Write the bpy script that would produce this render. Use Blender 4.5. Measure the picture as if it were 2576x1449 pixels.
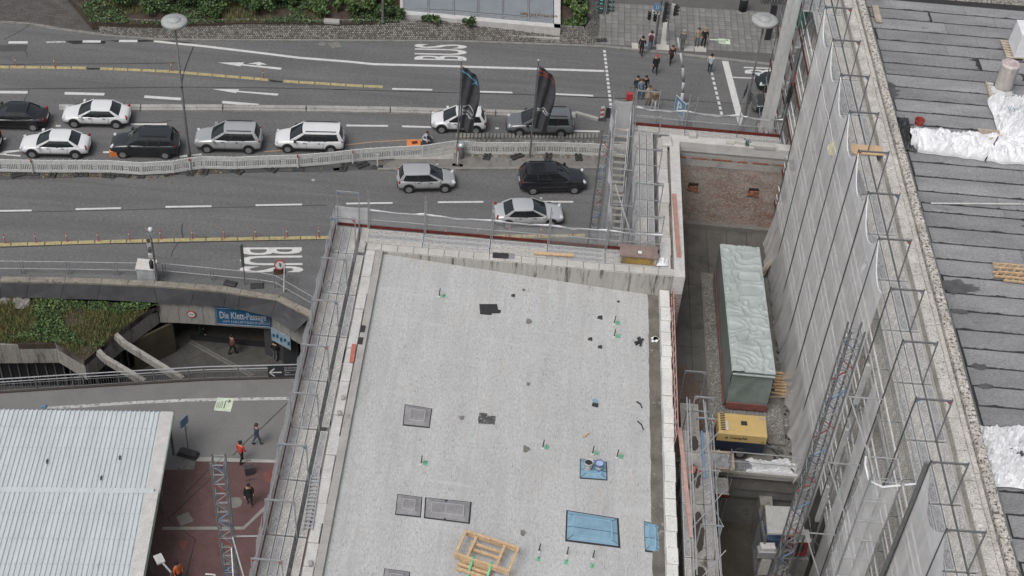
import bpy, bmesh, math, random
from mathutils import Vector, Matrix
R = random.Random(11)
for o in list(bpy.data.objects): bpy.data.objects.remove(o)
S = bpy.context.scene
COL = S.collection
PI = math.pi
# ------------------------------------------------------------------ camera
HC, TH, FPX = 62.0, math.radians(42.8), 3650.0
_c, _s = math.cos(TH), math.sin(TH)
_f = Vector((0, _c, -_s)); _r0 = Vector((1, 0, 0)); _u0 = Vector((0, _s, _c))
_r = _r0*.99634 + _u0*.0855
_u = _u0*.99634 - _r0*.0855
cd = bpy.data.cameras.new('camera'); cam = bpy.data.objects.new('camera', cd); COL.objects.link(cam)
cd.sensor_width = 36.0; cd.lens = 36.0*FPX/2576.0; cd.clip_start = .5; cd.clip_end = 2000
cam.matrix_world = Matrix(((_r.x, _u.x, -_f.x, 0), (_r.y, _u.y, -_f.y, 0), (_r.z, _u.z, -_f.z, HC), (0, 0, 0, 1)))
S.camera = cam
# ------------------------------------------------------------------ light: bright overcast
SUN_EL, SUN_AZ = math.radians(58), math.radians(215)
w = bpy.data.worlds.new('World'); S.world = w; w.use_nodes = True
nt = w.node_tree; bg = nt.nodes['Background']
sky = nt.nodes.new('ShaderNodeTexSky'); sky.sky_type = 'NISHITA'; sky.sun_disc = False
sky.sun_elevation = SUN_EL; sky.sun_rotation = SUN_AZ; sky.air_density = 1.0; sky.dust_density = 6.0; sky.ozone_density = 1.0
hs = nt.nodes.new('ShaderNodeHueSaturation'); hs.inputs['Saturation'].default_value = .42
nt.links.new(sky.outputs[0], hs.inputs['Color']); nt.links.new(hs.outputs[0], bg.inputs['Color'])
bg.inputs['Strength'].default_value = .15
sd = bpy.data.lights.new('sun', 'SUN'); sd.energy = 1.3; sd.angle = math.radians(25); sd.color = (1, .985, .965)
sun = bpy.data.objects.new('sun', sd); COL.objects.link(sun)
_d = Vector((math.sin(SUN_AZ)*math.cos(SUN_EL), math.cos(SUN_AZ)*math.cos(SUN_EL), math.sin(SUN_EL)))
sun.rotation_euler = _d.to_track_quat('Z', 'Y').to_euler()
S.view_settings.view_transform = 'Standard'; S.view_settings.look = 'None'
S.view_settings.exposure = -0.2; S.view_settings.gamma = 1
S.render.engine = 'CYCLES'
S.cycles.transparent_max_bounces = 24; S.cycles.max_bounces = 6

# ------------------------------------------------------------------ helpers
def g(px, py, z=0.0):
    """point at height z on the ray through a survey point of the site plan photo (2576 wide)"""
    d = _f + _r*((px-1288)/FPX) - _u*((py-724.5)/FPX)
    t = (z-HC)/d.z
    return Vector((d.x*t, d.y*t, z))
def zf(x0, y0, w, W):
    k = w/W
    return lambda x, y, z=0.0: g((x0+x*k)*.670833, (y0+y*k)*.670833, z)
ZA=zf(0,1420,1300,2546); ZB=zf(1200,660,1300,2546); ZC=zf(2200,400,1100,2571); ZD=zf(2400,900,1000,2498)
ZE=zf(2450,1480,1200,2557); ZF=zf(2840,500,1000,1610); ZG=zf(3000,1300,840,1415); Z1=zf(0,0,1300,2546)
Z2=zf(1250,0,1300,2546); Z3=zf(2200,0,1000,2542); Z4=zf(2850,0,990,2562); Z5=zf(0,560,1300,2546)
ZH=zf(1200,1420,1300,2546); ZU=zf(0,1040,1160,2576); ZI=zf(1650,1850,750,2576)
WO = {}
def V(*a): return Vector(a)
def vert_z(p, pxf, x, y):   # height of a zoom point standing above ground point p (same plan distance)
    a = pxf(x, y, 0)
    k = Vector((p[0], p[1])).length/Vector((a.x, a.y)).length
    return HC-HC*k
class MB:
    def __init__(s): s.v = []; s.f = []; s.m = []; s.cur = 0
    def add(s, vs, fs):
        b = len(s.v); s.v += [Vector(p) for p in vs]
        for f in fs: s.f.append([b+i for i in f]); s.m.append(s.cur)
        return s
    def box(s, x0, y0, z0, x1, y1, z1):
        return s.add([(x0,y0,z0),(x1,y0,z0),(x1,y1,z0),(x0,y1,z0),(x0,y0,z1),(x1,y0,z1),(x1,y1,z1),(x0,y1,z1)],
            [(0,3,2,1),(4,5,6,7),(0,1,5,4),(1,2,6,5),(2,3,7,6),(3,0,4,7)])
    def obox(s, c, sx, sy, sz, rz=0, M=None):
        c = Vector(c); M = M or Matrix.Rotation(rz, 3, 'Z')
        p = [c+M@Vector((a*sx/2, b*sy/2, d*sz/2)) for d in (-1,1) for a, b in ((-1,-1),(1,-1),(1,1),(-1,1))]
        return s.add(p, [(0,3,2,1),(4,5,6,7),(0,1,5,4),(1,2,6,5),(2,3,7,6),(3,0,4,7)])
    def cbox(s, c, sx, sy, sz, rz=0, b=.02):   # box with chamfered top
        c = Vector(c); M = Matrix.Rotation(rz, 3, 'Z'); P = []
        for (k, zz) in ((0, 0), (0, sz-b), (b, sz)):
            for a, d in ((-1,-1),(1,-1),(1,1),(-1,1)): P.append(c+M@Vector((a*(sx/2-k), d*(sy/2-k), zz)))
        F = [(8,9,10,11)]
        for l in (0, 4):
            for i in range(4): F.append((l+i, l+(i+1)%4, l+4+(i+1)%4, l+4+i))
        return s.add(P, F)
    def beam(s, a, b, w, h, up=(0,0,1)):
        a = Vector(a); b = Vector(b); d = b-a
        if d.length < 1e-6: return s
        d.normalize(); u = Vector(up); sd = d.cross(u)
        if sd.length < 1e-4: sd = d.cross(Vector((1,0,0)))
        sd.normalize(); u = sd.cross(d)
        P = [e+sd*(i*w/2)+u*(j*h/2) for e in (a, b) for i, j in ((-1,-1),(1,-1),(1,1),(-1,1))]
        return s.add(P, [(0,1,2,3),(7,6,5,4),(0,4,5,1),(1,5,6,2),(2,6,7,3),(3,7,4,0)])
    def tube(s, a, b, r, n=6, r2=None, cap=True):
        a = Vector(a); b = Vector(b); d = b-a
        if d.length < 1e-6: return s
        d.normalize(); q = Vector((0,0,1)) if abs(d.z) < .9 else Vector((1,0,0))
        x = d.cross(q).normalized(); y = d.cross(x); r2 = r if r2 is None else r2
        P = [a+(x*math.cos(2*PI*i/n)+y*math.sin(2*PI*i/n))*r for i in range(n)]
        P += [b+(x*math.cos(2*PI*i/n)+y*math.sin(2*PI*i/n))*r2 for i in range(n)]
        F = [(i, (i+1)%n, n+(i+1)%n, n+i) for i in range(n)]
        if cap: F += [tuple(range(n-1,-1,-1)), tuple(range(n, 2*n))]
        return s.add(P, F)
    def path(s, pts, r, n=6):
        for a, b in zip(pts, pts[1:]): s.tube(a, b, r, n)
        return s
    def prism(s, pts, z0, z1, cap=True):
        n = len(pts)
        def zz(z, i): return z[i] if isinstance(z, (list, tuple)) else z
        ar = sum(pts[i][0]*pts[(i+1)%n][1]-pts[(i+1)%n][0]*pts[i][1] for i in range(n))
        if ar < 0: pts = list(pts)[::-1]
        P = [(p[0], p[1], zz(z0, i)) for i, p in enumerate(pts)]+[(p[0], p[1], zz(z1, i)) for i, p in enumerate(pts)]
        F = [(i, (i+1)%n, n+(i+1)%n, n+i) for i in range(n)]+[tuple(range(n, 2*n))]
        if cap: F.append(tuple(range(n-1, -1, -1)))
        return s.add(P, F)
    def lathe(s, c, prof, n=12, cap=True):
        c = Vector(c); P = []; F = []
        for r, z in prof:
            for i in range(n): P.append(c+Vector((r*math.cos(2*PI*i/n), r*math.sin(2*PI*i/n), z)))
        for k in range(len(prof)-1):
            for i in range(n): F.append((k*n+i, k*n+(i+1)%n, (k+1)*n+(i+1)%n, (k+1)*n+i))
        if cap: F.append(tuple(range((len(prof)-1)*n, len(prof)*n))); F.append(tuple(range(n-1,-1,-1)))
        return s.add(P, F)
    def poly(s, pts): return s.add(pts, [tuple(range(len(pts)))])
    def grid(s, fn, nu, nv):
        b = len(s.v)
        P = [fn(i/nu, j/nv) for j in range(nv+1) for i in range(nu+1)]
        F = [(j*(nu+1)+i, j*(nu+1)+i+1, (j+1)*(nu+1)+i+1, (j+1)*(nu+1)+i) for j in range(nv) for i in range(nu)]
        return s.add(P, F)
    def build(s, name, mat, parent=None, smooth=False, kind=None, label=None, cat=None, group=None, loc=None):
        me = bpy.data.meshes.new(name)
        if parent is not None: off = WO.get(parent.name, Vector())
        elif loc is not None: off = Vector(loc)
        else:
            xs = [p.x for p in s.v]; ys = [p.y for p in s.v]
            off = Vector(((min(xs)+max(xs))/2, (min(ys)+max(ys))/2, min(p.z for p in s.v)))
        me.from_pydata([p-off for p in s.v], [], s.f)
        for m in (mat if isinstance(mat, (list, tuple)) else [mat]): me.materials.append(m)
        if any(s.m): me.polygons.foreach_set('material_index', s.m)
        if smooth: me.polygons.foreach_set('use_smooth', [True]*len(s.f))
        me.update()
        o = bpy.data.objects.new(name, me); COL.objects.link(o)
        if parent is not None: o.parent = parent
        else: o.location = off
        WO[o.name] = off
        tag(o, label, cat, group, kind)
        return o
def tag(o, label=None, cat=None, group=None, kind=None):
    if label: o['label'] = label
    if cat: o['category'] = cat
    if group: o['group'] = group
    if kind: o['kind'] = kind
    return o
def thing(name, label, cat, loc=(0,0,0), group=None, rz=0):
    o = bpy.data.objects.new(name, None); COL.objects.link(o); o.empty_display_size = .2
    o.location = loc; o.rotation_euler = (0, 0, rz); WO[o.name] = Vector(loc)
    return tag(o, label, cat, group)
def copy_tree(o, loc=None, rz=None, parent=None, label=None):
    c = o.copy(); COL.objects.link(c)
    if parent is not None: c.parent = parent
    if loc is not None: c.location = loc
    if rz is not None: c.rotation_euler = (0, 0, rz)
    if label: c['label'] = label
    for ch in list(o.children): copy_tree(ch, parent=c)
    return c
def share(name, me_obj, loc, rz=0, parent=None, scale=None):
    o = bpy.data.objects.new(name, me_obj.data); COL.objects.link(o)
    if parent is not None: o.parent = parent; loc = Vector(loc)-WO.get(parent.name, Vector())
    o.location = loc; o.rotation_euler = (0, 0, rz)
    if scale: o.scale = scale
    return o
def text_mesh(mb, txt, M, size=1.0, bold=0.0, align='LEFT', ext=0.0):
    c = bpy.data.curves.new('t', 'FONT'); c.body = txt; c.size = size; c.offset = bold; c.align_x = align; c.extrude = ext; c.resolution_u = 3
    o = bpy.data.objects.new('t', c); COL.objects.link(o)
    dg = bpy.context.evaluated_depsgraph_get(); me = bpy.data.meshes.new_from_object(o.evaluated_get(dg))
    mb.add([M@v.co for v in me.vertices], [tuple(p.vertices) for p in me.polygons])
    bpy.data.objects.remove(o); bpy.data.curves.remove(c); bpy.data.meshes.remove(me)
# ------------------------------------------------------------------ materials
MC = {}
def srgb(c):
    if isinstance(c, str): c = [int(c[i:i+2], 16)/255 for i in (0, 2, 4)]
    return tuple(x/12.92 if x <= .04045 else ((x+.055)/1.055)**2.4 for x in c)
def mat(name, col, rough=.8, var=.18, scale=2.0, fine=.12, fscale=40, bump=0, bscale=60, metal=0, sx=(1,1,1), spots=None, spec=.4, coat=0):
    """base colour varied by a broad and a fine noise; optional dirt spots (colour, scale, threshold, softness)"""
    if name in MC: return MC[name]
    m = bpy.data.materials.new(name); m.use_nodes = True; MC[name] = m
    n = m.node_tree.nodes; L = m.node_tree.links; b = n['Principled BSDF']
    b.inputs['Roughness'].default_value = rough; b.inputs['Metallic'].default_value = metal
    b.inputs['Specular IOR Level'].default_value = spec
    if coat: b.inputs['Coat Weight'].default_value = coat; b.inputs['Coat Roughness'].default_value = .05
    tc = n.new('ShaderNodeTexCoord'); mp = n.new('ShaderNodeMapping'); mp.inputs['Scale'].default_value = sx
    L.new(tc.outputs['Object'], mp.inputs['Vector'])
    def noise(sc, det=4, ro=.6):
        t = n.new('ShaderNodeTexNoise'); t.inputs['Scale'].default_value = sc; t.inputs['Detail'].default_value = det; t.inputs['Roughness'].default_value = ro
        L.new(mp.outputs[0], t.inputs['Vector']); return t.outputs['Fac']
    def mixc(fac, a, bb):
        x = n.new('ShaderNodeMix'); x.data_type = 'RGBA'
        for k, val in (('Factor', fac), ('A', a), ('B', bb)):
            s = [i for i in x.inputs if i.name == k and (i.type == ('VALUE' if k == 'Factor' else 'RGBA'))][0]
            if hasattr(val, 'links'): L.new(val, s)
            else: s.default_value = val if k == 'Factor' else (*val, 1)
        return [o for o in x.outputs if o.type == 'RGBA'][0]
    def ramp(src, a, c):
        r = n.new('ShaderNodeMapRange'); r.inputs['From Min'].default_value = a; r.inputs['From Max'].default_value = c; r.clamp = True
        L.new(src, r.inputs['Value']); return r.outputs[0]
    lo = tuple(x*(1-var) for x in col); hi = tuple(min(1, x*(1+var)) for x in col)
    c = mixc(ramp(noise(scale), .3, .7), lo, hi)
    if fine:
        c2 = mixc(ramp(noise(fscale, 2), .3, .7), (1-fine,)*3, (1+fine,)*3)
        mm = n.new('ShaderNodeMix'); mm.data_type = 'RGBA'; mm.blend_type = 'MULTIPLY'
        fi = [i for i in mm.inputs if i.name == 'Factor' and i.type == 'VALUE'][0]; fi.default_value = 1
        ia = [i for i in mm.inputs if i.type == 'RGBA']; L.new(c, ia[0]); L.new(c2, ia[1]); c = [o for o in mm.outputs if o.type == 'RGBA'][0]
    for sp in (spots or []):
        src = noise(sp[1], 5, .7)
        if len(sp) > 4:      # own stretch and turn for streaks
            m2 = n.new('ShaderNodeMapping'); m2.inputs['Scale'].default_value = sp[4]; m2.inputs['Rotation'].default_value = (0, 0, sp[5] if len(sp) > 5 else 0)
            L.new(tc.outputs['Object'], m2.inputs['Vector']); L.new(m2.outputs[0], src.node.inputs['Vector'])
        c = mixc(ramp(src, sp[2], sp[2]+sp[3]), c, sp[0])
    L.new(c, b.inputs['Base Color'])
    if bump:
        bp = n.new('ShaderNodeBump'); bp.inputs['Strength'].default_value = bump; bp.inputs['Distance'].default_value = .02
        L.new(noise(bscale, 3), bp.inputs['Height']); L.new(bp.outputs[0], b.inputs['Normal'])
    return m
def nmat(name, col, alpha, vs=1.6):
    """woven sheeting: part of the light passes straight through the holes"""
    if name in MC: return MC[name]
    m = bpy.data.materials.new(name); m.use_nodes = True; MC[name] = m
    n = m.node_tree.nodes; L = m.node_tree.links; n.remove(n['Principled BSDF'])
    out = n['Material Output']; tr = n.new('ShaderNodeBsdfTransparent'); df = n.new('ShaderNodeBsdfDiffuse'); tl = n.new('ShaderNodeBsdfTranslucent')
    df.inputs['Color'].default_value = (*col, 1); tl.inputs['Color'].default_value = (*col, 1)
    a = n.new('ShaderNodeMixShader'); a.inputs[0].default_value = .22; L.new(df.outputs[0], a.inputs[1]); L.new(tl.outputs[0], a.inputs[2])
    tc = n.new('ShaderNodeTexCoord'); t = n.new('ShaderNodeTexNoise'); t.inputs['Scale'].default_value = vs; t.inputs['Detail'].default_value = 3
    mp = n.new('ShaderNodeMapping'); mp.inputs['Scale'].default_value = (1, 1, .35); L.new(tc.outputs['Object'], mp.inputs[0]); L.new(mp.outputs[0], t.inputs['Vector'])
    r = n.new('ShaderNodeMapRange'); r.inputs['From Min'].default_value = .3; r.inputs['From Max'].default_value = .7
    r.inputs['To Min'].default_value = alpha-.07; r.inputs['To Max'].default_value = alpha+.07; L.new(t.outputs['Fac'], r.inputs[0])
    x = n.new('ShaderNodeMixShader'); L.new(r.outputs[0], x.inputs[0]); L.new(tr.outputs[0], x.inputs[1]); L.new(a.outputs[0], x.inputs[2]); L.new(x.outputs[0], out.inputs[0])
    return m
def dotmat(name, col, dark, scale, sx=(1,1,1), thr=.32):
    """perforated / studded sheet steel: regular voronoi dots of dirt in the holes"""
    if name in MC: return MC[name]
    m = mat(name, col, .6, .25, 1.2, .2, 30)
    n = m.node_tree.nodes; L = m.node_tree.links; b = n['Principled BSDF']
    src = b.inputs['Base Color'].links[0].from_socket
    tc = n.new('ShaderNodeTexCoord'); mp = n.new('ShaderNodeMapping'); mp.inputs['Scale'].default_value = sx; L.new(tc.outputs['Object'], mp.inputs[0])
    v = n.new('ShaderNodeTexVoronoi'); v.inputs['Scale'].default_value = scale; v.inputs['Randomness'].default_value = .55; L.new(mp.outputs[0], v.inputs['Vector'])
    r = n.new('ShaderNodeMapRange'); r.inputs['From Min'].default_value = thr; r.inputs['From Max'].default_value = thr+.16; L.new(v.outputs['Distance'], r.inputs[0])
    x = n.new('ShaderNodeMix'); x.data_type = 'RGBA'; L.new(r.outputs[0], x.inputs[0])
    ia = [i for i in x.inputs if i.type == 'RGBA']; ia[0].default_value = (*dark, 1); L.new(src, ia[1])
    L.new([o for o in x.outputs if o.type == 'RGBA'][0], b.inputs['Base Color'])
    return m
asphalt = mat('asphalt', (.122,.122,.123), .9, .16, .5, .38, 26, .3, 60, sx=(.18,1.2,1), spots=[((.09,.089,.088), 1.1, .62, .1), ((.17,.168,.165), 2.6, .66, .1), ((.098,.098,.1), 1, .5, .25, (.05,1.1,1), -.14), ((.152,.151,.15), 1, .56, .2, (.06,1.7,1), -.13), ((.075,.075,.077), 1.7, .72, .05)])
asphalt_path = mat('asphalt_path', (.165,.163,.16), .9, .1, .6, .3, 22, .3, 60, spots=[((.13,.128,.125), .8, .62, .12)])
tar = mat('tar', (.022,.022,.023), .7, .3, 3)
paint = mat('road_paint', (.52,.52,.51), .7, .12, 3, .18, 30, spots=[((.24,.24,.24), 9, .64, .08)])
paint_worn = mat('road_paint_worn', (.42,.42,.41), .8, .2, 3, .2, 30, spots=[((.12,.12,.12), 5, .52, .1)])
paint_orange = mat('orange_tape', (.36,.24,.14), .8)
yellow = mat('yellow_rubber', (.35,.3,.16), .7, .25, 5, .2, 30, spots=[((.12,.1,.06), 7, .6, .06)])
kerbm = mat('kerb_granite', (.2,.2,.19), .85, .2, 2, .25, 40, spots=[((.1,.1,.1), 4, .64, .08)])
concrete = mat('concrete', (.32,.31,.295), .85, .15, 1.2, .22, 30, .25, 40, spots=[((.15,.145,.13), 1.6, .6, .12)])
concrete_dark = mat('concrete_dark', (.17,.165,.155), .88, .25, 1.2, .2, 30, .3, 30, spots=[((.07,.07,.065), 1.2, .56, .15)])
concrete_light = mat('concrete_light', (.42,.41,.39), .85, .12, 1.5, .25, 25, .3, 30, spots=[((.2,.19,.17), 6, .66, .06)])
slabm = mat('roof_concrete', (.405,.409,.408), .88, .08, .45, .2, 13, .25, 22, sx=(2.2,.55,1), spots=[((.21,.21,.205), 9, .61, .04), ((.38,.36,.33), .55, .58, .2), ((.44,.445,.445), .9, .62, .1), ((.29,.29,.285), .7, .62, .14), ((.345,.35,.35), 1, .53, .2, (3.2,.16,1)), ((.45,.455,.455), 1, .57, .16, (.22,2.4,1)), ((.33,.315,.285), 1.3, .66, .12), ((.26,.26,.255), 2.4, .7, .06)])
plaster_white = mat('white_plaster', (.47,.465,.455), .85, .12, 2, .2, 25, .25, 30, spots=[((.25,.24,.22), 4, .64, .08)])
steel = mat('galvanised_steel', (.38,.39,.4), .45, .2, 8, .2, 60, metal=.55)
steel_dark = mat('weathered_steel', (.2,.205,.21), .5, .2, 8, .2, 60, metal=.5)
alu = mat('aluminium', (.5,.51,.52), .4, .15, 6, .15, 50, metal=.6)
black_plastic = mat('black_plastic', (.035,.035,.037), .6, .3, 6)
black_metal = mat('black_metal', (.03,.032,.035), .5, .2, 6)
white_plastic = mat('white_plastic', (.52,.53,.52), .55, .12, 3, .15, 30, spots=[((.25,.25,.24), 5, .64, .1)])
redm = mat('red_paint', (.33,.075,.06), .55, .2, 4)
bluem = mat('blue_paint', (.11,.2,.32), .55, .2, 4)
glass_dark = mat('dark_glass', (.02,.022,.025), .08, .1, 2, 0, spec=.6)
wood = mat('timber', (.5,.36,.22), .75, .2, 2, .25, 14, .2, 40, sx=(4,4,.6))
wood_grey = mat('old_timber', (.38,.32,.26), .8, .25, 2, .25, 20, .2, 40)
darkred = mat('toe_board_red', (.11,.018,.015), .7, .3, 4)
leaf_a = mat("leaf_green", (.1,.15,.045), .6, .35, 3, .3, 9)
leaf_b = mat("leaf_dark", (.045,.085,.035), .6, .35, 3, .3, 9)
leaf_c = mat('grass_dry', (.2,.18,.08), .8, .35, 3, .3, 9)
soil = mat('soil', (.055,.042,.032), .95, .3, 2, .3, 20, .5, 20)
white_sheet = mat('white_sheeting', (.68,.69,.71), .45, .08, 3, .08, 20)
black_sheet = mat('black_sheeting', (.05,.052,.058), .4, .3, 4)
# ================================================================== ground with the sunken passage cut out
CT = [(0,38),(240,41),(535,45),(840,55),(1280,75),(1620,100),(1885,125),(2000,145),(2300,200),(2570,345)]
CBt = [(0,170),(215,170),(505,180),(808,185),(1310,212),(1590,225),(1865,247),(1980,265),(2255,330),(2450,460)]
clad_top = [ZU(x, y, .42) for x, y in CT]; clad_bot = [ZU(x, y, -.5) for x, y in CBt]
SE = [(0,960),(700,915),(1700,855),(2480,835)]
south = [ZU(x, y, 0) for x, y in SE]
dsw = (south[0]-south[1]).normalized()*22
hole = [V(-60, 62.2, 0)]+[V(p.x, p.y, 0) for p in clad_top]+[V(-9.2, 60.2, 0), V(-9.2, 58.2, 0)]+[south[3], south[2], south[1], south[0], south[0]+dsw]
bm = bmesh.new()
def loop(pts):
    vs = [bm.verts.new(p) for p in pts]
    return [bm.edges.new((a, b)) for a, b in zip(vs, vs[1:]+vs[:1])]
ed = loop([V(-400,-150,0), V(400,-150,0), V(400,600,0), V(-400,600,0)])+loop(hole)
bmesh.ops.triangle_fill(bm, use_beauty=True, edges=ed)
bmesh.ops.recalc_face_normals(bm, faces=bm.faces)
bm.faces.ensure_lookup_table()
if bm.faces[0].normal.z < 0: bmesh.ops.reverse_faces(bm, faces=bm.faces)
me = bpy.data.meshes.new('ground'); bm.to_mesh(me); bm.free(); me.materials.append(asphalt)
ground = bpy.data.objects.new('ground', me); COL.objects.link(ground); ground['kind'] = 'structure'; WO['ground'] = Vector()
def sheet(name, pts, z, m, parent=None, kind=None):
    mb = MB(); mb.poly([(p[0], p[1], z) for p in pts]); o = mb.build(name, m, parent, kind=kind, loc=(0,0,0) if parent is None else None); return o
def ccw(pts):
    a = sum(pts[i][0]*pts[(i+1)%len(pts)][1]-pts[(i+1)%len(pts)][0]*pts[i][1] for i in range(len(pts)))
    return pts if a > 0 else pts[::-1]
road = sheet('road', ccw([V(-120,50,0)+V(0,5,0), *[p+V(0,.75,0) for p in clad_top], V(-9,61,0), V(40,66,0), V(120,80,0), V(120,110,0), V(16.5,95.5,0), V(-5.8,95,0), V(-28,91.6,0), V(-40,92.5,0), V(-120,92,0)]), .004, asphalt, kind='structure')
path = sheet('footpath', ccw([*[p-V(0,.08,0) for p in south], V(-8.9,57.9,0), V(-8.9,20,0), V(-60,20,0), V(-60,46,0)]), .004, asphalt_path, kind='structure')
# red paving
rp = [ZA(1435,610), ZA(2060,618), V(-8.9,46,0), V(-8.9,20,0), V(-40,20,0), V(-40,46,0), ZA(1300,668), ZA(1425,665)]
redpave = sheet('red_paving', ccw(rp), .008, mat('red_paving', (.105,.06,.058), .85, .18, 1.2, .35, 24, .3, 40, spots=[((.06,.042,.04), .7, .6, .15)]), kind='structure')
# ------------------------------------------------------------------ road markings (each its own part)
def strip(a, b, wd, m=paint, name='lane_dash', z=.009, parent=road):
    a = Vector((a.x, a.y)); b = Vector((b.x, b.y)); d = (b-a).normalized(); n_ = Vector((-d.y, d.x))*wd/2
    return sheet(name, [a-n_, b-n_, b+n_, a+n_], z, m, parent)
def pline(pts, wd, m, name, z=.009, parent=road):
    P = [Vector((p.x, p.y)) for p in pts]; mb = MB(); L_ = []; Rr = []
    for i, p in enumerate(P):
        d = (P[min(i+1, len(P)-1)]-P[max(i-1, 0)]).normalized(); n_ = Vector((-d.y, d.x))*wd/2
        L_.append((p.x+n_.x, p.y+n_.y, z)); Rr.append((p.x-n_.x, p.y-n_.y, z))
    for i in range(len(P)-1): mb.poly([Rr[i], Rr[i+1], L_[i+1], L_[i]])
    return mb.build(name, m, parent)
for a, b in [((62,312),(203,312)), ((607,305),(740,305)), ((873,302),(1010,302))]: strip(Z1(*a), Z1(*b), .3)
strip(Z1(340,310), Z1(480,308), .2, paint_worn)
for a, b in [((-90,676),(203,679)), ((475,685),(767,693)), ((1060,710),(1330,728)), ((1632,750),(1900,772))]: strip(Z1(*a), Z1(*b), .3)
for a, b in [((432,653),(727,660)), ((1020,672),(1315,680)), ((1610,690),(1908,703))]: strip(Z2(*a), Z2(*b), .2)
for a, b in [((960,913),(1225,913)), ((410,925),(445,925)), ((757,1118),(840,1118)), ((1320,1150),(1480,1134)), ((-60,1020),(45,1020))]: strip(Z1(*a), Z1(*b), .2)
for a, b in [((95,922),(402,925)), ((505,928),(720,934)), ((1190,943),(1215,943)), ((1700,960),(1955,966))]: strip(Z2(*a), Z2(*b), .2)
for a, b in [((-130,455),(232,449)), ((555,440),(888,432)), ((1215,423),(1553,418)), ((1877,411),(2218,405))]: strip(Z5(*a), Z5(*b), .17)
for a, b in [((193,203),(533,198)), ((865,193),(1200,190)), ((1530,188),(1860,190))]: strip(ZB(*a), ZB(*b), .17)
pline([Z1(1130,303), Z1(1500,340), Z1(1900,388), Z1(2200,425), Z1(2546,452), Z2(300,472), Z2(700,482), Z2(1300,500), Z2(1990,522)], .26, paint, 'solid_line')
pline([Z1(1935,1115), Z2(90,1065), Z2(300,1042), Z2(650,1022)], .09, paint_orange, 'orange_tape_line')
strip(Z3(1395,738), Z3(1760,752), .14, paint, 'solid_line')
def dashes(a, b, n, wd, fill=.62):
    for i in range(n): strip(a.lerp(b, i/n), a.lerp(b, (i+fill)/n), wd, paint, 'crossing_dash')
dashes(Z3(168,478), Z3(256,1230), 19, .2)
dashes(Z3(1190,690), Z3(1292,1112), 9, .2)
mb = MB(); mb.poly([(p.x, p.y, .009) for p in ccw([Z3(1285,565), Z3(1345,565), Z3(1510,1190), Z3(1445,1190)])]); mb.build('stop_line', paint, road)
def poly_mark(f, pts, name):
    mb = MB(); mb.poly([(p.x, p.y, .009) for p in ccw([f(*q) for q in pts])]); return mb.build(name, paint, road)
for pts in ([(1598,460),(1795,459),(1783,472),(2070,498),(2060,513),(1770,480),(1765,488)],): poly_mark(Z1, pts, 'lane_arrow')
poly_mark(Z1, [(1880,484),(1887,472),(1818,468),(1905,455),(1965,476),(1915,474),(1915,487)], 'turn_arrow')
poly_mark(Z1, [(1557,654),(1757,656),(1748,668),(2047,688),(2037,703),(1738,676),(1733,684)], 'lane_arrow')
poly_mark(Z1, [(-20,1135),(30,1110),(150,1100),(150,1112),(50,1124),(45,1133),(150,1140),(150,1150)], 'lane_arrow')
def bus(c00, c10, c01, m=paint):
    """c00 start of B baseline, c10 letter-height direction end, c01 reading direction end"""
    mb = MB(); ex = c01-c00; ey = c10-c00
    tb = MB(); text_mesh(tb, 'BUS', Matrix.Identity(4), 1.0, .012)
    xs = [p.x for p in tb.v]; ys = [p.y for p in tb.v]; x0, x1, y0, y1 = min(xs), max(xs), min(ys), max(ys)
    mb.f = tb.f; mb.m = tb.m
    for p in tb.v:
        q = c00+ex*((p.x-x0)/(x1-x0))+ey*((p.y-y0)/(y1-y0)); mb.v.append(V(q.x, q.y, .009))
    return mb.build('bus_lettering', m, road)
bus(Z2(982,446), Z2(590,438), Z2(982,330))
bus(Z5(1760,722), Z5(2222,720), Z5(1758,908))
bus(Z3(1900,715), Z3(1505,700), Z3(1860,562))
# tar seams, repair patches
for f, pts, wd in [(Z1, [(0,655),(700,648),(1340,640),(1900,645),(2546,658)], .07), (Z2, [(0,657),(900,682),(1400,695),(2546,738)], .07),
        (Z1, [(0,475),(300,470),(780,470),(1300,462)], .07), (Z5, [(0,463),(500,455),(1300,435),(2400,410)], .05), (Z1, [(30,290),(130,240),(230,178)], .06),
        (Z1, [(1420,345),(1390,420),(1350,530),(1330,640)], .08), (Z1, [(0,1318),(600,1300),(1200,1285),(2000,1262),(2546,1262)], .06),
        (Z5, [(0,720),(700,695),(1200,688),(2390,660)], .08), (Z1, [(215,655),(180,740),(160,800)], .05), (Z1, [(960,895),(1150,905),(1260,885)], .06),
        (Z1, [(180,375),(200,390),(200,420)], .05), (Z5, [(1340,545),(1335,600),(1345,650)], .06), (Z5, [(1310,690),(1270,740),(1255,790)], .05), (Z3, [(0,930),(600,945),(1200,975),(1800,1005)], .06)]:
    pline([f(*p) for p in pts], wd, tar, 'tar_seam', .007)
for f, pts in [(Z1, [(475,300),(560,298),(780,300),(770,322),(640,318),(540,326)]), (Z1, [(780,298),(1130,292),(1420,312),(1330,322),(1150,305),(900,312)]), (Z1, [(640,498),(735,500),(735,512),(640,512)]), (Z1, [(1980,585),(2080,598),(2078,608),(1985,600)]), (Z5, [(1430,652),(1510,642),(1560,655),(1500,660)])]:
    mb = MB(); mb.poly([(p.x, p.y, .0065) for p in ccw([f(*q) for q in pts])]); mb.build('tar_patch', tar, road)
asphalt_patch = mat('asphalt_patch', (.07,.07,.072), .9, .1, 1, .2, 24)
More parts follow.
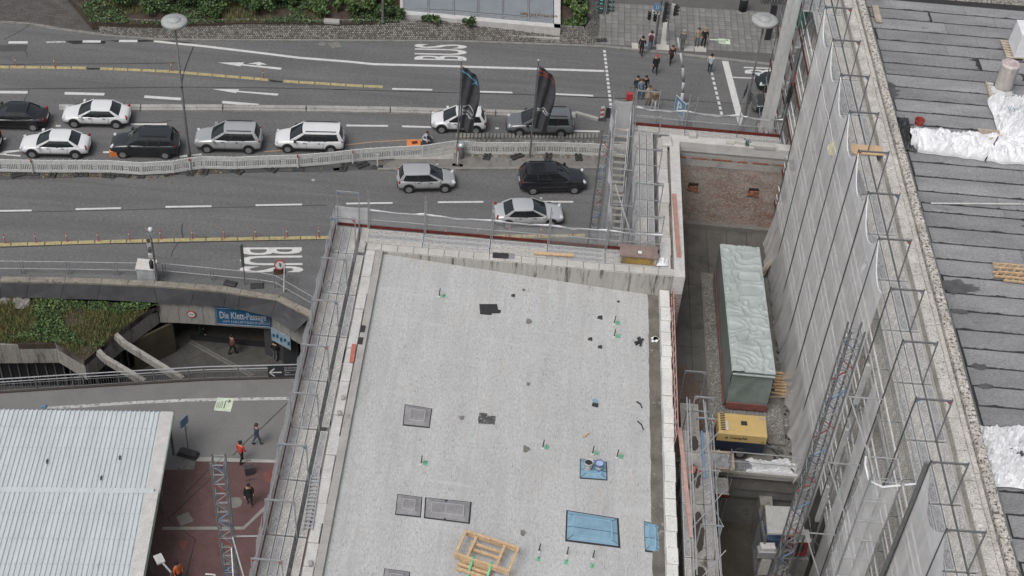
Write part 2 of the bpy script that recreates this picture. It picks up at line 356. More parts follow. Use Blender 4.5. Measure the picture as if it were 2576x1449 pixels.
for f, pts in [(Z1, [(0,330),(205,330),(190,378),(0,378)]), (Z2, [(0,1235),(450,1205),(450,1245),(0,1255)]), (Z1, [(0,1262),(700,1258),(1900,1232),(2546,1215),(2546,1252),(1300,1278),(0,1312)])]:
    mb = MB(); mb.poly([(p.x, p.y, .0062) for p in ccw([f(*q) for q in pts])]); mb.build('asphalt_patch', asphalt_patch, road)
def manhole(p, r, par, z=.012, square=False, m=None):
    mb = MB()
    if square: mb.cbox((p.x, p.y, 0), r*2, r*2, z+.004, .6)
    else: mb.lathe((p.x, p.y, 0), [(r, 0), (r, z), (r*.85, z+.002), (r*.8, z)], 14)
    return mb.build('manhole_cover', m or concrete_dark, par)
for f, x, y, r in [(Z1,2365,322,.25), (Z1,2460,330,.4), (Z5,2300,226,.12)]: manhole(f(x, y), r, road, square=(r == .4), m=concrete if r < .2 else None)
# footpath marks
pline([ZU(390,1090), ZU(700,1072), ZU(1100,1045), ZU(1600,1022), ZU(2430,1008)], .22, paint_worn, 'guide_stripe', .009, path)
pline([ZA(1830,440), ZA(1940,345), ZA(2125,165)], .05, tar, 'tar_seam', .009, path)
pline([ZA(1710,565), ZA(1830,440)], .05, tar, 'tar_seam', .013, path)
manhole(ZA(1995,333), .1, path)
mb = MB(); pl = ccw([ZA(1470,575), ZA(2055,600), ZA(2055,618), ZA(1435,605)]); mb.prism([(p.x, p.y) for p in pl], 0, .014); mb.build('stone_edging', concrete, redpave)
mb = MB(); pl = ccw([ZA(1305,590), ZA(1430,595), ZA(1425,668), ZA(1300,668)]); mb.prism([(p.x, p.y) for p in pl], 0, .013); mb.build('stone_slab', concrete_dark, redpave)
for pts in ([(1190,1100),(1790,1098),(1950,945)],): pline([ZA(*p) for p in pts], .2, mat('pale_tile', (.22,.22,.2), .85), 'pale_tile_band', .014, redpave)
for pts in ([(1690,600),(1230,1035),(1435,1180),(1370,1449)], [(1530,670),(1360,850)], [(1800,750),(1885,735)]): pline([ZA(*p) for p in pts], .05, tar, 'tar_seam', .0125, redpave)
manhole(ZA(1357,1030), .36, redpave, .014, True); manhole(ZA(1725,910), .38, redpave, .014)
mb = MB(); pl = ccw([ZA(1930,700),(ZA(2000,660)),ZA(2000,765),ZA(1950,760)]); mb.poly([(p.x,p.y,.0125) for p in pl]); mb.build('stain', mat('red_stain', (.16,.06,.05), .8), redpave)
mb = MB(); pl = ccw([ZA(1305,1195),ZA(1385,1190),ZA(1350,1270),ZA(1330,1240)]); mb.poly([(p.x,p.y,.0125) for p in pl]); mb.build('stain', MC['red_stain'], redpave)
def sticker(c, w_, h_, par, z):
    mb = MB(); mb.poly([(c.x-w_/2, c.y-h_/2, z), (c.x+w_/2, c.y-h_/2, z), (c.x+w_/2, c.y+h_/2, z), (c.x-w_/2, c.y+h_/2, z)])
    o = mb.build('floor_sticker', mat('sticker_green', (.5,.58,.45), .6), par)
    a = MB(); 
    for p, q in (((.05,-.3),(.05,.28)), ((.05,.28),(.35,.28)), ((.35,.28),(.22,.4)), ((.35,.28),(.22,.16))):
        a.beam((c.x+p[0]*w_, c.y+p[1]*h_, z+.003), (c.x+q[0]*w_, c.y+q[1]*h_, z+.003), .05, .003)
    for k in range(4): a.beam((c.x-.4*w_+.1*k*w_, c.y-.3*h_, z+.003), (c.x-.4*w_+.1*k*w_, c.y+(.1+.05*k)*h_, z+.003), .03, .003)
    a.build('arrow', black_metal, o)
sticker(ZU(1865,1060), .95, 1.0, path, .012)
# ================================================================== far pavement, kerbs, paving slabs
KB = [g(-60,55), g(0,60), g(75,65), g(150,78), g(240,90), g(400,103), g(600,104), g(800,105), g(1150,107), g(1520,121), g(1700,140), g(1880,160), g(2000,174), g(2300,205)]
KB = [V(p.x, p.y, 0) for p in KB]
pav = sheet('pavement', ccw([*[p+V(0,.3,0) for p in KB], V(60,140,0), V(-80,140,0)]), .115, mat('pavement_stone', (.1,.098,.095), .88, .12, 1, .25, 18, .3, 14), kind='structure')
def stones(poly, ln, wd, h, m, par, name='kerb_stone', z0=0, gap=.015):
    k = 0; rest = 0
    for a, b in zip(poly, poly[1:]):
        d = b-a; L_ = d.length; d = d/L_; n = max(1, round(L_/ln)); s = L_/n; rz = math.atan2(d.y, d.x)
        for i in range(n):
            c = a+d*(s*(i+.5)); mb = MB(); mb.cbox((0,0,0), s-gap, wd, h, 0, .02)
            for v in mb.v: 
                q = Matrix.Rotation(rz, 3, 'Z')@v; v.xyz = (q.x+c.x, q.y+c.y, q.z+z0+c.z+R.uniform(-.004,.004))
            mb.build(name, m, par); k += 1
    return k
stones([p+V(0,.15,0) for p in KB], 1.25, .3, .125, kerbm, pav)
proto = None; cnt = 0
slab_me = []
for k in range(3):
    mb = MB(); mb.cbox((0,0,0), .465, .555, .05, 0, .012)
    o = mb.build('paving_slab', mat('slab_stone_%d' % k, tuple(c*(.9+.1*k) for c in (.18,.178,.172)), .88, .14, 2, .2, 20, .25, 25), pav, loc=None); slab_me.append(o)
p0 = g(1500,100); rd = math.radians(5)
first = [True]*3
for i in range(29):
    for j in range(10):
        x = 4.6+i*.5+.2; y = 95.55+.055*(i*.5)+j*.6
        if y < 95.2+(x-5.5)*(-.05 if x > 5.5 else 0)+.35: continue
        k = R.randrange(3); zz = .1+R.uniform(-.004,.006)
        if first[k]: slab_me[k].location = (x, y, zz); slab_me[k].rotation_euler.z = rd*.6; first[k] = False
        else: share('paving_slab', slab_me[k], (x, y, zz), rd*.6, pav)
# cobbled bank between the kerb and the planting: thousands of small setts = stuff
KU = [g(250,60), g(400,66), g(600,60), g(900,62), g(1180,65), g(1400,78), g(1452,82), g(1478,62), g(1484,0)]
KD = [g(250,88), g(400,99), g(600,101), g(900,102), g(1180,104), g(1400,112), g(1500,116), g(1508,70), g(1506,0)]
cob = MB(); 
def bank(t, s):
    n = len(KU)-1; q = min(n-1e-6, t*n); i = int(q); f_ = q-i
    a = KD[i].lerp(KD[i+1], f_); b = KU[i].lerp(KU[i+1], f_); z1 = .75 if i < 6 else .5
    p = a.lerp(b, s*.72); p.z = .13+z1*s
    return p
TOT = [(KD[i+1]-KD[i]).length for i in range(len(KD)-1)]
for i, L_ in enumerate(TOT):
    n = int(L_/.17)
    for k in range(n):
        for r in range(11):
            t0 = (i+(k+.5*(r%2)*.8+.1)/n)/len(TOT); s0 = (r+.08)/11; t1 = (i+(k+.5*(r%2)*.8+.92)/n)/len(TOT); s1 = (r+.92)/11
            P = [bank(min(t0,.9999), s0), bank(min(t1,.9999), s0), bank(min(t1,.9999), s1), bank(min(t0,.9999), s1)]
            u_ = V(0,-.03,.05)*R.uniform(.6,1.2); c = (P[0]+P[2])/2
            Q = [p.lerp(c, .18)+u_ for p in P]
            cob.cur = R.randrange(3); cob.add(P+Q, [(4,5,6,7),(0,1,5,4),(1,2,6,5),(2,3,7,6),(3,0,4,7)])
cm = [mat('cobble_%d' % k, c, .85, .2, 3, .2, 30) for k, c in enumerate([(.17,.165,.155),(.12,.118,.11),(.24,.235,.22)])]
cob.build('cobble_setts', cm, pav, kind='stuff')
mb = MB(); mb.grid(lambda u, v: bank(min(u,.9999), v), 60, 3); mb.build('cobble_bed', soil, pav)
# ================================================================== central island and barriers
isl = [g(985,408), g(1145,366), g(1500,366), g(1530,425), g(950,427)]
island = MB().prism([(p.x, p.y) for p in ccw(isl)], 0, .1).build('traffic_island', concrete_dark, kind='structure')
stones([g(950,428), g(1200,426), g(1540,424)], 1.0, .22, .14, kerbm, island)
A0, A1 = g(1160,378), g(1500,378)
iset = MB()
for i in range(int((A1.x-A0.x)/.17)):
    for j in range(10):
        x = A0.x+i*.17; y = 79.75+.13*(x+5)*.95+j*.2; 
        if y > 82.2+.09*(x+5): continue
        iset.cur = R.randrange(3); iset.cbox((x, y, .07), .155, .185, .05+R.uniform(-.008,.012), 0, .02)
iset.build('cobble_setts', cm, island, kind='stuff')
row = [g(1150+i*9.5, 341, .1) for i in range(38)]
for p in row: MB().cbox((p.x, p.y, .0), .2, .5, .14, 0, .02).build('setts_edge', kerbm, island)
mb = MB(); pl = ccw([g(990,404), g(1140,367), g(1141,404)]); mb.prism([(p.x, p.y) for p in pl], .1, .135); mb.build('concrete_ramp', concrete, island)
# concrete lane separator, blocks as parts
sep = thing('concrete_separator', 'long low concrete kerb separator running across the road behind the queueing cars', 'road separator', g(600,275))
SP = [(Z1(435,798), Z1(1035,798)), (Z1(1037,798), Z1(1638,799)), (Z1(1641,800), Z1(2249,806)), (Z1(2252,806), Z2(418,815)), (Z2(421,815), Z2(1190,836)), (Z2(1193,836), Z2(1780,852))]
for a, b in SP:
    d = b-a; mb = MB(); rz = math.atan2(d.y, d.x); c = (a+b)/2; L_ = d.length-.03
    mb.cbox((0,0,0), L_, .62, .2, 0, .07); mb.cbox((0,.0,.19), L_-.01, .36, .09, 0, .03)
    for v in mb.v: q = Matrix.Rotation(rz, 3, 'Z')@v; v.xyz = (q.x+c.x, q.y+c.y, q.z)
    mb.build('concrete_block', mat('separator_concrete', (.3,.295,.28), .85, .2, 1.5, .25, 20, .3, 30, spots=[((.12,.12,.11), 3, .6, .1)]), sep)
mb = MB(); a, b = Z2(1780,838), Z2(1945,885); mb.beam((a.x, a.y, .1), (b.x, b.y, .1), .25, .2); mb.build('end_block', concrete, sep)
def yellow_line(name, label, segs, posts):
    t = thing(name, label, 'lane divider', segs[0][0])
    for a, b in segs:
        n = max(1, round((b-a).length/1.05))
        for i in range(n):
            p = a.lerp(b, i/n); q = a.lerp(b, (i+.965)/n); d = q-p; rz = math.atan2(d.y, d.x); c = (p+q)/2; mb = MB()
            mb.cbox((0,0,0), d.length, .3, .05, 0, .02); mb.cbox((0,0,.048), d.length-.02, .17, .05, 0, .035)
            for v in mb.v: w_ = Matrix.Rotation(rz, 3, 'Z')@v; v.xyz = (w_.x+c.x, w_.y+c.y, w_.z)
            mb.build('divider_segment', yellow, t)
    for p in posts:
        mb = MB(); mb.lathe((p.x, p.y, .08), [(.09,0),(.06,.06),(.042,.1),(.04,.75),(.025,.78)], 8); o = mb.build('marker_post', mat('faded_red_post', (.36,.13,.1), .6, .2, 6), t)
        MB().lathe((p.x, p.y, .55), [(.046,0),(.046,.12)], 8).build('reflector_band', white_plastic, o)
    return t
yellow_line('lane_divider', 'yellow rubber lane divider with few red posts in the far carriageway', [(Z1(-40,493), Z1(640,501)), (Z1(735,505), Z1(1250,527)), (Z1(1250,527), Z1(1975,588)), (Z1(2080,598), Z1(2546,627)), (Z1(2546,627), Z2(222,634)), (Z2(226,634), Z2(372,640))], [Z1(122,492), Z1(405,497), Z1(1262,527), Z1(1935,583)])
yellow_line('lane_divider', 'yellow rubber lane divider with a row of red posts beside the near bus lane', [(Z5(-40,704), Z5(700,682)), (Z5(700,682), Z5(1400,665)), (Z5(1400,665), Z5(2440,648)), (Z5(2440,648), ZB(1250,445)), (ZB(1250,445), ZB(1950,440))], [Z5(x, y) for x, y in [(40,697),(267,690),(497,685),(725,680),(955,673),(1183,667),(1415,663),(1647,658),(1880,655),(2110,652),(2343,650)]]+[ZB(x, y) for x, y in [(460,470),(690,462),(925,455),(1157,450),(1390,447),(1620,444),(1850,442)]])

# dark sett paving on the left end of the far pavement
lp = [g(-60,52), g(0,57), g(75,62), g(150,75), g(250,87), g(258,58), g(215,-40), g(-120,-40)]
dark_sett = mat('dark_setts', (.085,.083,.08), .9, .25, 1, .5, 9, .6, 9, sx=(1,1.6,1))
sheet('sett_field', ccw([V(p.x, p.y, 0) for p in lp]), .121, dark_sett, pav)
for k in range(26):
    a = lp[0].lerp(lp[7], (k+.5)/26); b = g(250,87).lerp(g(215,-40), (k+.5)/26)
    MB().beam(V(a.x,a.y,.122), V(b.x,b.y,.122), .03, .012).build('sett_course_joint', soil, pav)
# ================================================================== sunken passage
passage = thing('sunken_passage', 'sunken concrete passage entrance with dark sloped cladding and a planted bank', 'passage', V(-20,60,-5.2))
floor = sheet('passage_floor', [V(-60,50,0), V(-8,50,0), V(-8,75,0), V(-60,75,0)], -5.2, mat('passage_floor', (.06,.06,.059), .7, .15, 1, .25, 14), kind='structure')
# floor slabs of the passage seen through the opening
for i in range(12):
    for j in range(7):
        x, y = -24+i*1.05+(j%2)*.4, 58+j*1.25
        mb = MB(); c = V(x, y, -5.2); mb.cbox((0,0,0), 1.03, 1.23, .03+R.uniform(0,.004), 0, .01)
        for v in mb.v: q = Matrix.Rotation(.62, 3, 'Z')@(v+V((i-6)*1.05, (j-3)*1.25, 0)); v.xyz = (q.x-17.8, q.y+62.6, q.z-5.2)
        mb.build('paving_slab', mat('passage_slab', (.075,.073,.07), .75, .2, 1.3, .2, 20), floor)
a, b = ZU(1580,545,-5.16), ZU(2100,830,-5.16)
d = (b-a).normalized(); n_ = V(-d.y, d.x, 0)
for i in range(60):
    for j in range(2):
        p = a+(b-a)*(i/60)+n_*(.2*j)
        if i % 1 == 0: MB().cbox((p.x, p.y, -5.165), .13, .13, .03, .6, .02).build('guide_stud', concrete_dark, floor)
clad_m = mat('dark_cladding', (.045,.046,.05), .55, .25, 1.5, .2, 25, spots=[((.2,.19,.17), 8, .74, .04)])
for i in range(len(clad_top)-1):
    if i == 4: pass
    a, b, c, d = clad_bot[i], clad_bot[i+1], clad_top[i+1], clad_top[i]
    ga = (b-a).normalized()*.012
    mb = MB(); P = [a+ga, b-ga, c-ga, d+ga]; nn = (P[1]-P[0]).cross(P[3]-P[0]).normalized()
    mb.add(P+[p-nn*.06 for p in P], [(0,1,2,3),(7,6,5,4),(0,4,5,1),(1,5,6,2),(2,6,7,3),(3,7,4,0)]); mb.build('cladding_panel', clad_m, passage)
# coping stones on the road side of the cladding
cop = [p+V(0,.2,0) for p in clad_top]
cop[-1] = cop[-1]+V(.25,.1,0); cop[-2] += V(.1,.05,0)
stones([V(p.x, p.y, 0) for p in cop], 1.75, .46, .5, mat('coping_stone', (.21,.195,.165), .9, .25, 2, .3, 25, .3, 30, spots=[((.08,.075,.06), 3, .58, .1)]), passage, 'coping_stone')
# backing wall behind the cladding down to the passage
mb = MB()
for a, b in zip(clad_top, clad_top[1:]): mb.add([V(a.x, a.y+.02, -5.2), V(b.x, b.y+.02, -5.2), V(b.x, b.y+.02, .3), V(a.x, a.y+.02, .3)], [(0,1,2,3)])
# facade band: panels of the planted bank and of the entrance
band_px = [(-160,562),(0,560),(150,558),(310,556),(460,555),(580,628),(700,700),(830,592),(960,485),(1080,395),(1180,318),(1310,224)]
band = [ZU(x, y, -.9) for x, y in band_px]
bandm = mat('band_concrete', (.27,.26,.24), .88, .2, 1.5, .25, 14, .3, 30, sx=(2,2,.4), spots=[((.07,.068,.06), 1.3, .55, .15)])
bandl = mat('band_panel', (.27,.265,.25), .85, .15, 1.5, .2, 14, .2, 30, sx=(2,2,.4), spots=[((.11,.11,.1), 1.3, .58, .15)])
def panel(a, b, z0, z1, th, m, name, par, gap=.02):
    d = (b-a); d.z = 0; L_ = d.length; d.normalize(); nn = V(d.y, -d.x, 0)
    a2 = a+d*gap/2; b2 = b-d*gap/2; mb = MB()
    P = [V(p.x, p.y, z)+nn*o for z in (z0, z1) for p, o in ((a2, 0), (b2, 0), (b2, -th), (a2, -th))]
    mb.add(P, [(0,3,2,1),(4,5,6,7),(0,1,5,4),(1,2,6,5),(2,3,7,6),(3,0,4,7)]); return mb.build(name, m, par)
for a, b in zip(band, band[1:]): panel(a, b, -2.5, -.9, .2, bandm, 'wall_panel', passage)
ent = [ZU(x, y, -2.4) for x, y in [(1335,375),(1500,380),(1700,392),(1800,400),(1940,409),(2080,418),(2265,428)]]
for a, b in zip(ent, ent[1:]): panel(a, b, -2.4, -.45, .2, bandl, 'wall_panel', passage)
e2 = [ent[-1], ZU(2345,470,-2.4), ZU(2425,515,-2.4), ZU(2560,590,-2.4)]
for a, b in zip(e2, e2[1:]): panel(a, b, -2.4, -.5, .2, bandl, 'wall_panel', passage)
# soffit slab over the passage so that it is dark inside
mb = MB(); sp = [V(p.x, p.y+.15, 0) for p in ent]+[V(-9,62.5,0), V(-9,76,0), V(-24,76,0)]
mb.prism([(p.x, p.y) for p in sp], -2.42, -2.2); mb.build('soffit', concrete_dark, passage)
# shop fronts below the band, set back
for a, b in zip(band, band[1:]):
    d = (b-a).normalized(); nn = V(d.y, -d.x, 0)
    fr = panel(a-nn*.7, b-nn*.7, -5.2, -2.5, .1, glass_dark, 'shop_window', passage)
    mb = MB(); 
    for k in (0, .5, 1): p = (a-nn*.66).lerp(b-nn*.66, k); mb.box(p.x-.04, p.y-.04, -5.2, p.x+.04, p.y+.04, -2.5)
    mb.build('frame', steel_dark, fr)
# yellowish side wall inside, dark fascia line, pillar
a, b = ZU(1100,545,-2.6), ZU(1440,380,-2.6)
panel(a, b, -5.2, -2.6, .15, mat('passage_wall', (.085,.075,.05), .8, .2, 1), 'side_wall', passage)
p = ZU(1462,480,-5.2); MB().box(p.x-.2, p.y-.2, -5.2, p.x+.2, p.y+.2, -2.4).build('pillar', black_metal, passage)
for x0, y0, x1, y1 in [(2195,440,2350,560), (2350,540,2480,580)]:
    a, b = ZU(x0, y0, -3.0), ZU(x1, y1-60, -3.0); panel(a, b, -5.2, -2.5, .15, mat('grey_cladding', (.06,.06,.062), .6), 'wall_cladding', passage)
mb = MB(); a, b = ZU(1590,500,-5.1), ZU(2480,590,-5.1); mb.beam(a, b, .3, .25); mb.build('step_edge', black_metal, passage)
# two raking concrete props
for (x0, y0), (x1, y1) in (((965,488), (1530,862)), ((818,622), (1215,884))):
    a, b = ZU(x0, y0, -.85), ZU(x1, y1, -.3); m_ = a.lerp(b, .13); m_.z -= .25
    mb = MB(); mb.beam(a, m_, .26, .5); mb.beam(m_, b, .26, .5); mb.build('concrete_prop', bandm, passage)
# south retaining wall + kerb
mb = MB()
SS = [south[0]+dsw]+south+[V(-9.2,58.1,0)]
for a, b in zip(SS, SS[1:]): mb.beam(V(a.x, a.y+.06, -2.6), V(b.x, b.y+.06, -2.6), .12, 5.2)
mb.build('retaining_wall', concrete_dark, passage)
for a, b in zip(SS, SS[1:]): MB().beam(V(a.x, a.y, .05), V(b.x, b.y, .05), .16, .1).build('edge_kerb', mat('rail_brown', (.06,.05,.045), .5), passage)
# planted bank: soil + leaves
bp_ = [clad_bot[0]+V(-6,0,-.2), *[clad_bot[i]+V(0,.1,-.25) for i in (0,1,2,3,4)], band[11], band[10], band[9], band[8], band[7], band[6], band[5], band[4], band[2], band[0]+V(-6,0,0)]
mb = MB(); mb.prism([(p.x, p.y) for p in bp_], -1.3, -.88); bank_o = mb.build('planting_soil', soil, passage)
def inpoly(x, y, P):
    c = False; j = len(P)-1
    for i in range(len(P)):
        if (P[i][1] > y) != (P[j][1] > y) and x < (P[j][0]-P[i][0])*(y-P[i][1])/(P[j][1]-P[i][1])+P[i][0]: c = not c
        j = i
    return c
def leaf(mb, p, s, up=.5):
    d = V(R.uniform(-1,1), R.uniform(-1,1), R.uniform(-.2,1)*up).normalized(); q = V(R.uniform(-1,1), R.uniform(-1,1), R.uniform(.1,.9)); sd = d.cross(q).normalized()*s*.45
    mb.add([p, p+d*s*.5+sd, p+d*s, p+d*s*.5-sd], [(0,1,2,3)])
def blade(mb, p, h):
    t = p+V(R.uniform(-.5,.5)*h, R.uniform(-.5,.5)*h, h); a = R.uniform(0, PI); w_ = V(math.cos(a), math.sin(a), 0)*.02
    mb.add([p-w_, p+w_, t], [(0,1,2)])
from mathutils import noise as mnoise
veg = MB()
xs = [p.x for p in bp_]; ys = [p.y for p in bp_]
n = 0
while n < 26000:
    x, y = R.uniform(min(xs), max(xs)), R.uniform(min(ys), max(ys))
    if not inpoly(x, y, bp_): continue
    n += 1; v_ = mnoise.noise(V(x*.55, y*.55, 3)); dry = mnoise.noise(V(x*.35+9, y*.35, 1))
    if v_ < -.32 and R.random() < .75: continue
    hz = -.88+max(0, .28+.4*v_)*R.random()
    if dry > .08 or y < 59.6: veg.cur = 2 if R.random() < .6 else 0; blade(veg, V(x, y, hz-.05), R.uniform(.12,.35))
    else: veg.cur = 0 if R.random() < .55 else 1; leaf(veg, V(x, y, hz), R.uniform(.07,.17))
veg.build('ground_cover', [leaf_a, leaf_b, leaf_c], kind='stuff', label='green ground cover and dry grass on the planted bank of the sunken passage', cat='ground cover', loc=(-26,61,-.9))
# a few boulders in the bank
for x, y in [(40,195),(150,200),(175,235),(215,215)]:
    p = ZU(x, y, -.75); mb = MB(); mb.lathe(p, [(.1,-.2),(.3,-.1),(.36,.05),(.25,.2),(.08,.26)], 8)
    for v in mb.v: v += V(R.uniform(-.06,.06), R.uniform(-.06,.06), R.uniform(-.05,.05))
    mb.build('boulder', mat('boulder_stone', (.22,.21,.2), .9, .3, 3, .3, 14, .5, 12), label='pale boulder %s on the planted bank' % {40:'farthest left',150:'second from the left',175:'nearest the footpath',215:'farthest right'}[x], cat='boulder', group='boulders on the planted bank')
# signs on the passage wall
def sign_panel(name, label, cat, a, b, z0, z1, m, off=.06, th=.05):
    d = b-a; d.z = 0; L_ = d.length; d.normalize(); nn = V(d.y, -d.x, 0)
    t = thing(name, label, cat, V(a.x, a.y, z0))
    panel(a+nn*off, b+nn*off, z0, z1, th, m, 'board', t, 0)
    M = Matrix(((d.x, 0, nn.x, 0), (d.y, 0, nn.y, 0), (0, 1, 0, 0), (0, 0, 0, 1)))
    org = a+nn*(off+.006); org.z = z0
    return t, Matrix.Translation(org)@M, L_
a, b = ent[3], ent[6]
paint_worn2 = mat('sign_lettering', (.42,.45,.48), .6)
bluesign = mat('sign_blue', (.022,.1,.2), .45, .12, 1.5)
sg, M, L_ = sign_panel('passage_sign', 'blue sign reading Die Klett-Passage on the sunken entrance wall', 'sign', a+V(.05,0,0), b+V(-.05,0,0), -2.25, -.75, bluesign)
mb = MB(); text_mesh(mb, 'Die Klett-Passage', M@Matrix.Translation((.2, .58, 0)), .82, .014)
xs = [(M.inverted()@v).x for v in mb.v]; k = (L_-.5)/(max(xs)-min(xs))
Mi = M.inverted(); mb.v = [M@Vector(((Mi@v).x*k+.25-min(xs)*k, (Mi@v).y, (Mi@v).z)) for v in mb.v]; mb.build('lettering', paint_worn2, sg)
mb = MB(); text_mesh(mb, 'AM HAUPTBAHNHOF', M@Matrix.Translation((L_*.55, .22, 0)), .3, .0, 'CENTER'); mb.build('lettering', paint_worn2, sg)
mb = MB()
for p, q in (((.06,.06),(L_-.06,.06)), ((L_-.06,.06),(L_-.06,1.44)), ((L_-.06,1.44),(.06,1.44)), ((.06,1.44),(.06,.06))): mb.beam(M@V(p[0], p[1], 0), M@V(q[0], q[1], 0), .035, .01)
mb.build('border_line', paint, sg)
# round height-limit sign
a, b = ent[1], ent[2]; c = a.lerp(b, .52); d = (b-a).normalized(); nn = V(d.y, -d.x, 0); c.z = -1.55
t = thing('round_sign', 'small round white and red prohibition sign on the grey passage wall', 'sign', c)
def disc(mb, c, nn, r, th, n=20):
    mb.tube(c, c+nn*th, r, n)
mb = MB(); disc(mb, c+nn*.02, nn, .3, .03); mb.build('red_ring', redm, t); mb = MB(); disc(mb, c+nn*.05, nn, .22, .008); f_ = mb.build('white_face', white_plastic, t)
mb = MB(); ex = V(d.x, d.y, 0); text_mesh(mb, '3,6', Matrix.Translation(c+nn*.062-V(0,0,.06))@Matrix(((ex.x,0,nn.x,0),(ex.y,0,nn.y,0),(0,1,0,0),(0,0,0,1))), .2, .004, 'CENTER'); mb.build('digits', black_metal, f_)
a, b = e2[0]+V(0,0,0), e2[2]
sg, M, L_ = sign_panel('passage_poster', 'pale blue poster sign under the cladding at the passage corner', 'sign', a, b, -3.3, -2.2, mat('poster_blue', (.25,.33,.38), .6, .2, 3), .1)
mb = MB()
for k in range(5): mb.obox(M@V(.25+.3*k, .55+.12*(k%2), .01), .2, .02, .25+.05*(k%3), math.atan2(L_, L_)*0)
mb.build('printed_figures', bluesign, sg)
# railing along the south edge
rail = thing('railing', 'dark steel railing with twin pale handrails along the near edge of the passage', 'railing', V(south[2].x, south[2].y, 0))
def up(p, h): return V(p.x, p.y, p.z+h)
for h, r_, m in ((1.05,.035,alu), (.8,.03,alu), (.12,.025,steel_dark), (.62,.02,steel_dark)):
    mb = MB(); mb.path([up(p, h)+V(0,.05,0) for p in SS], r_); mb.build('handrail' if h > .7 else 'rail', m, rail)
nb = 0
for a, b in zip(SS, SS[1:]):
    L_ = (b-a).length; n = int(L_/.14); bars = MB()
    for i in range(n):
        p = a.lerp(b, i/n)+V(0,.05,0)
        if i % 14 == 0: MB().box(p.x-.03, p.y-.03, 0, p.x+.03, p.y+.03, 1.05).build('post', steel_dark, rail)
        else: bars.box(p.x-.008, p.y-.008, .12, p.x+.008, p.y+.008, .62)
    bars.build('bars', steel_dark, rail, kind='stuff')
# direction board on the railing
a, b = ZU(2235,835,0)+V(0,-.02,0), ZU(2500,830,0)+V(0,-.02,0)
sg, M, L_ = sign_panel('direction_board', 'black direction board with white arrow pointing left on the passage railing', 'sign', a, b, .1, 1.05, mat('board_black', (.03,.032,.04), .5), .05)
mb = MB()
for p, q in (((.1,.4),(.8,.4)), ((.1,.4),(.38,.72)), ((.1,.4),(.38,.08))): mb.beam(M@V(*p, .004), M@V(*q, .004), .07, .02, M.to_3x3()@V(0,0,1))
mb.build('arrow', paint, sg)
mb = MB()
for i, tx in enumerate(('Straßenbahn', 'Klettpassage', 'Taxi', 'Bahnhof')): text_mesh(mb, tx, M@Matrix.Translation((.95, .72-.19*i, .004)), .17)
mb.build('lettering', paint, sg)
# guard railing on the road side (tubular, two rails)
gr = thing('guard_railing', 'grey tubular guard railing between the bus lane and the passage coping', 'railing', ZU(1200,10,0))
GT = [(-60,820),(150,822),(490,826),(845,832),(1200,838),(1550,872),(1905,905),(2020,925),(2300,1085)]
GP = []
for x, y in GT: GP.append(Z5(x, y, 1.05))
GP = [V(p.x, p.y, 0) for p in GP]
for h in (1.05, .45):
    for a, b in zip(GP, GP[1:]): MB().tube(up(a, h), up(b, h), .028).build('rail', steel, gr)
for p in GP[1:]:
    for o in (-.09, .09): MB().tube(p+V(o,0,0), up(p+V(o,0,0), 1.08), .03).build('post', steel, gr)
# detector mast with cabinet
cp = Z5(1155,960,.45)
t = thing('detector_mast', 'short grey mast with white globe camera and detectors beside the grey cabinet', 'mast', V(cp.x, cp.y, 0))
cp.z = 0; MB().tube(cp, up(cp, 3.9), .07, 8, .05).build('pole', steel_dark, t)
MB().tube(up(cp, 3.9)+V(-.02,0,0), up(cp, 4.35)+V(-.25,.1,0), .03).build('top_tube', steel_dark, t)
mb = MB(); mb.lathe(up(cp, 4.3)+V(-.02,.1,0), [(.05,0),(.14,.06),(.16,.16),(.12,.27),(.03,.32)], 12); mb.build('camera_globe', white_plastic, t, True)
for i, z in enumerate((2.5,2.95,3.4,3.75)):
    MB().obox(up(cp, z)+V(-.2,-.03,0), .22, .25, .3, .4).build('detector_box', [white_plastic, steel_dark][i%2], t)
for i in range(6): MB().tube(up(cp, 4.1)+V(-.15,0,0), up(cp, 4.1)+V(-.15+.4*math.cos(i*1.1), .4*math.sin(i*1.1), .25), .012).build('antenna', steel, t)
mb = MB(); mb.lathe(up(cp, 1.35)+V(-.22,-.02,0), [(.03,0),(.14,.15),(.14,.6),(.05,.75)], 10); mb.build('signal_hood', black_plastic, t, True)
q = Z5(1095,962,0)
t = thing('control_cabinet', 'pale grey sloped control cabinet standing beside the detector mast', 'cabinet', V(q.x, q.y, 0))
MB().box(q.x-.6, q.y-.3, .05, q.x+.5, q.y+.35, 1.15).build('housing', mat('cabinet_grey', (.4,.42,.43), .5, .1, 2), t)
mb = MB(); mb.add([V(q.x-.65,q.y-.36,1.15), V(q.x+.55,q.y-.36,1.15), V(q.x+.55,q.y+.4,1.32), V(q.x-.65,q.y+.4,1.32), V(q.x-.65,q.y-.36,1.2), V(q.x+.55,q.y-.36,1.2), V(q.x+.55,q.y+.4,1.4), V(q.x-.65,q.y+.4,1.4)], [(0,3,2,1),(4,5,6,7),(0,1,5,4),(1,2,6,5),(2,3,7,6),(3,0,4,7)]); mb.build('lid', plaster_white, t)
MB().box(q.x-.5, q.y-.315, .15, q.x-.04, q.y-.3, 1.05).build('door', mat('cabinet_door', (.36,.38,.39), .5), t); MB().box(q.x+.0, q.y-.315, .15, q.x+.42, q.y-.3, 1.05).build('door', MC['cabinet_door'], t)
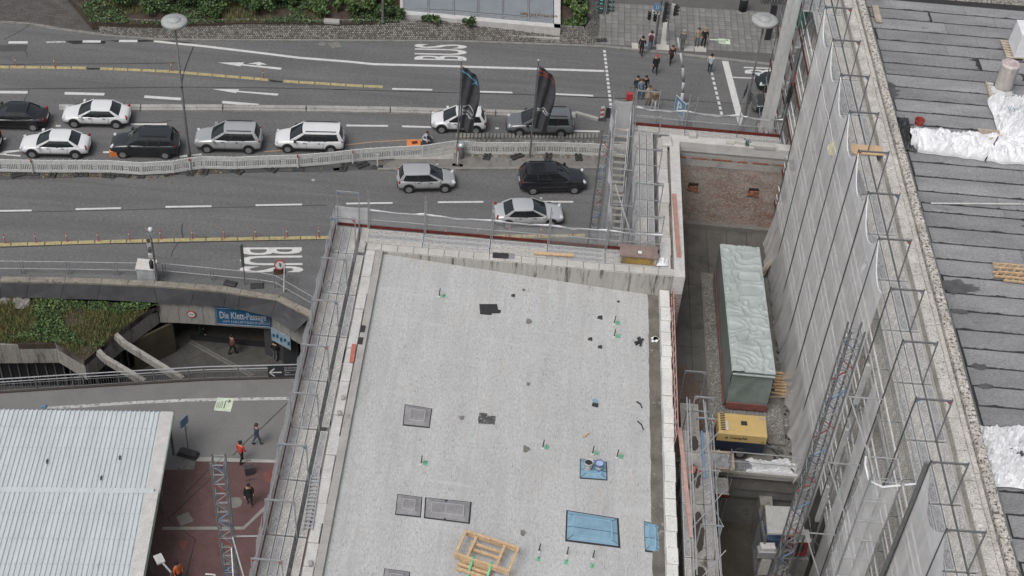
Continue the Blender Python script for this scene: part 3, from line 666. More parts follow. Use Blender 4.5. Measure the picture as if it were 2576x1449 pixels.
# ================================================================== corrugated roof shelter (bottom left)
sh = thing('corrugated_roof_shelter', 'white corrugated metal roof shelter on the near left footpath', 'shelter', V(-24,44,0))
zr = 3.2
T0, T1 = ZA(-200,218,zr), ZA(1275,240,zr); B0, B1 = ZA(-500,1900,zr), ZA(1085,1900,zr)
ex = (T1-T0).normalized(); ey = V(ex.y, -ex.x, 0)
corr = mat('corrugated_white', (.47,.51,.525), .45, .08, 1, .1, 18, sx=(2.5,.4,1), spots=[((.33,.34,.34), 2.2, .58, .16), ((.2,.2,.19), 5, .7, .06)])
rw = (T1-T0).length
def roof_sheet(y0, y1, z0, z1, nm):
    # one sheet per metre strip: trapezoid ribs
    pitch = .245; n = int((rw-.25)/pitch); per = 4
    k = 0
    while k < n:
        mb = MB(); prof = []
        for i in range(k, min(n, k+per)):
            x = rw-.62-i*pitch
            prof += [(x, .0), (x-.1, .0), (x-.125, .055), (x-.205, .055), (x-.23, 0)]
        x = prof[-1][0]; prof.append((x-.015, 0))
        for (xa, za), (xb, zb) in zip(prof, prof[1:]):
            P = [T0+ex*xa+ey*y0, T0+ex*xb+ey*y0, T0+ex*xb+ey*y1, T0+ex*xa+ey*y1]
            mb.add([V(p.x, p.y, h) for p, h in zip(P, (z0+za, z0+zb, z1+zb, z1+za))], [(0,1,2,3)])
        mb.build('roof_sheet', corr, sh); k += per
ridge = (ZA(600,832,zr)-T0).dot(ey)
roof_sheet(.05, ridge-.02, zr, zr+.05, 'a'); roof_sheet(ridge+.02, ridge+11, zr+.1, zr+.15, 'b')
mb = MB(); a = T0+ey*ridge; b = T0+ex*(rw-.25)+ey*ridge; a.z = b.z = zr+.13; mb.beam(a, b, .32, .03); mb.build('cover_strip', corr, sh)
for y0, y1, z in ((.05, ridge-.02, zr), (ridge+.02, ridge+11, zr+.1)):
    mb = MB(); P = [T0+ex*(rw-.64)+ey*y0, T0+ex*rw+ey*y0, T0+ex*rw+ey*y1, T0+ex*(rw-.64)+ey*y1]
    mb.add([V(p.x, p.y, z+.04) for p in P]+[V(p.x, p.y, z-.02) for p in P], [(3,2,1,0),(4,5,6,7),(0,1,5,4),(1,2,6,5)]); mb.build('verge_flashing', plaster_white, sh)
mb = MB(); a = T0.copy(); b = T1.copy(); a.z = b.z = zr-.06; mb.beam(a, b, .12, .14); mb.build('gutter', steel_dark, sh)
mb = MB(); mb.beam(T1+ey*.1-V(0,0,.1), T1+ey*12-V(0,0,.1), .08, .2); mb.build('edge_beam', mat('pale_green_trim', (.35,.45,.4), .5), sh)
for k in (.3, 4.2, 8.2):
    for xo in (-.25, -4.5, -8.5):
        p = T1+ex*xo+ey*k; MB().box(p.x-.06, p.y-.06, 0, p.x+.06, p.y+.06, zr-.05).build('post', steel_dark, sh)
# screws on the purlin lines
mb = MB()
for yy in (1.35, 2.75, ridge+1.5, ridge+3.1, ridge+4.6):
    for i in range(0, 44): p = T0+ex*(rw-.8-i*.245)+ey*yy; mb.lathe((p.x, p.y, zr+(.055 if yy < ridge else .16)+.045), [(.02,0),(.02,.015)], 5)
mb.build('roof_screws', steel_dark, sh, kind='stuff')
for x, y, l in [(345,610,'left'), (878,583,'right'), (742,733,'lower')]:
    p = ZA(x, y, zr+.12); mb = MB(); mb.obox(p, .09, .22, .06, .3); mb.obox(p+V(.0,.12,.02), .05,.12,.05,.5); mb.build('debris_scrap', black_sheet, label='small dark scrap on the corrugated roof, the %s one' % l, cat='debris', group='scraps on the corrugated roof')
# ================================================================== scaffold kit
deck_a = mat('deck_steel', (.3,.295,.285), .65, .2, 1.2, .3, 30, spots=[((.52,.51,.49), 16, .53, .04), ((.13,.13,.125), 21, .58, .04)])
deck_b = mat('deck_steel_b', (.36,.345,.32), .65, .2, 1.2, .3, 30, spots=[((.56,.55,.52), 14, .55, .04), ((.17,.16,.145), 18, .58, .04)])
deck_c = mat('deck_steel_c', (.27,.272,.275), .65, .2, 1.2, .3, 30, spots=[((.45,.45,.45), 18, .56, .04), ((.11,.11,.11), 22, .56, .04)])
rimm = mat('deck_rim', (.5,.51,.51), .5, .15, 5, .15, 40, metal=.2)
DK = {}
def deck(par, x, y, z, ln, wd, axis='y', kind=None, name='deck_board'):
    """steel plank: perforated plate with raised rims, centre (x,y), top at z"""
    k = R.randrange(3) if kind is None else kind; key = (round(ln,3), round(wd,3), axis, k)
    if key in DK: return share(name, DK[key], (x, y, z), 0, par)
    mb = MB(); a, b = ((wd, ln) if axis == 'y' else (ln, wd))
    mb.box(-a/2+.008, -b/2+.012, -.05, a/2-.008, b/2-.012, -.012)
    mb.cur = 1
    r_ = .03
    mb.box(-a/2+.004, -b/2+.01, -.06, -a/2+r_, b/2-.01, .004); mb.box(a/2-r_, -b/2+.01, -.06, a/2-.004, b/2-.01, .004)
    mb.box(-a/2+r_, -b/2+.01, -.06, a/2-r_, -b/2+.01+r_, .003); mb.box(-a/2+r_, b/2-.01-r_, -.06, a/2-r_, b/2-.01, .003)
    o = mb.build(name, [[deck_a, deck_b, deck_c][k], rimm], par); off = WO[par.name]
    o.location = V(x, y, z)-off
    for v in o.data.vertices: v.co += off
    DK[key] = o; return o
def tb(par, a, b, name='tube', r=.026, m=None, n=6):
    return MB().tube(a, b, r, n).build(name, m or steel, par)
def frame_top(par, xa, xb, y, z0, z1, m=None, corner=None):
    """H-frame: two standards, flat top transom and little corner gussets"""
    tb(par, (xa, y, z0), (xa, y, z1), 'standard'); tb(par, (xb, y, z0), (xb, y, z1), 'standard')
    mb = MB(); mb.beam((xa, y, z1-.03), (xb, y, z1-.03), .05, .06); mb.build('transom', steel, par)
    for xx, s in ((xa, 1), (xb, -1)):
        mb = MB(); mb.add([(xx, y-.015, z1-.06), (xx+s*.17, y-.015, z1-.06), (xx, y-.015, z1-.24), (xx, y+.015, z1-.06), (xx+s*.17, y+.015, z1-.06), (xx, y+.015, z1-.24)], [(0,1,2),(5,4,3),(0,3,4,1),(1,4,5,2),(2,5,3,0)])
        mb.build('gusset', corner or R.choice([bluem, steel, steel, redm]), par)
net_m = nmat('debris_net', (.95,.95,.96), .44)
net_w = nmat('debris_net_white', (.74,.75,.76), .66)
def netstrip(par, a, b, z0, z1, nrm, name='debris_net', m=None, sag=.06, nu=28, nv=6, wob=.05):
    sd = R.uniform(0, 50)
    def f(u, v):
        p = a.lerp(b, u); zt = z1-sag*abs(math.sin(u*PI*max(1, round((b-a).length/2.57)))); z = z0+(zt-z0)*v
        k = mnoise.noise(V(u*(b-a).length*1.1+sd, z*.35, sd))*wob+mnoise.noise(V(u*(b-a).length*4+sd, z*.8, sd))*wob*.4
        return V(p.x+nrm[0]*k, p.y+nrm[1]*k, z)
    return MB().grid(f, nu, nv).build(name, m or net_m, par, True)
# ================================================================== station wing (front block and court)
wing = thing('station_wing', 'station wing under renovation with bare concrete flat roof and white parapet', 'building', V(0,30,0))
SZ0, SZ1 = 19.86, 18.78
def slab_z(x): return SZ0+(x+5.72)*(SZ1-SZ0)/11.9
MB().box(-6.4, 12, 0, 6.6, 47.4, 18.3).build('wall', concrete_light, wing)
def rs(u, v):
    x = -5.72+12.2*u; y = 12+35.1*v; return V(x, y, slab_z(x)+.004*mnoise.noise(V(x*.7, y*.7, 0)))
mb = MB(); mb.grid(rs, 24, 50); roof = mb.build('roof_slab', slabm, wing)
# left parapet: white stone blocks and an inner rim
y = 12.0; k = 0
while y < 47.0:
    l_ = R.uniform(.75,1.25); l_ = min(l_, 47.02-y)
    if l_ < .2: break
    w1 = R.uniform(-.03,.03); h_ = 20+R.uniform(-.03,.02)
    mb = MB(); mb.cbox((-6.24+w1/2, y+l_/2, 18), .4+w1, l_-.02, h_-18, 0, .02)
    mb.build('parapet_block', plaster_white, wing); y += l_
def rim(u, v, x0, x1, z): pass
mb = MB(); mb.box(-6.02, 12, 18.3, -5.72, 47.05, 20.03); mb.build('parapet_rim', concrete, wing)
mb = MB(); mb.box(-6.42, 12, 17.5, -6.5, 47.4, 19.8); mb.build('stone_ledge', concrete_light, wing)
# front parapet
x = -6.45
while x < 7.0:
    l_ = min(R.uniform(.62,.72), 7.05-x)
    if l_ < .1: break
    MB().cbox((x+l_/2, 47.25, 18), l_-.015, .42, 2.0+R.uniform(-.008,.008), 0, .015).build('parapet_block', concrete_light, wing); x += l_
stain = mat('stained_concrete', (.36,.355,.33), .85, .12, 1.2, .2, 20, .3, 30, sx=(5,5,.5), spots=[((.09,.085,.065), .75, .53, .12)])
mb = MB(); mb.box(-5.72, 46.98, 17.6, 6.9, 47.035, 19.96); mb.build('parapet_inner_face', stain, wing)
# gutter strip of wet dark screed on the right
mb = MB()
def gut(u, v):
    y = 12+35*v; x0 = 5.98+.07*mnoise.noise(V(y*.9, 0, 2))+.03*mnoise.noise(V(y*4, 0, 2)); x = x0+(6.46-x0)*u
    return V(x, y, slab_z(x)+.012+.01*mnoise.noise(V(x*5, y*5, 0)))
mb.grid(gut, 5, 160); mb.build('gutter_strip', mat('wet_screed', (.13,.12,.105), .7, .3, 1.5, .2, 20, .3, 20, spots=[((.3,.29,.27), 2, .6, .1)]), wing)
y = 12.0; wm = mat('white_stone_pitted', (.6,.6,.58), .85, .1, 1, .2, 25, .4, 30, spots=[((.3,.29,.27), 8, .62, .06)])
while y < 46.9:
    l_ = min(R.uniform(.66,.86), 46.95-y)
    if l_ < .2: break
    MB().cbox((6.68+R.uniform(-.02,.02), y+l_/2, 18), .42, l_-.03, 1.2+R.uniform(-.03,.03), 0, .02).build('parapet_block', wm, wing); y += l_
# red-pink guard posts along the right parapet (leaning bars)
gp_ = thing('red_guard_bars', 'row of red and pale pink guard bars bolted along the right roof edge', 'guard bars', V(7, 42, 19.2))
pinkm = mat('faded_pink_paint', (.42,.27,.24), .6, .2, 4)
for i in range(14):
    yy = 46.2-i*.62
    tb(gp_, (6.88, yy, 18.9), (6.93, yy, 20.0), 'post', .02, redm if i < 2 else pinkm); 
    if i < 13: tb(gp_, (6.93, yy, 19.95), (6.93, yy-.62, 19.95), 'rail', .022, pinkm); tb(gp_, (6.91, yy, 19.5), (6.91, yy-.62, 19.5), 'rail', .022, pinkm)
# block under and round the court
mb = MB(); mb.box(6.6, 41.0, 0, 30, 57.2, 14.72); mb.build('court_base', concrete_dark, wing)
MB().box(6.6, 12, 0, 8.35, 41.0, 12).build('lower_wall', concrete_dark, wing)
# west and north court walls
brick = mat('rough_brick_plaster', (.28,.23,.2), .95, .25, 1.2, .4, 16, .9, 12, sx=(1,1,1.8), spots=[((.23,.125,.09), .8, .5, .2), ((.4,.385,.37), 9, .54, .07), ((.1,.075,.068), 7, .59, .06)])
MB().box(6.45, 47.46, 10, 7.18, 57.0, 19.7).build('court_wall_west', brick, wing)
MB().box(7.18, 56.86, 14.72, 13.0, 57.35, 19.2).build('court_wall_north', brick, wing)
MB().box(7.18, 56.84, 19.2, 13.0, 57.30, 19.5).build('stone_course', concrete_light, wing)
MB().box(7.18, 56.845, 18.55, 13.0, 57.31, 18.95).build('concrete_course', concrete, wing)
redb = mat('red_brick', (.27,.11,.07), .9, .25, 3, .3, 12, .4, 20)
x = 7.2
while x < 13:
    MB().cbox((x+.12, 57.05, 18.96), .235, .425, .1, 0, .008).build('brick', redb if R.random() < .75 else brick, wing); x += .25
x = 7.2
while x < 13:
    l_ = R.uniform(.45,.9); MB().cbox((x+l_/2, 57.06, 19.07), l_-.015, .44, .125, 0, .01).build('stone_block', concrete, wing); x += l_
for cx in (8.55, 11.55):
    mb = MB()
    for i, (dx, dz) in enumerate([(-.2,0),(-.02,.06),(.16,-.03),(-.1,.18),(.12,.2)]): mb.cbox((cx+dx, 56.83, 17.0+dz), .2, .1, .14, R.uniform(-.2,.2), .01)
    mb.build('broken_brick', redb, wing)
    MB().box(cx-.26, 56.80, 17.22, cx+.22, 56.87, 17.48).build('putlog_hole', mat('hole_dark', (.035,.025,.02), .95), wing)
MB().box(7.18, 56.6, 14.72, 13.0, 56.9, 15.05).build('wall_base', concrete_dark, wing)
# white parapet caps
MB().box(6.98, 46.95, 19.0, 7.45, 56.72, 20.03).build('white_cap', plaster_white, wing)
MB().box(6.98, 56.72, 19.5, 13.05, 57.22, 20.03).build('white_cap', plaster_white, wing)
y = 47.5
while y < 56.9:
    l_ = min(R.uniform(.9,1.5), 57-y); MB().cbox((6.62+R.uniform(-.03,.03), y+l_/2, 18), .5, l_-.03, 1.98+R.uniform(-.03,.02), 0, .03).build('parapet_block', plaster_white if R.random() < .6 else concrete_light, wing); y += l_
MB().box(6.86, 46.96, 15, 7.46, 47.46, 19.0).build('wall_end', brick, wing)
# court floor slabs
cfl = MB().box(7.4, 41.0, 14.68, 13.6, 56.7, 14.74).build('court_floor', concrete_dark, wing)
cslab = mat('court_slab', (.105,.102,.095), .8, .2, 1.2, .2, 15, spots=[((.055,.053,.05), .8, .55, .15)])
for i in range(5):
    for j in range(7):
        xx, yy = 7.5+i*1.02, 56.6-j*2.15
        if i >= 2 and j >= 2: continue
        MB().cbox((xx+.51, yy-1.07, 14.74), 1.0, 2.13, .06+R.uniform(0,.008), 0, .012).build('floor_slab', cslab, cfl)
bs = [(7.5,41.2),(9.1,41.2),(9.05,43.4),(8.8,45.6),(8.2,46.9),(7.6,46.2)]
MB().poly([V(x, y, 14.815) for x, y in bs]).build('brown_stain', mat('brown_stain', (.12,.085,.07), .7, .3, 1.2, .2, 14, spots=[((.07,.06,.055), 1.5, .55, .15)]), cfl)
# roof level details ------------------------------------------------
def on_roof(f, x, y, dz=0):
    p = f(x, y, 19.4)
    for _ in range(4): p = f(x, y, slab_z(p.x)+dz)
    return p
greym = mat('bitumen_sheet', (.23,.228,.235), .8, .15, 2, .25, 30, .3, 50)
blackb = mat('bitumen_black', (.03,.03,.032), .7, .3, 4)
bluetarp = mat('blue_sheet', (.19,.31,.4), .5, .12, 3, .08, 20, spots=[((.13,.25,.35), 2, .6, .15)])
def cover(f, q, m, label, h=.07, inset=.17, split=None, under=True, name='roof_cover', grp=None):
    P = [on_roof(f, *p) for p in q]; c = sum(P, V(0,0,0))/4
    t = thing(name, label, 'cover sheet', c, grp)
    if under:
        mb = MB(); mb.poly([c+(p-c)*1.0+V(R.uniform(-.03,.03), R.uniform(-.03,.03), .006) for p in P[::-1]]) if False else None
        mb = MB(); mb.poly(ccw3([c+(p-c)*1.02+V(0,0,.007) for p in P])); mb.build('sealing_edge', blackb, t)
    # sheet draped over a raised frame
    n = 22
    def bl(u, v): return P[0].lerp(P[1], u).lerp(P[3].lerp(P[2], u), v)
    W_ = (P[1]-P[0]).length; D_ = (P[3]-P[0]).length
    def hh(u, v):
        e = min(u*W_, (1-u)*W_, v*D_, (1-v)*D_); z = .012+h*max(0, min(1, (e-.06)/inset))
        for sp in (split or []): z -= .02*math.exp(-((u-sp)*W_/.02)**2)
        return z
    def f2(u, v):
        p = bl(.02+.95*u, .02+.93*v); k = .006*mnoise.noise(V(p.x*6, p.y*6, 1)); return p+V(0,0,hh(u, v)+k)
    o = MB().grid(f2, n, n).build('sheet', m, t, True)
    fr = MB(); ui, vi = (.06+inset)/W_, (.06+inset)/D_
    for a, b in (((ui,vi),(1-ui,vi)), ((1-ui,vi),(1-ui,1-vi)), ((1-ui,1-vi),(ui,1-vi)), ((ui,1-vi),(ui,vi))):
        fr.beam(f2(*a)+V(0,0,.004), f2(*b)+V(0,0,.004), .035, .02)
    for sp in (split or []): fr.beam(f2(sp, vi)+V(0,0,.004), f2(sp, 1-vi)+V(0,0,.004), .03, .02)
    fr.build('ridge', mat('ridge_grey', (.33,.33,.335), .8) if m is greym else mat('ridge_blue', (.22,.38,.5), .5), o)
    if m is bluetarp:
        fo = MB()
        for (a, b) in (((0,.56),(1,.56)), ((0,.06),(ui,vi)), ((1,.94),(1-ui,1-vi)), ((0,1),(ui,1-vi)), ((1,0),(1-ui,vi))):
            for i in range(8): fo.beam(f2(a[0]+(b[0]-a[0])*i/8, a[1]+(b[1]-a[1])*i/8)+V(0,0,.004), f2(a[0]+(b[0]-a[0])*(i+1)/8, a[1]+(b[1]-a[1])*(i+1)/8)+V(0,0,.004), .022, .006)
        fo.build('fold_line', mat('fold_dark', (.04,.09,.14), .7), o)
    return t
def ccw3(P):
    a = sum(P[i].x*P[(i+1)%len(P)].y-P[(i+1)%len(P)].x*P[i].y for i in range(len(P)))
    return P if a > 0 else P[::-1]
gcov = 'grey bitumen covers on the flat roof'
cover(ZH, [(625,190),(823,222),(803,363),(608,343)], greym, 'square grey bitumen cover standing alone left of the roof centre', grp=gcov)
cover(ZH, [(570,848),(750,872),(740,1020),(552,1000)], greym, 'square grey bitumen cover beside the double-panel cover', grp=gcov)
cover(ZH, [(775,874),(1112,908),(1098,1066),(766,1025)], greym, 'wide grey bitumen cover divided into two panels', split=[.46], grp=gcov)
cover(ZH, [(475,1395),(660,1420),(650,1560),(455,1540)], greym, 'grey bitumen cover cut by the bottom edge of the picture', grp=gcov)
bcov = 'blue sheets on the flat roof'
cover(ZH, [(1812,968),(2190,1028),(2203,1243),(1804,1193)], bluetarp, 'large blue sheet with folded edges on the right of the roof', h=.06, grp=bcov)
cover(ZH, [(2378,1048),(2490,1075),(2495,1285),(2388,1270)], bluetarp, 'narrow blue sheet tucked against the right roof edge', h=.05, inset=.1, grp=bcov)
cover(ZH, [(1912,588),(2105,612),(2110,748),(1908,733)], bluetarp, 'small blue sheet under the two paint buckets', h=.05, grp=bcov)
for f, pts, lab in [(ZH, [(1170,248),(1228,255),(1230,270),(1290,275),(1285,338),(1165,330),(1160,300)], 'mottled'), (ZB, [(1170,940),(1300,940),(1308,980),(1330,985),(1325,1008),(1262,1010),(1258,1022),(1175,1015)], 'jagged')]:
    P = ccw3([on_roof(f, *p, .008) for p in pts]); MB().poly(P).build('bitumen_patch', blackb if lab == 'jagged' else mat('bitumen_worn', (.07,.07,.07), .8, .3, 4, .3, 20, spots=[((.3,.3,.3), 9, .55, .06)]), roof)
for f, x, y, r_ in [(ZH,1530,38,.12),(ZH,1505,515,.22),(ZH,1488,1130,.16),(ZH,1040,285,.14),(ZB,1530,1070,.18),(ZB,1495,835,.1)]:
    p = on_roof(f, x, y, .007); mb = MB(); mb.poly([p+V(r_*math.cos(a)*R.uniform(.6,1.1), r_*math.sin(a)*R.uniform(.6,1.1), 0) for a in [i*PI/6 for i in range(12)]]); mb.build('patch_mark', concrete_dark, roof)
# anchor rods with green spray marks
greenp = mat('green_spray', (.12,.5,.28), .7)
rods = [(ZH,742,625,'left of the roof centre'),(ZH,1635,508,'standing alone in the roof middle'),(ZH,2000,552,'behind the buckets, left of two'),(ZH,2180,578,'behind the buckets, right of two'),(ZH,1607,1270,'in the front row of three, left'),(ZH,1812,1295,'in the front row of three, middle'),(ZH,2002,1320,'in the front row of three, right'),(ZB,875,885,'farthest left near the far parapet'),(ZB,2160,1085,'near the right edge, farther of two'),(ZB,2160,1180,'near the right edge, nearer of two')]
for i, (f, x, y, lb) in enumerate(rods):
    p = on_roof(f, x, y); t = thing('anchor_rod', 'black anchor rod with green spray mark '+lb, 'anchor rod', p, 'anchor rods on the flat roof')
    MB().tube(p, p+V(.03,.04,.42), .022, 8).build('rod', black_metal, t)
    mb = MB(); mb.lathe(p+V(0,-.02,0), [(.075,.004),(.075,.03),(.045,.05)], 10); mb.build('base_washer', plaster_white, t)
    mb = MB(); q = p+V(.18 if i not in (4,5,6) else 0, .06 if i not in (4,5,6) else -.32, .01)
    for k in range(3): a = R.uniform(0, PI); mb.beam(q+V(-.09+.05*k, -.09, 0), q+V(-.05+.05*k+.05*math.cos(a), .1*math.sin(a)+.02, 0), .03, .004); mb.beam(q+V(-.08,.06-.08*k,0), q+V(.08,.08-.08*k,0), .025, .004)
    mb.build('green_spray_mark', greenp, roof)
# little debris on the roof
for f, x, y, s, lb in [(ZB,1417,880,.09,'nearest the far parapet'),(ZB,2055,1042,.12,'tilted one beside the far anchor rods'),(ZB,1983,1200,.1,'left of a pair'),(ZB,2055,1258,.1,'right of a pair'),(ZB,2190,925,.06,'tiny one near the stained wall')]:
    p = on_roof(f, x, y); MB().add([p+V(-s,-s*.6,.01), p+V(s,-s,.01), p+V(s*.8,s,.05), p+V(-s*.7,s*.7,.03), p+V(0,0,.07)], [(0,1,4),(1,2,4),(2,3,4),(3,0,4),(3,2,1,0)]).build('bitumen_scrap', blackb, label='small black scrap on the concrete roof, '+lb, cat='debris', group='black scraps on the flat roof')
for f, x0, y0, x1, y1, w_, m, lb in [(ZH,1930,430,1975,398,.07,wood,'short wooden offcut lying on the concrete roof'),(ZH,2325,168,2365,215,.04,blackb,'black bitumen strip curled on the roof near the right edge'),(ZH,2330,310,2375,375,.03,blackb,'thin black wire bent on the roof near the right edge')]:
    a, b = on_roof(f, x0, y0, .03), on_roof(f, x1, y1, .03); m_ = a.lerp(b, .5)+V(.05 if m is blackb else 0, .04 if m is blackb else 0, 0)
    mb = MB(); mb.beam(a, m_, w_, .05); mb.beam(m_, b, w_, .045); mb.build('offcut' if m is wood else 'bitumen_strip', m, label=lb, cat='debris')
p = on_roof(ZB, 2345, 1225); mb = MB()
for k in range(9): a = R.uniform(0, 6.28); mb.beam(p+V(R.uniform(-.1,.1), R.uniform(-.1,.1), .03), p+V(.22*math.cos(a), .25*math.sin(a), .05+R.uniform(0,.08)), .08, .04)
mb.build('strap_heap', blackb, label='tangled black straps beside the wet gutter strip', cat='debris')
p = on_roof(ZB, 2465, 1200); mb = MB()
for k in range(5): mb.obox(p+V(R.uniform(-.1,.1), R.uniform(-.12,.12), .06), .25, .12, .03, R.uniform(0,3))
mb.build('paper_scraps', white_sheet, label='white paper scraps lying in the wet gutter strip', cat='debris')
p = on_roof(ZH, 2020, 175); mb = MB(); mb.obox(p+V(0,.03,.03), .17, .26, .05, .3); mb.cur = 1; mb.obox(p+V(0,-.17,.04), .24, .15, .07, -.2)
mb.build('blue_scrap', [bluetarp, blackb], label='small blue and black scrap on the roof beyond the buckets', cat='debris')
# paint buckets
def bucket(p, label, body, inner, grp=None):
    t = thing('paint_bucket', label, 'bucket', p, grp)
    MB().lathe(p, [(.13,0),(.165,.36),(.172,.37),(.172,.4),(.16,.4),(.155,.34)], 16, False).build('body', body, t, True)
    MB().lathe(p+V(0,0,.33), [(.155,0),(.15,.004)], 16).build('contents', inner, t)
    MB().lathe(p+V(0,0,.1), [(.146,0),(.158,.16)], 16, False).build('paper_label', mat('label_mix', (.4,.4,.42), .6, .5, 9, .4, 20, spots=[((.5,.06,.06), 7, .58, .05)]), t)
    mb = MB(); pts = [p+V(.17*math.cos(a), .04, .36+.1*math.sin(a)*1.0-.12) for a in [PI+i*PI/8 for i in range(9)]]; mb.path(pts, .006, 4); mb.build('handle', steel_dark, t)
p = on_roof(ZH, 1968, 660, .06); bucket(p, 'open paint bucket with dark contents standing on the small blue sheet', white_plastic, blackb)
p = on_roof(ZH, 2045, 665, .06); bucket(p, 'open bucket with blue and white contents beside the dark paint bucket', mat('bucket_blue', (.14,.2,.35), .5, .3, 7), mat('bag_blue_white', (.35,.42,.6), .5, .5, 9))
# timber frame bundle with green straps
o0 = on_roof(ZI, 260, 905); t = thing('timber_frame_bundle', 'bundle of raw timber frames tied with green straps on the roof', 'timber frames', o0)
e1 = (on_roof(ZI,1020,745,.4)-on_roof(ZI,325,480,.4)); L_ = e1.length; e1.normalize(); e2_ = V(e1.y, -e1.x, 0); A = on_roof(ZI,325,480,.45); Wd = (on_roof(ZI,185,765,.45)-A).dot(e2_)
def tim(a, b, w_=.1, h_=.08, dz=0):
    p = A+e1*a[0]+e2_*a[1]; q = A+e1*b[0]+e2_*b[1]; p.z = q.z = o0.z+dz; MB().beam(p, q, w_, h_).build('timber', wood, t)
for dz in (.42, .28):
    tim((0,0),(L_,0),.09,.1,dz); tim((-.02,Wd),(L_,Wd),.09,.1,dz)
for s in (.02, .22, .74, .98): tim((s*L_,.05),(s*L_,Wd-.05),.1,.07,.46 if s in (.02,.98) else .36)
for v_ in (.25,.5): tim((.16*L_, Wd*v_),(.78*L_, Wd*v_),.1,.09,.22)
for v_ in (.82,1.0,1.16,1.34): tim((.1*L_,Wd*v_),(.68*L_,Wd*v_),.1,.1,.12)
for s in (.12,.4,.66): tim((s*L_,Wd*.8),(s*L_,Wd*1.38),.1,.08,.04)
for s in (.33,.66):
    mb = MB(); q = [A+e1*(s*L_)+e2_*(Wd*k) for k in (.86,.98,1.08,1.3,1.42)]
    for p, z in zip(q, (.44,.52,.36,.2,.02)): p.z = o0.z+z
    for a, b in zip(q, q[1:]): mb.beam(a, b, .07, .012)
    mb.build('strap', mat('green_strap', (.1,.45,.25), .6, .2, 6), t)
# chest, planks and black mat on the far parapet
ch = thing('tool_chest', 'old wooden tool chest with brown lid standing on the far parapet', 'chest', V(5.35,47.85,20.02))
MB().box(4.6, 47.55, 20.02, 6.15, 48.1, 20.42).build('body', mat('ochre_wood', (.27,.18,.05), .7, .25, 2, .2, 20), ch)
mb = MB(); mb.add([V(4.55,47.5,20.42), V(6.2,47.5,20.42), V(6.2,48.15,20.55), V(4.55,48.15,20.55), V(4.55,47.5,20.48), V(6.2,47.5,20.48), V(6.2,48.15,20.61), V(4.55,48.15,20.61)], [(0,3,2,1),(4,5,6,7),(0,1,5,4),(1,2,6,5),(2,3,7,6),(3,0,4,7)])
lid = mb.build('lid', mat('brown_lid', (.2,.15,.135), .7, .25, 2, .2, 20), ch)
MB().obox((5.42,47.75,20.545), .15, .17, .01, 0).build('paper_label', white_sheet, lid)
for xx in (4.75, 5.95): MB().box(xx-.04, 47.53, 20.1, xx+.04, 47.55, 20.4).build('latch', steel_dark, ch)
for xx in (4.62, 6.13): MB().box(xx-.03, 47.52, 20.02, xx+.03, 47.56, 20.42).build('corner_strip', wood_grey, ch)
a, b = ZB(1570,565,20.06), ZB(1865,583,20.06); MB().beam(a, b, .16, .06).build('plank', wood, label='pale wooden plank lying along the far parapet', cat='plank')
a, b = ZB(1268,580,20.02), ZB(1430,590,20.02); mb = MB(); mb.beam(a, a.lerp(b,.72), .34, .02); mb.cur = 1; mb.beam(a.lerp(b,.74), b, .32, .02); mb.build('rubber_mat', [blackb, greym], label='black rubber mat lying on the far parapet', cat='mat')
p = V(6.45,47.75,20.02); mb = MB(); mb.grid(lambda u, v: p+V((u-.5)*.5, (v-.5)*.5, .05+.28*math.exp(-((u-.5)**2+(v-.5)**2)*9)+.09*mnoise.noise(V(u*6,v*6,1))), 14, 14); mb.build('crumpled_bag', white_sheet, label='crumpled white plastic bag beside the wooden chest', cat='bag')
a, b = ZA(2000,0,20.06), None
a, b = ZB(250,1235,20.07), ZB(232,1368,20.07); MB().beam(a, b, .17, .05).build('red_board', mat('red_board', (.4,.13,.1), .7, .2, 3), label='faded red board lying on the left parapet', cat='board')
for yy in (41.9, 41.2): MB().box(-6.02, yy, 20.02, -5.85, yy+.38, 20.06).build('parapet_recess', blackb, wing)
for i, (xx, yy) in enumerate([(-6.2,38.2),(-6.22,37.4),(-6.2,30.3)]): MB().cbox((xx, yy, 20.0), .14, .2, .12, .3, .02).build('loose_brick', concrete, label='loose brick on the left parapet, %s' % ('farthest from the camera','middle one of three','nearest the camera')[i], cat='brick', group='loose bricks on the left parapet')
# items on the white court caps
a, b = ZC(765,765,20.07), ZC(808,1318,20.07); MB().beam(a, b, .19, .06).build('red_plank', mat('red_plank', (.36,.2,.16), .7, .2, 3), label='long salmon red plank on the white court parapet', cat='plank')
p = ZC(925,265,20.03); MB().cbox((p.x, p.y, 20.03), .36, .3, .2, .05, .02).build('stone_block', concrete_light, label='single pale stone block on the far court parapet', cat='block')
for i, (x0, y0, x1, y1, w_, h_) in enumerate([(1300,300,1390,320,.28,.16),(1425,325,1475,335,.3,.14),(1225,310,1290,318,.2,.08),(1480,320,1650,335,.2,.1),(1470,345,1650,358,.26,.16)]):
    a, b = ZC(x0, y0, 20.1), ZC(x1, y1, 20.1); MB().beam(V(a.x,a.y,20.03+h_/2), V(b.x,b.y,20.03+h_/2), w_, h_).build('stone_offcut', concrete_light, label='pale stone offcut on the far court parapet, '+['second from the left','third from the left','thin one at the left end','long flat one at the back right','large one at the front right'][i], cat='stone', group='stone offcuts on the court parapet')
p = ZC(1400,325,20.05); mb = MB()
for k in range(10): a = R.uniform(0,6.28); mb.beam(p+V(R.uniform(-.1,.1),R.uniform(-.15,.15),.05), p+V(.2*math.cos(a),.25*math.sin(a),.1+R.uniform(0,.1)), .05, .03)
mb.build('green_strap_heap', mat('dull_green_strap', (.06,.12,.1), .7), label='heap of dull green straps between the stone offcuts', cat='straps')
p = ZC(700,295,20.02); MB().cbox((p.x, p.y-.15, 20.0), .5, .7, .14, .1, .04).build('corner_stone', plaster_white, wing)
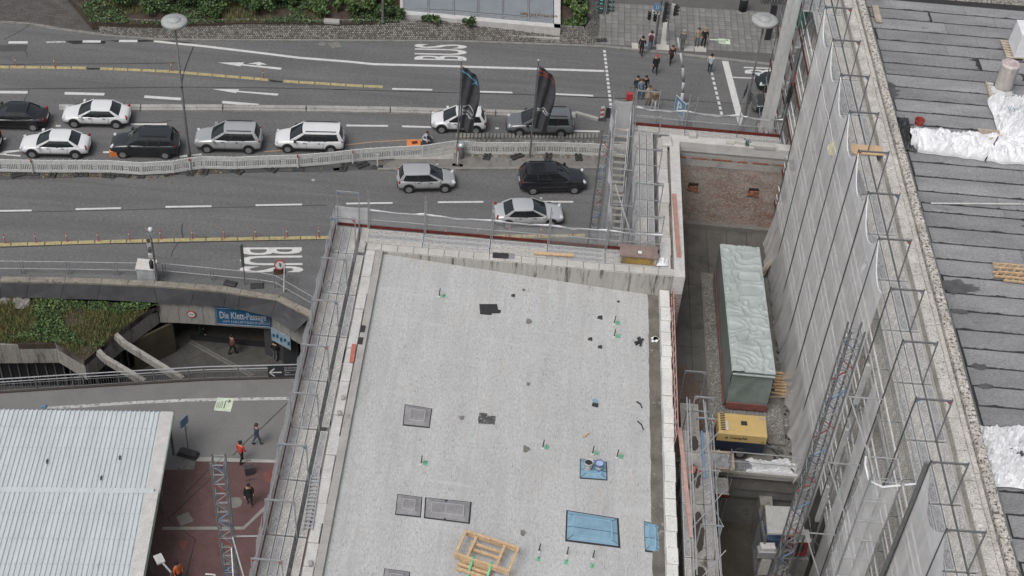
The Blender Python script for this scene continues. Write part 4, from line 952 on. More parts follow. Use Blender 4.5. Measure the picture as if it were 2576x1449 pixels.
# ================================================================== left scaffold
ls = thing('left_scaffold', 'steel scaffold with perforated decks along the left edge of the flat roof', 'scaffold', V(-7.3,38,0))
LY = [48.4,46.65,44.08,41.55,39.03,36.5,33.97,31.42,28.9,26.35,23.8]
for i, y in enumerate(LY):
    if i == 0: continue
    frame_top(ls, -7.9, -6.87, y, 0, 22.0)
for a, b in zip(LY, LY[1:]):
    for k in range(3): deck(ls, -7.78+k*.335, (a+b)/2, 20.0, a-b-.07, .3)
    deck(ls, -6.66, (a+b)/2+(.15 if R.random() < .3 else 0), 20.0, a-b-.07, .28)
    deck(ls, -7.4, (a+b)/2, 18.0, a-b-.03, 1.0, kind=2)
    for z in (20.5, 21.0): tb(ls, (-7.93, a, z), (-7.93, b, z), 'guard_rail', .02)
    tb(ls, (-7.9, a, 18.9), (-7.9, b, 17.0), 'brace', .02)
    MB().box(-7.985, b+.02, 20.0, -7.955, a-.02, 20.15).build('toe_board', darkred, ls)
    netstrip(ls, V(-8.05, a, 0), V(-8.05, b, 0), 15.5, 21.05, (1,0), 'debris_net', net_w, .05, 14, 6, .1)
for z in (4, 8, 12, 16): tb(ls, (-7.9, LY[0], z), (-7.9, LY[-1], z), 'ledger')
# metal step ladder lying on the inner plank
a, b = ZA(2315,715,20.06), ZA(2260,1110,20.06)
t = thing('ladder', 'aluminium ladder lying along the left scaffold deck', 'ladder', a)
d = (b-a).normalized(); sd = V(d.y, -d.x, 0)*.16
for s in (-1, 1): MB().beam(a+sd*s, b+sd*s, .04, .06).build('side_rail', alu, t)
for i in range(14): p = a.lerp(b, (i+.5)/14); MB().beam(p-sd, p+sd, .07, .03).build('rung', alu, t)
# ================================================================== front scaffold
fs = thing('front_scaffold', 'steel scaffold walkway with dark red toe boards along the far roof edge', 'scaffold', V(0,48,0))
FX = [-6.55,-4.06,-1.12,1.4,3.95,6.35]
for x in FX[:-1]:
    tb(fs, (x, 47.48, 17), (x, 47.48, 20.05), 'standard'); tb(fs, (x, 48.42, 0), (x, 48.42, 22.1), 'standard')
    tb(fs, (x+.06, 48.36, 20), (x+.06, 48.36, 21.9), 'standard', .02)
    tb(fs, (x, 47.5, 19.9), (x, 48.42, 19.9), 'transom')
for i, (a, b) in enumerate(zip(FX, FX[1:])):
    for k in range(3): deck(fs, (a+b)/2, 47.62+k*.31, 20.0, b-a-.04, .3, 'x')
    for z in (20.5, 21.0): tb(fs, (a, 48.44, z), (b, 48.44, z), 'guard_rail', .02)
    MB().box(a+.02, 48.45, 20.0, b-.02, 48.48, 20.15).build('toe_board', darkred if i != 3 else mat('toe_board_brown', (.14,.09,.08), .7), fs)
    netstrip(fs, V(a, 48.55, 0), V(b, 48.55, 0), 14, 21.05, (0,1), 'debris_net', nmat('debris_net_thin', (.5,.51,.52), .3), .1, 14, 6, .08)
    mb = MB(); pts = [V(a+(b-a)*k/12, 48.5, 21.03-.1*math.sin(PI*k/12)+R.uniform(-.02,.02)) for k in range(13)]; mb.path(pts, .035, 5); mb.build('net_edge', white_sheet, fs)
# corner bay
for a, b in (((-7.95,48.45),(-6.55,48.45)), ((-7.95,48.45),(-7.95,46.65))):
    for z in (20.5, 21.0): tb(fs, (*a, z), (*b, z), 'guard_rail', .02)
MB().box(-7.95, 48.46, 20, -6.6, 48.49, 20.15).build('toe_board', darkred, fs)
netstrip(fs, V(-8.0,48.56,0), V(-6.55,48.56,0), 14, 21.05, (0,1), 'debris_net', net_w, .05, 10, 6, .08)
for x in (-7.9, -6.95): tb(fs, (x, 48.42, 0), (x, 48.42, 22.0), 'standard')
MB().beam((-7.9,48.42,21.97), (-6.95,48.42,21.97), .05, .06).build('transom', steel, fs)
for x, s in ((-7.9, 1), (-6.95, -1)): MB().add([(x,48.4,21.94),(x+s*.17,48.4,21.94),(x,48.4,21.76),(x,48.43,21.94),(x+s*.17,48.43,21.94),(x,48.43,21.76)], [(0,1,2),(5,4,3),(0,3,4,1),(1,4,5,2),(2,5,3,0)]).build('gusset', bluem, fs)
# ================================================================== stair tower scaffold west of the court
ts = thing('court_scaffold', 'scaffold with narrow decks and a steel stair between the street and the court', 'scaffold', V(5.5,53,0))
TY = [58.0,55.95,53.4,50.85,48.6]
for y in TY:
    for x in (5.15, 6.32): tb(ts, (x, y, 0 if x < 6 else 14), (x, y, 22.0), 'standard')
    MB().beam((5.15,y,21.9), (6.32,y,21.9), .05, .06).build('transom', steel, ts)
    MB().beam((5.15,y,19.92), (6.32,y,19.92), .05, .06).build('transom', steel, ts)
    MB().beam((5.15,y,21.0), (6.32,y,21.0), .04, .04).build('guard_rail', steel, ts)
for a, b in zip(TY, TY[1:]):
    for k in range(3): deck(ts, 5.34+k*.34, (a+b)/2, 20.0, a-b-.05, .3)
    for z in (20.5, 21.0): tb(ts, (5.12, a, z), (5.12, b, z), 'guard_rail', .02)
    tb(ts, (6.4, a, 20.0), (6.32, b, 22.0), 'brace', .02)
# stair: straight flights following each other
sx0, sx1 = 4.32, 4.98
y, z = 57.6, 20.0
for fl in range(4):
    y1, z1 = y-2.1, z-2.0
    for x in (sx0, sx1): MB().beam((x, y, z-.1), (x, y1, z1-.1), .04, .2).build('stringer', steel, ts)
    for i in range(9): MB().box(sx0+.02, y-(i+.95)*2.1/9, z-(i+.5)*2/9-.02, sx1-.02, y-(i+.15)*2.1/9, z-(i+.5)*2/9+.015).build('tread', deck_b, ts)
    for x in (sx0-.03, sx1+.03): tb(ts, (x, y, z+.95), (x, y1, z1+.95), 'hand_rail', .02)
    y, z = y1, z1
    MB().box(sx0, y-.5, z-.05, sx1, y, z).build('landing', deck_a, ts); y -= .5
for y in (58.1, 55.5, 52.9, 50.3, 48.7):
    for x in (4.12, 5.08): tb(ts, (x, y, 0), (x, y, 21.6), 'standard')
    for zz in (21.0, 19.0, 17.0): tb(ts, (4.12, y, zz), (5.08, y, zz), 'transom', .022)
for x in (4.12,):
    for zz in (21.0, 20.4, 19.0, 18.4): tb(ts, (x, 58.1, zz), (x, 48.7, zz), 'guard_rail', .02)
netstrip(ts, V(4.05,58.2,0), V(4.05,48.8,0), 20.35, 21.1, (1,0), 'debris_net', net_w, .08, 60, 4, .12); netstrip(ts, V(4.06,58.2,0), V(4.06,48.8,0), 14, 20.35, (1,0), 'debris_net', nmat('debris_net_thin', (.5,.51,.52), .3), .0, 40, 6, .05)
tb(ts, (4.15,50.5,22), (5.2,48.7,20.2), 'brace', .03, alu)
netstrip(ts, V(4.1,58.25,0), V(5.1,58.25,0), 19, 21.1, (0,1), 'debris_net', net_w, .1, 10, 4, .06)
# toe-boarded walkway north of the court
ns = thing('north_scaffold', 'scaffold walkway with dark red toe board beyond the far court wall', 'scaffold', V(9,57.6,0))
NX = [5.2,7.75,10.3,12.4]
for i, x in enumerate(NX):
    tb(ns, (x, 57.85, 0), (x, 57.85, 22.0), 'standard')
    if 0 < i < 3: tb(ns, (x+.3, 58.35, 18), (x+.4, 57.85, 21.9), 'brace', .022)
    tb(ns, (x, 57.3, 19.9), (x, 57.85, 19.9), 'transom')
for a, b in zip(NX, NX[1:]):
    for k in range(2): deck(ns, (a+b)/2, 57.38+k*.3, 20.0, b-a-.04, .28, 'x')
    for z in (20.45, 20.95): tb(ns, (a, 57.9, z), (b, 57.9, z), 'guard_rail', .02)
    MB().box(a+.01, 57.78, 20.0, b-.01, 57.81, 20.17).build('toe_board', darkred, ns)
    netstrip(ns, V(a, 58.0, 0), V(b, 58.0, 0), 16, 21.0, (0,1), 'debris_net', MC['debris_net_thin'], .15, 14, 6, .08)
    mb = MB(); pts = [V(a+(b-a)*k/12, 57.96, 21.0-.16*math.sin(PI*k/12)+R.uniform(-.03,.03)) for k in range(13)]; mb.path(pts, .03, 5); mb.build('net_edge', white_sheet, ns)
# ================================================================== lattice hoist masts
def mast(name, label, cx, cy, z0, z1, w_, rot=0, chev=True, step=.5):
    t = thing(name, label, 'lattice mast', V(cx, cy, z0)); M = Matrix.Rotation(rot, 3, 'Z')
    cs = [V(cx, cy, 0)+M@V(a*w_/2, b*w_/2, 0) for a, b in ((-1,-1),(1,-1),(1,1),(-1,1))]
    for c in cs: tb(t, (c.x, c.y, z0), (c.x, c.y, z1), 'chord', .036, steel_dark)  # darker steel colour takes in the shadow edges of the chords
    n = int((z1-z0)/step)
    br = MB()
    for i in range(n):
        za, zb = z0+i*step, z0+(i+1)*step
        for k in range(4):
            a, b = cs[k], cs[(k+1)%4]
            if zb < z1-14: br.tube((a.x,a.y,za), (b.x,b.y,zb), .015, 4); continue
            MB().tube((a.x, a.y, zb), (b.x, b.y, zb), .018, 4).build('rung', steel_dark, t)
            m = steel
            if chev and k in (0, 2): m = [bluem, steel, steel, redm, steel, steel][(i+k)%6]
            lo, hi = (a, b) if (i+k)%2 == 0 else (b, a)
            if k in (0, 2): MB().beam((lo.x, lo.y, za+.02), (hi.x, hi.y, zb-.02), .03 if m is steel else .055, .02).build('brace', m, t)
            else: MB().tube((lo.x, lo.y, za), (hi.x, hi.y, zb), .014, 4).build('brace', steel, t)
    if br.v: br.build('lower_bracing', steel, t, kind='stuff')
    return t
bluem2 = bluem
mast('hoist_mast', 'lattice hoist mast with red and blue braces beside the street stair', 3.9, 56.55, 0, 20.3, .42)
m2 = mast('hoist_mast', 'lattice hoist mast standing on the red paving left of the scaffold', -9.35, 31.3, 0, 24.1, .44, .1)
tb(m2, (-9.15,31.2,20), (-7.9,31.35,20), 'tie_tube', .028, alu); tb(m2, (-9.15,31.2,20.2), (-8.0,29.0,18.5), 'tie_tube', .028, alu); tb(m2, (-9.2,31.2,19.5), (-8.2,27.0,17.5), 'tie_tube', .028, alu)
mb = MB(); q = V(-10.05,30.2,18.6); mb.path([q, q+V(.35,0,0), q+V(.35,.3,0), q+V(0,.3,0)], .03); mb.path([q+V(.35,0,0), q+V(.75,.1,0)], .03); mb.build('bracket', plaster_white, m2)

# ================================================================== gravel bed, wrapped unit, compressor in the court
MB().box(9.15, 42.4, 14.7, 12.45, 53.2, 14.86).build('gravel_bed_edge', concrete_dark, wing)
gv = MB()
for i in range(5200):
    x, y = R.uniform(9.22,12.38), R.uniform(42.45,53.1)
    if x > 9.9 and y > 44.8: continue
    s = R.uniform(.02,.045); gv.cur = R.randrange(3); p = V(x, y, 14.86); a = R.uniform(0,6.28)
    gv.add([p+V(s*math.cos(a),s*math.sin(a),0), p+V(s*math.cos(a+2.1),s*math.sin(a+2.1),0), p+V(s*math.cos(a+4.2),s*math.sin(a+4.2),0), p+V(0,0,s*1.1)], [(0,1,3),(1,2,3),(2,0,3)])
gv.build('gravel', [concrete, concrete_dark, concrete_light], wing, kind='stuff')
for y in (53.35,): MB().box(9.05, 53.2, 14.7, 10.5, 53.9, 14.8).build('drain_cover', black_metal, wing)
tp = thing('wrapped_unit', 'long box wrapped in pale translucent sheeting standing on the gravel bed of the court', 'wrapped unit', V(10.8,48.5,14.86))
def tarp_top(u, v):
    x = 9.72+.14*v+1.82*u; y = 44.3+8.35*(1-v)
    k = mnoise.noise(V(x*2.2+mnoise.noise(V(x,y*.8,3))*2, y*2.2, 1)); rg = (1-abs(k))**6
    return V(x, y, 17.2+.03*mnoise.noise(V(x*2, y*1.2, 5))+.08*rg-.03*math.sin(PI*u)*abs(math.sin(v*PI*5)))
tarpm = mat('translucent_sheeting', (.36,.405,.4), .38, .1, 1.2, .08, 12, sx=(1,.6,1), spots=[((.27,.31,.305), .9, .52, .25)])
MB().grid(tarp_top, 56, 190).build('sheet_top', tarpm, tp, True)
def side(a, b, zt=17.2, zb=14.95, bulge=.05):
    d = (b-a); d.z = 0; nn = V(d.y, -d.x, 0).normalized()
    def f(u, v):
        p = a.lerp(b, u); z = zt+(zb-zt)*v; k = bulge*v*(mnoise.noise(V(u*d.length*1.2, v*1.2, a.x))+.3)+.05*(1-abs(mnoise.noise(V(u*d.length*.8+v*1.5, v*.7, 4))))**5
        return V(p.x, p.y, z)+nn*k
    return f
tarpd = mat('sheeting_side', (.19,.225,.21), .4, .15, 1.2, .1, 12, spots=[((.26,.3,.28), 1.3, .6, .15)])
MB().grid(side(V(9.72,52.65,0), V(9.86,44.3,0)), 60, 10).build('sheet_side', tarpd, tp, True)
MB().grid(side(V(9.86,44.3,0), V(11.68,44.3,0), bulge=.12), 24, 10).build('sheet_end', tarpd, tp, True)
MB().grid(side(V(11.68,44.3,0), V(11.54,52.65,0)), 40, 8).build('sheet_side', tarpd, tp, True); MB().grid(side(V(11.54,52.65,0), V(9.72,52.65,0)), 16, 8).build('sheet_end', tarpd, tp, True)
rsm = mat('red_strip', (.2,.075,.065), .6, .3, 3)
mb = MB(); mb.beam((9.66,52.4,15.75), (9.76,44.2,15.15), .04, .14); mb.build('red_strip', rsm, tp)
mb = MB(); mb.beam((9.84,44.14,15.2), (11.7,44.14,15.2), .05, .36); mb.build('red_base_board', rsm, tp)
mb = MB(); mb.beam((9.84,44.15,17.18), (11.7,44.15,17.18), .06, .05); mb.beam((9.7,52.65,17.2), (9.84,44.3,17.2), .05, .05); mb.beam((11.55,52.65,17.2), (11.7,44.3,17.2), .05, .05); mb.beam((9.8,48.0,17.22), (11.62,48.0,17.22), .04, .03); mb.build('edge_frame', tarpm, tp)
MB().box(9.85, 44.5, 14.86, 11.6, 52.5, 17.05).build('boxed_core', steel_dark, tp)
# compressor on a trailer
cpx = thing('air_compressor', 'yellow trailer air compressor parked in the court below the wrapped unit', 'compressor', V(10.3,41.9,14.8))
X0, X1, Y0, Y1, ZB0, ZT = 9.24, 11.34, 41.5, 42.7, 15.78, 16.32
yel = mat('compressor_yellow', (.5,.36,.15), .45, .08, 1.5, .06, 20)
mb = MB(); b_ = .1
mb.add([V(X0,Y0,ZB0),V(X1,Y0,ZB0),V(X1,Y1,ZB0),V(X0,Y1,ZB0),V(X0,Y0,ZT-b_),V(X1,Y0,ZT-b_),V(X1,Y1,ZT-b_),V(X0,Y1,ZT-b_),V(X0+.03,Y0+b_,ZT),V(X1-.03,Y0+b_,ZT),V(X1-.03,Y1-b_,ZT),V(X0+.03,Y1-b_,ZT)],
    [(0,3,2,1),(0,1,5,4),(1,2,6,5),(2,3,7,6),(3,0,4,7),(4,5,9,8),(5,6,10,9),(6,7,11,10),(7,4,8,11),(8,9,10,11)]); hood = mb.build('hood', yel, cpx)
MB().obox((10.36,42.1,ZT+.01), .26, .22, .03, .04).build('exhaust_grille', black_metal, hood)
mb = MB()
for i in range(10): mb.obox((9.45+.0, 41.65+i*.1, ZT+.004), .2, .05, .02)
mb.build('air_slots', black_metal, hood, kind='stuff')
MB().obox((9.63, 41.9, ZT+.004), .1, .5, .01).build('label_plate', plaster_white, hood); MB().obox((11.15,42.45,ZT+.006), .3, .1, .012, -.3).build('worn_decal', wood_grey, hood)
mb = MB(); text_mesh(mb, 'CompAir', Matrix.Translation((9.78, Y0-.006, 15.95))@Matrix.Rotation(PI/2, 4, 'X'), .2, .008); mb.add([V(9.55,Y0-.006,15.95),V(9.72,Y0-.006,15.95),V(9.635,Y0-.006,16.08)], [(0,1,2)]); mb.build('lettering', blackb, hood)
mb = MB(); text_mesh(mb, '14', Matrix.Translation((11.12, Y0-.006, 15.82))@Matrix.Rotation(PI/2, 4, 'X'), .13, .006); mb.build('lettering', blackb, hood)
MB().box(X0+.04, Y0+.02, 15.2, X1-.04, Y1-.02, ZB0-.004).build('chassis', mat('chassis_blue', (.02,.028,.05), .5), cpx)
for yy in (Y0-.08, Y1+.02):
    mb = MB(); mb.tube((10.35, yy, 15.1), (10.35, yy+.18, 15.1), .3, 18); wh = mb.build('wheel', black_plastic, cpx)
    MB().tube((10.35, yy-.01, 15.1), (10.35, yy+.02, 15.1), .16, 12).build('rim', steel, wh)
MB().tube((10.35,Y0,15.1),(10.35,Y1,15.1),.04).build('axle', steel_dark, cpx)
mb = MB(); mb.path([V(X1,41.9,15.3), V(12.0,41.9,15.1), V(12.3,41.95,14.85)], .05); mb.build('drawbar', steel_dark, cpx)
mb = MB(); pts = [V(11.36,42.3,15.5), V(11.6,42.2,15.1), V(11.9,42.0,14.84), V(12.3,41.6,14.82), V(12.5,41.2,14.82), V(12.6,40.6,15.2)]; mb.path(pts, .03); mb.build('air_hose', black_plastic, label='black air hose running from the compressor to the scaffold', cat='hose')
# pallet leaning by the net and stacked timbers
p0 = ZD(1180,290,14.8); t = thing('pallet', 'old wooden pallet leaning beside the net at the far end of the court', 'pallet', p0)
for i in range(6): MB().obox(p0+V(-.25+.1*i, -.5+.2*i*1.0, .35+.0*i), .75, .11, .025, .25, Matrix.Rotation(.25,3,'Z')@Matrix.Rotation(-.9,3,'Y')).build('slat', wood_grey, t)
for s in (-.4, .1, .55): MB().beam(p0+V(-.35+s*.3,-.55,.15+.1*s), p0+V(.2+s*.3,.55,.15+.3*s), .09, .09).build('bearer', wood_grey, t)
p0 = ZD(1320,1390,14.85); t = thing('timber_stack', 'small stack of sawn timber offcuts at the foot of the netted scaffold', 'timber stack', p0)
for i in range(12): MB().obox(p0+V(-.15+.1*(i%4)+R.uniform(-.05,.05), -.6+.12*i, .06+.09*(i%3)), .85, .1, .07, R.uniform(-.1,.15)).build('offcut', wood if i%3 else wood_grey, t)
for i in range(40):
    x, y = R.uniform(12.0,12.9), R.uniform(43,52)
# rubble line as ground cover along the net foot
rb = MB()
for i in range(420):
    x, y = R.uniform(11.9,13.0), R.uniform(41.2,54); s = R.uniform(.02,.09); rb.cur = R.randrange(3)
    rb.obox((x, y, 14.76+s/2), s*1.5, s, s*.8, R.uniform(0,3))
rb.build('rubble', [concrete_dark, concrete, black_plastic], kind='stuff', label='loose rubble scattered between the wrapped unit and the net', cat='rubble', loc=(12.5,47,14.74))
def crumple(name, label, c, sx, sy, h, m, seed=0, n=26, parent=None, lump=3.0, cat='sheeting', rz=0):
    Mz = Matrix.Rotation(rz, 3, 'Z')
    def f(u, v):
        x, y = (u-.5)*2, (v-.5)*2; r = max(abs(x), abs(y)); e = max(0, 1-r**4)
        a1 = mnoise.noise(V(x*1.3+seed, y*1.3, seed)); a2 = mnoise.noise(V(x*lump+seed, y*lump, seed+3)); a3 = abs(mnoise.noise(V(x*lump*2.2+a2*2, y*lump*2.2, seed+7)))
        k = 1+.25*mnoise.noise(V(x*1.1, y*1.1, seed+9))
        a4 = abs(mnoise.noise(V(x*lump*4+a1*3, y*lump*4, seed+2))); z = .015+e*h*max(.05, .36+.5*a1+.4*a2+.62*((1-a3)**3-.35)+.2*((1-a4)**3-.35))
        return c+Mz@V(x*sx/2*k, y*sy/2*k, 0)+V(0,0,z)
    return MB().grid(f, n, n).build(name, m, parent, False, label=label, cat=cat)
crumple('plastic_sheeting', 'crumpled white plastic sheeting heaped on the ledge in front of the compressor', V(11.75,41.0,14.85), 2.2, .7, .45, white_sheet, 4)
crumple('plastic_sheeting', 'grey transparent sheeting lump beside the compressor wheel', V(10.5,40.95,14.85), .9, .5, .3, mat('grey_sheeting', (.3,.31,.33), .3, .4, 6), 8)
# ================================================================== light well in front of the court
lw = thing('light_well', 'dark concrete light well with pillars below the compressor ledge', 'light well', V(11,38,11))
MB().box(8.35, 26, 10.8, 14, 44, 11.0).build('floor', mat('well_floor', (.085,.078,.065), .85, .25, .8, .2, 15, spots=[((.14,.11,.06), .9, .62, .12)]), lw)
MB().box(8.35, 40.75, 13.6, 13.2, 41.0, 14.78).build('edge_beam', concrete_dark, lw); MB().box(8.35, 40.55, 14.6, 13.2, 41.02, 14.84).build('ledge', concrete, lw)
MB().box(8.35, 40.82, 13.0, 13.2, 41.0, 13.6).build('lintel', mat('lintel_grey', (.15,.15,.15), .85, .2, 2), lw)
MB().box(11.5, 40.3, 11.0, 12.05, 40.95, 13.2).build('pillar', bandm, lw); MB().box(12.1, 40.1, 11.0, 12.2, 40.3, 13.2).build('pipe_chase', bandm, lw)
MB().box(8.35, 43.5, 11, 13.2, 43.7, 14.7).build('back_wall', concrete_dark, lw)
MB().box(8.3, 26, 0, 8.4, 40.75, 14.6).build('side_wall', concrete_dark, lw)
MB().box(8.4, 33.8, 11.0, 12.9, 34.1, 12.0).build('kerb_wall', bandm, lw)
MB().box(9.6, 28, 12.3, 10.3, 33.8, 12.4).build('lower_landing', deck_c, lw)
# guard frame on the ledge
gf = thing('ledge_guard_frame', 'scaffold tube guard frame above the ledge in front of the compressor', 'guard frame', V(11,40.6,14.8))
for x in (9.75, 12.95): tb(gf, (x, 40.55, 11), (x, 40.55, 16.35), 'standard')
for z in (16.2, 15.6): tb(gf, (9.75, 40.55, z), (12.95, 40.55, z), 'guard_rail', .022, alu)
MB().box(9.7, 40.5, 14.86, 13.0, 40.54, 15.02).build('toe_board', concrete_light, gf)
# ================================================================== scaffold on the court side of the roof
cs_ = thing('roof_edge_scaffold', 'narrow scaffold with muddy decks between the flat roof and the light well', 'scaffold', V(7.8,35,8))
CY = [39.15,38.05,35.45,32.88,30.3,27.7]
mud = mat('muddy_deck', (.26,.25,.235), .6, .3, 1.6, .25, 20, spots=[((.09,.075,.06), .9, .56, .06), ((.5,.49,.47), 3, .66, .06)])
for i, y in enumerate(CY):
    frame_top(cs_, 7.5, 8.25, y, 12, 20.85)
for a, b in zip(CY, CY[1:]):
    deck(cs_, 7.3, (a+b)/2, 18.82, a-b-.04, .26)
    MB().box(7.45, b+.02, 18.74, 8.0, a-.02, 18.8).build('deck_board', mud, cs_); MB().box(8.02, b+.02, 18.76, 8.3, a-.02, 18.81).build('deck_board', deck_c, cs_)
    for z in (19.3, 19.85): tb(cs_, (8.32, a, z), (8.32, b, z), 'guard_rail', .022, alu)
    tb(cs_, (8.3, a, 18.9), (8.3, b, 20.8), 'brace', .02, alu)
    MB().box(8.3, b+.02, 18.8, 8.34, a-.02, 18.95).build('toe_board', wood_grey, cs_)
    MB().box(7.45, b+.02, 16.74, 8.25, a-.02, 16.8).build('lower_deck', deck_c, cs_)
for y in (41.6, 43.9):
    frame_top(cs_, 7.75, 8.65, y, 14.8, 17.4)
deck(cs_, 8.2, 42.7, 15.4, 2.3, .8)
for x0, y0, x1, y1, z in ((290,40,350,1440,20.9),(268,20,328,1449,20.5),(400,40,540,1449,20.9),(415,60,520,1449,20.4)):
    tb(cs_, ZE(x0, y0, z), ZE(x1, y1, z), 'guard_rail', .024, alu)
for y in (37.2,36.3,34.2,31.6): tb(cs_, (7.5,y,18.9), (8.35,y+.3,20.7), 'brace', .022, alu)
puddle = mat('mud_puddle', (.05,.042,.034), .25, .2, 2)
for (x, y), r1, r2 in (((7.72,38.5),.2,.4), ((7.75,36.7),.2,.5), ((7.75,34.2),.22,1.0), ((7.74,32.0),.24,.55)):
    mb = MB(); mb.poly([V(x+r1*math.cos(a)*R.uniform(.8,1.1), y+r2*math.sin(a)*R.uniform(.85,1.1), 18.806) for a in [i*PI/9 for i in range(18)]]); mb.build('mud_puddle', puddle, cs_)
a, b = ZE(210,265,18.95), ZE(305,1140,18.95); m_ = a.lerp(b, .8)
MB().beam(a, m_, .17, .05).build('pink_plank', pinkm, label='long pink plank lying along the roof edge scaffold', cat='plank'); MB().beam(m_+(b-a)*.005, b, .15, .04).build('pink_plank', pinkm, label='short pink plank end at the foot of the long pink plank', cat='plank')
a, b = ZE(385,290,18.85), ZE(415,670,18.85); MB().beam(a, b, .06, .05).build('blue_plank', mat('blue_rail_paint', (.12,.25,.42), .5), label='thin blue rail along the roof edge scaffold', cat='rail')
p = ZE(305,605,19.0); mb = MB()
for k in range(14): a = R.uniform(0,6.28); mb.tube(p+V(.12*math.cos(a),.15*math.sin(a),R.uniform(0,.1)), p+V(.15*math.cos(a+1.3),.17*math.sin(a+1.3),R.uniform(0,.12)), .02, 5)
mb.build('cable_coil', mat('coral_cable', (.55,.16,.1), .5), label='coral red cable coil hanging on the roof edge scaffold', cat='cable')
p = ZE(490,540,15.4); t = thing('timber_box', 'shallow timber box covered with clear film beside the light well', 'box', p)
for a, b in (((-.75,-.45),(.75,-.45)), ((-.75,.45),(.75,.45)), ((-.75,-.45),(-.75,.45)), ((.75,-.45),(.75,.45))): MB().beam(p+V(*a,.1), p+V(*b,.1), .1, .2).build('side_board', wood_grey, t)
MB().grid(lambda u, v: p+V((u-.5)*1.4, (v-.5)*.85, .12+.04*mnoise.noise(V(u*5,v*4,2))), 12, 8).build('film', MC['grey_sheeting'], t, True)
p = ZE(505,740,15.0); t = thing('red_edged_platform', 'small red edged loading platform below the timber box', 'platform', p)
MB().box(p.x-.5, p.y-.4, p.z, p.x+.5, p.y+.5, p.z+.06).build('plate', deck_a, t); MB().box(p.x-.52, p.y-.44, p.z-.12, p.x+.52, p.y-.4, p.z+.06).build('red_edge', darkred, t)
for dx, dy in ((-.45,.45),(.45,.45),(-.45,-.35),(.45,-.35)): tb(t, (p.x+dx, p.y+dy, p.z-3.9), (p.x+dx, p.y+dy, p.z+1), 'standard', .02)
# ================================================================== right building
SK = .024
rb_ = thing('east_building', 'tall station building on the right with flat bitumen roof and weathered stone parapet', 'building', V(15.7,43,0)); rb_.rotation_euler.z = SK
MB().box(14.75, 5, 0, 60, 64.5, 25.85).build('wall', plaster_white, rb_)
bit = [mat('roof_bitumen_%d' % k, tuple(c*(.9+.1*k) for c in (.22,.222,.228)), .85, .18, .8, .3, 22, .35, 40, sx=(.5,1.5,1), spots=[((.25,.25,.255), 2.5, .64, .1), ((.1,.1,.1), 1.3, .66, .08)]) for k in range(3)]
MB().box(15.6, 5, 25.8, 60, 64.5, 25.9).build('roof_deck', blackb, rb_)
SY = [61.55,60.7,59.82,58.87,57.93,57.02,56.03,55.11,54.17,53.25,52.31,51.35,50.37,49.5,48.75,47.77,46.8,46.05,45.5,44.55,43.6,42.65,41.68,40.74,39.77,38.78,37.82,36.89,35.95,35.0,34.05,33.1,32.15,31.2,30.25,29.3,28.35,27.4,26.45,25.5]
for i, (ya, yb) in enumerate(zip(SY, SY[1:])):
    # staggered bitumen lengths with a ragged lap edge
    xs_ = [16.15+R.uniform(-.05,.1)]
    while xs_[-1] < 27: xs_.append(xs_[-1]+R.choice([3.2,4.6,5.4,7])+R.uniform(-.3,.3))
    for xa, xb in zip(xs_, xs_[1:]):
        mb = MB(); nx = max(6, int((xb-xa)/.12)); sd = R.uniform(0,99); tw = .035
        gapx = R.choice([.02,.03,.3,.55])
        def f(u, v):
            x = xa+.01+(xb-xa-gapx*(.25+1.1*abs(mnoise.noise(V(v*5+.3, sd, 9)))))*u; yl = yb+.03; yl += .035+.08*max(0, mnoise.noise(V(x*7, sd, 0)))+.09*max(0, mnoise.noise(V(x*1.6, sd, 4)))
            y = yl+(ya-.006-yl)*v-tw*0
            return V(x, y-SK*(x-15.7), 25.915+.012*(1-v)+.006*mnoise.noise(V(x*1.5, y*1.5, sd)))
        mb.grid(f, nx, 12); b0 = len(mb.v)
        # vertical lap edge
        e0 = [mb.v[k].copy() for k in range(nx+1)]; mb.add(e0+[p-V(0,0,.03) for p in e0], [(nx+1+k, nx+2+k, k+1, k) for k in range(nx)])
        mb.build('bitumen_sheet', R.choice(bit), rb_)
# upstand strip along the parapet, parapet mouldings
MB().box(15.75, 5, 25.9, 16.14, 64.5, 25.94).build('upstand_strip', mat('upstand_grey', (.16,.16,.155), .85, .25, 1.5, .25, 20, spots=[((.33,.32,.3), 2, .6, .1)]), rb_)
MB().box(15.7, 5, 25.9, 15.76, 64.5, 26.5).build('dark_joint', blackb, rb_)
lich = mat('lichen_stone', (.42,.4,.36), .9, .2, 1.2, .35, 16, .5, 20, spots=[((.58,.56,.53), 4, .58, .05), ((.08,.075,.068), 9, .53, .04)])
lich2 = mat('weathered_stone', (.44,.425,.395), .9, .2, 1.2, .3, 18, .5, 22, spots=[((.6,.59,.57), 3, .6, .06), ((.16,.15,.135), 11, .58, .04)])
for x0, x1, z, m, sg_ in ((14.72,15.12,26.72,lich2,1.4), (15.14,15.36,26.62,lich2,2.1), (15.38,15.7,26.78,lich,1.1)):
    y = 5.0
    while y < 62:
        l_ = R.uniform(.7,1.3)*sg_; MB().cbox(((x0+x1)/2, y+l_/2, 25.8), x1-x0+R.uniform(-.01,.02), l_-.02, z-25.8+R.uniform(-.012,.012), 0, .04).build('parapet_stone', m, rb_); y += l_
MB().box(14.55, 5, 25.0, 14.73, 62, 26.3).build('cornice', concrete_light, rb_)
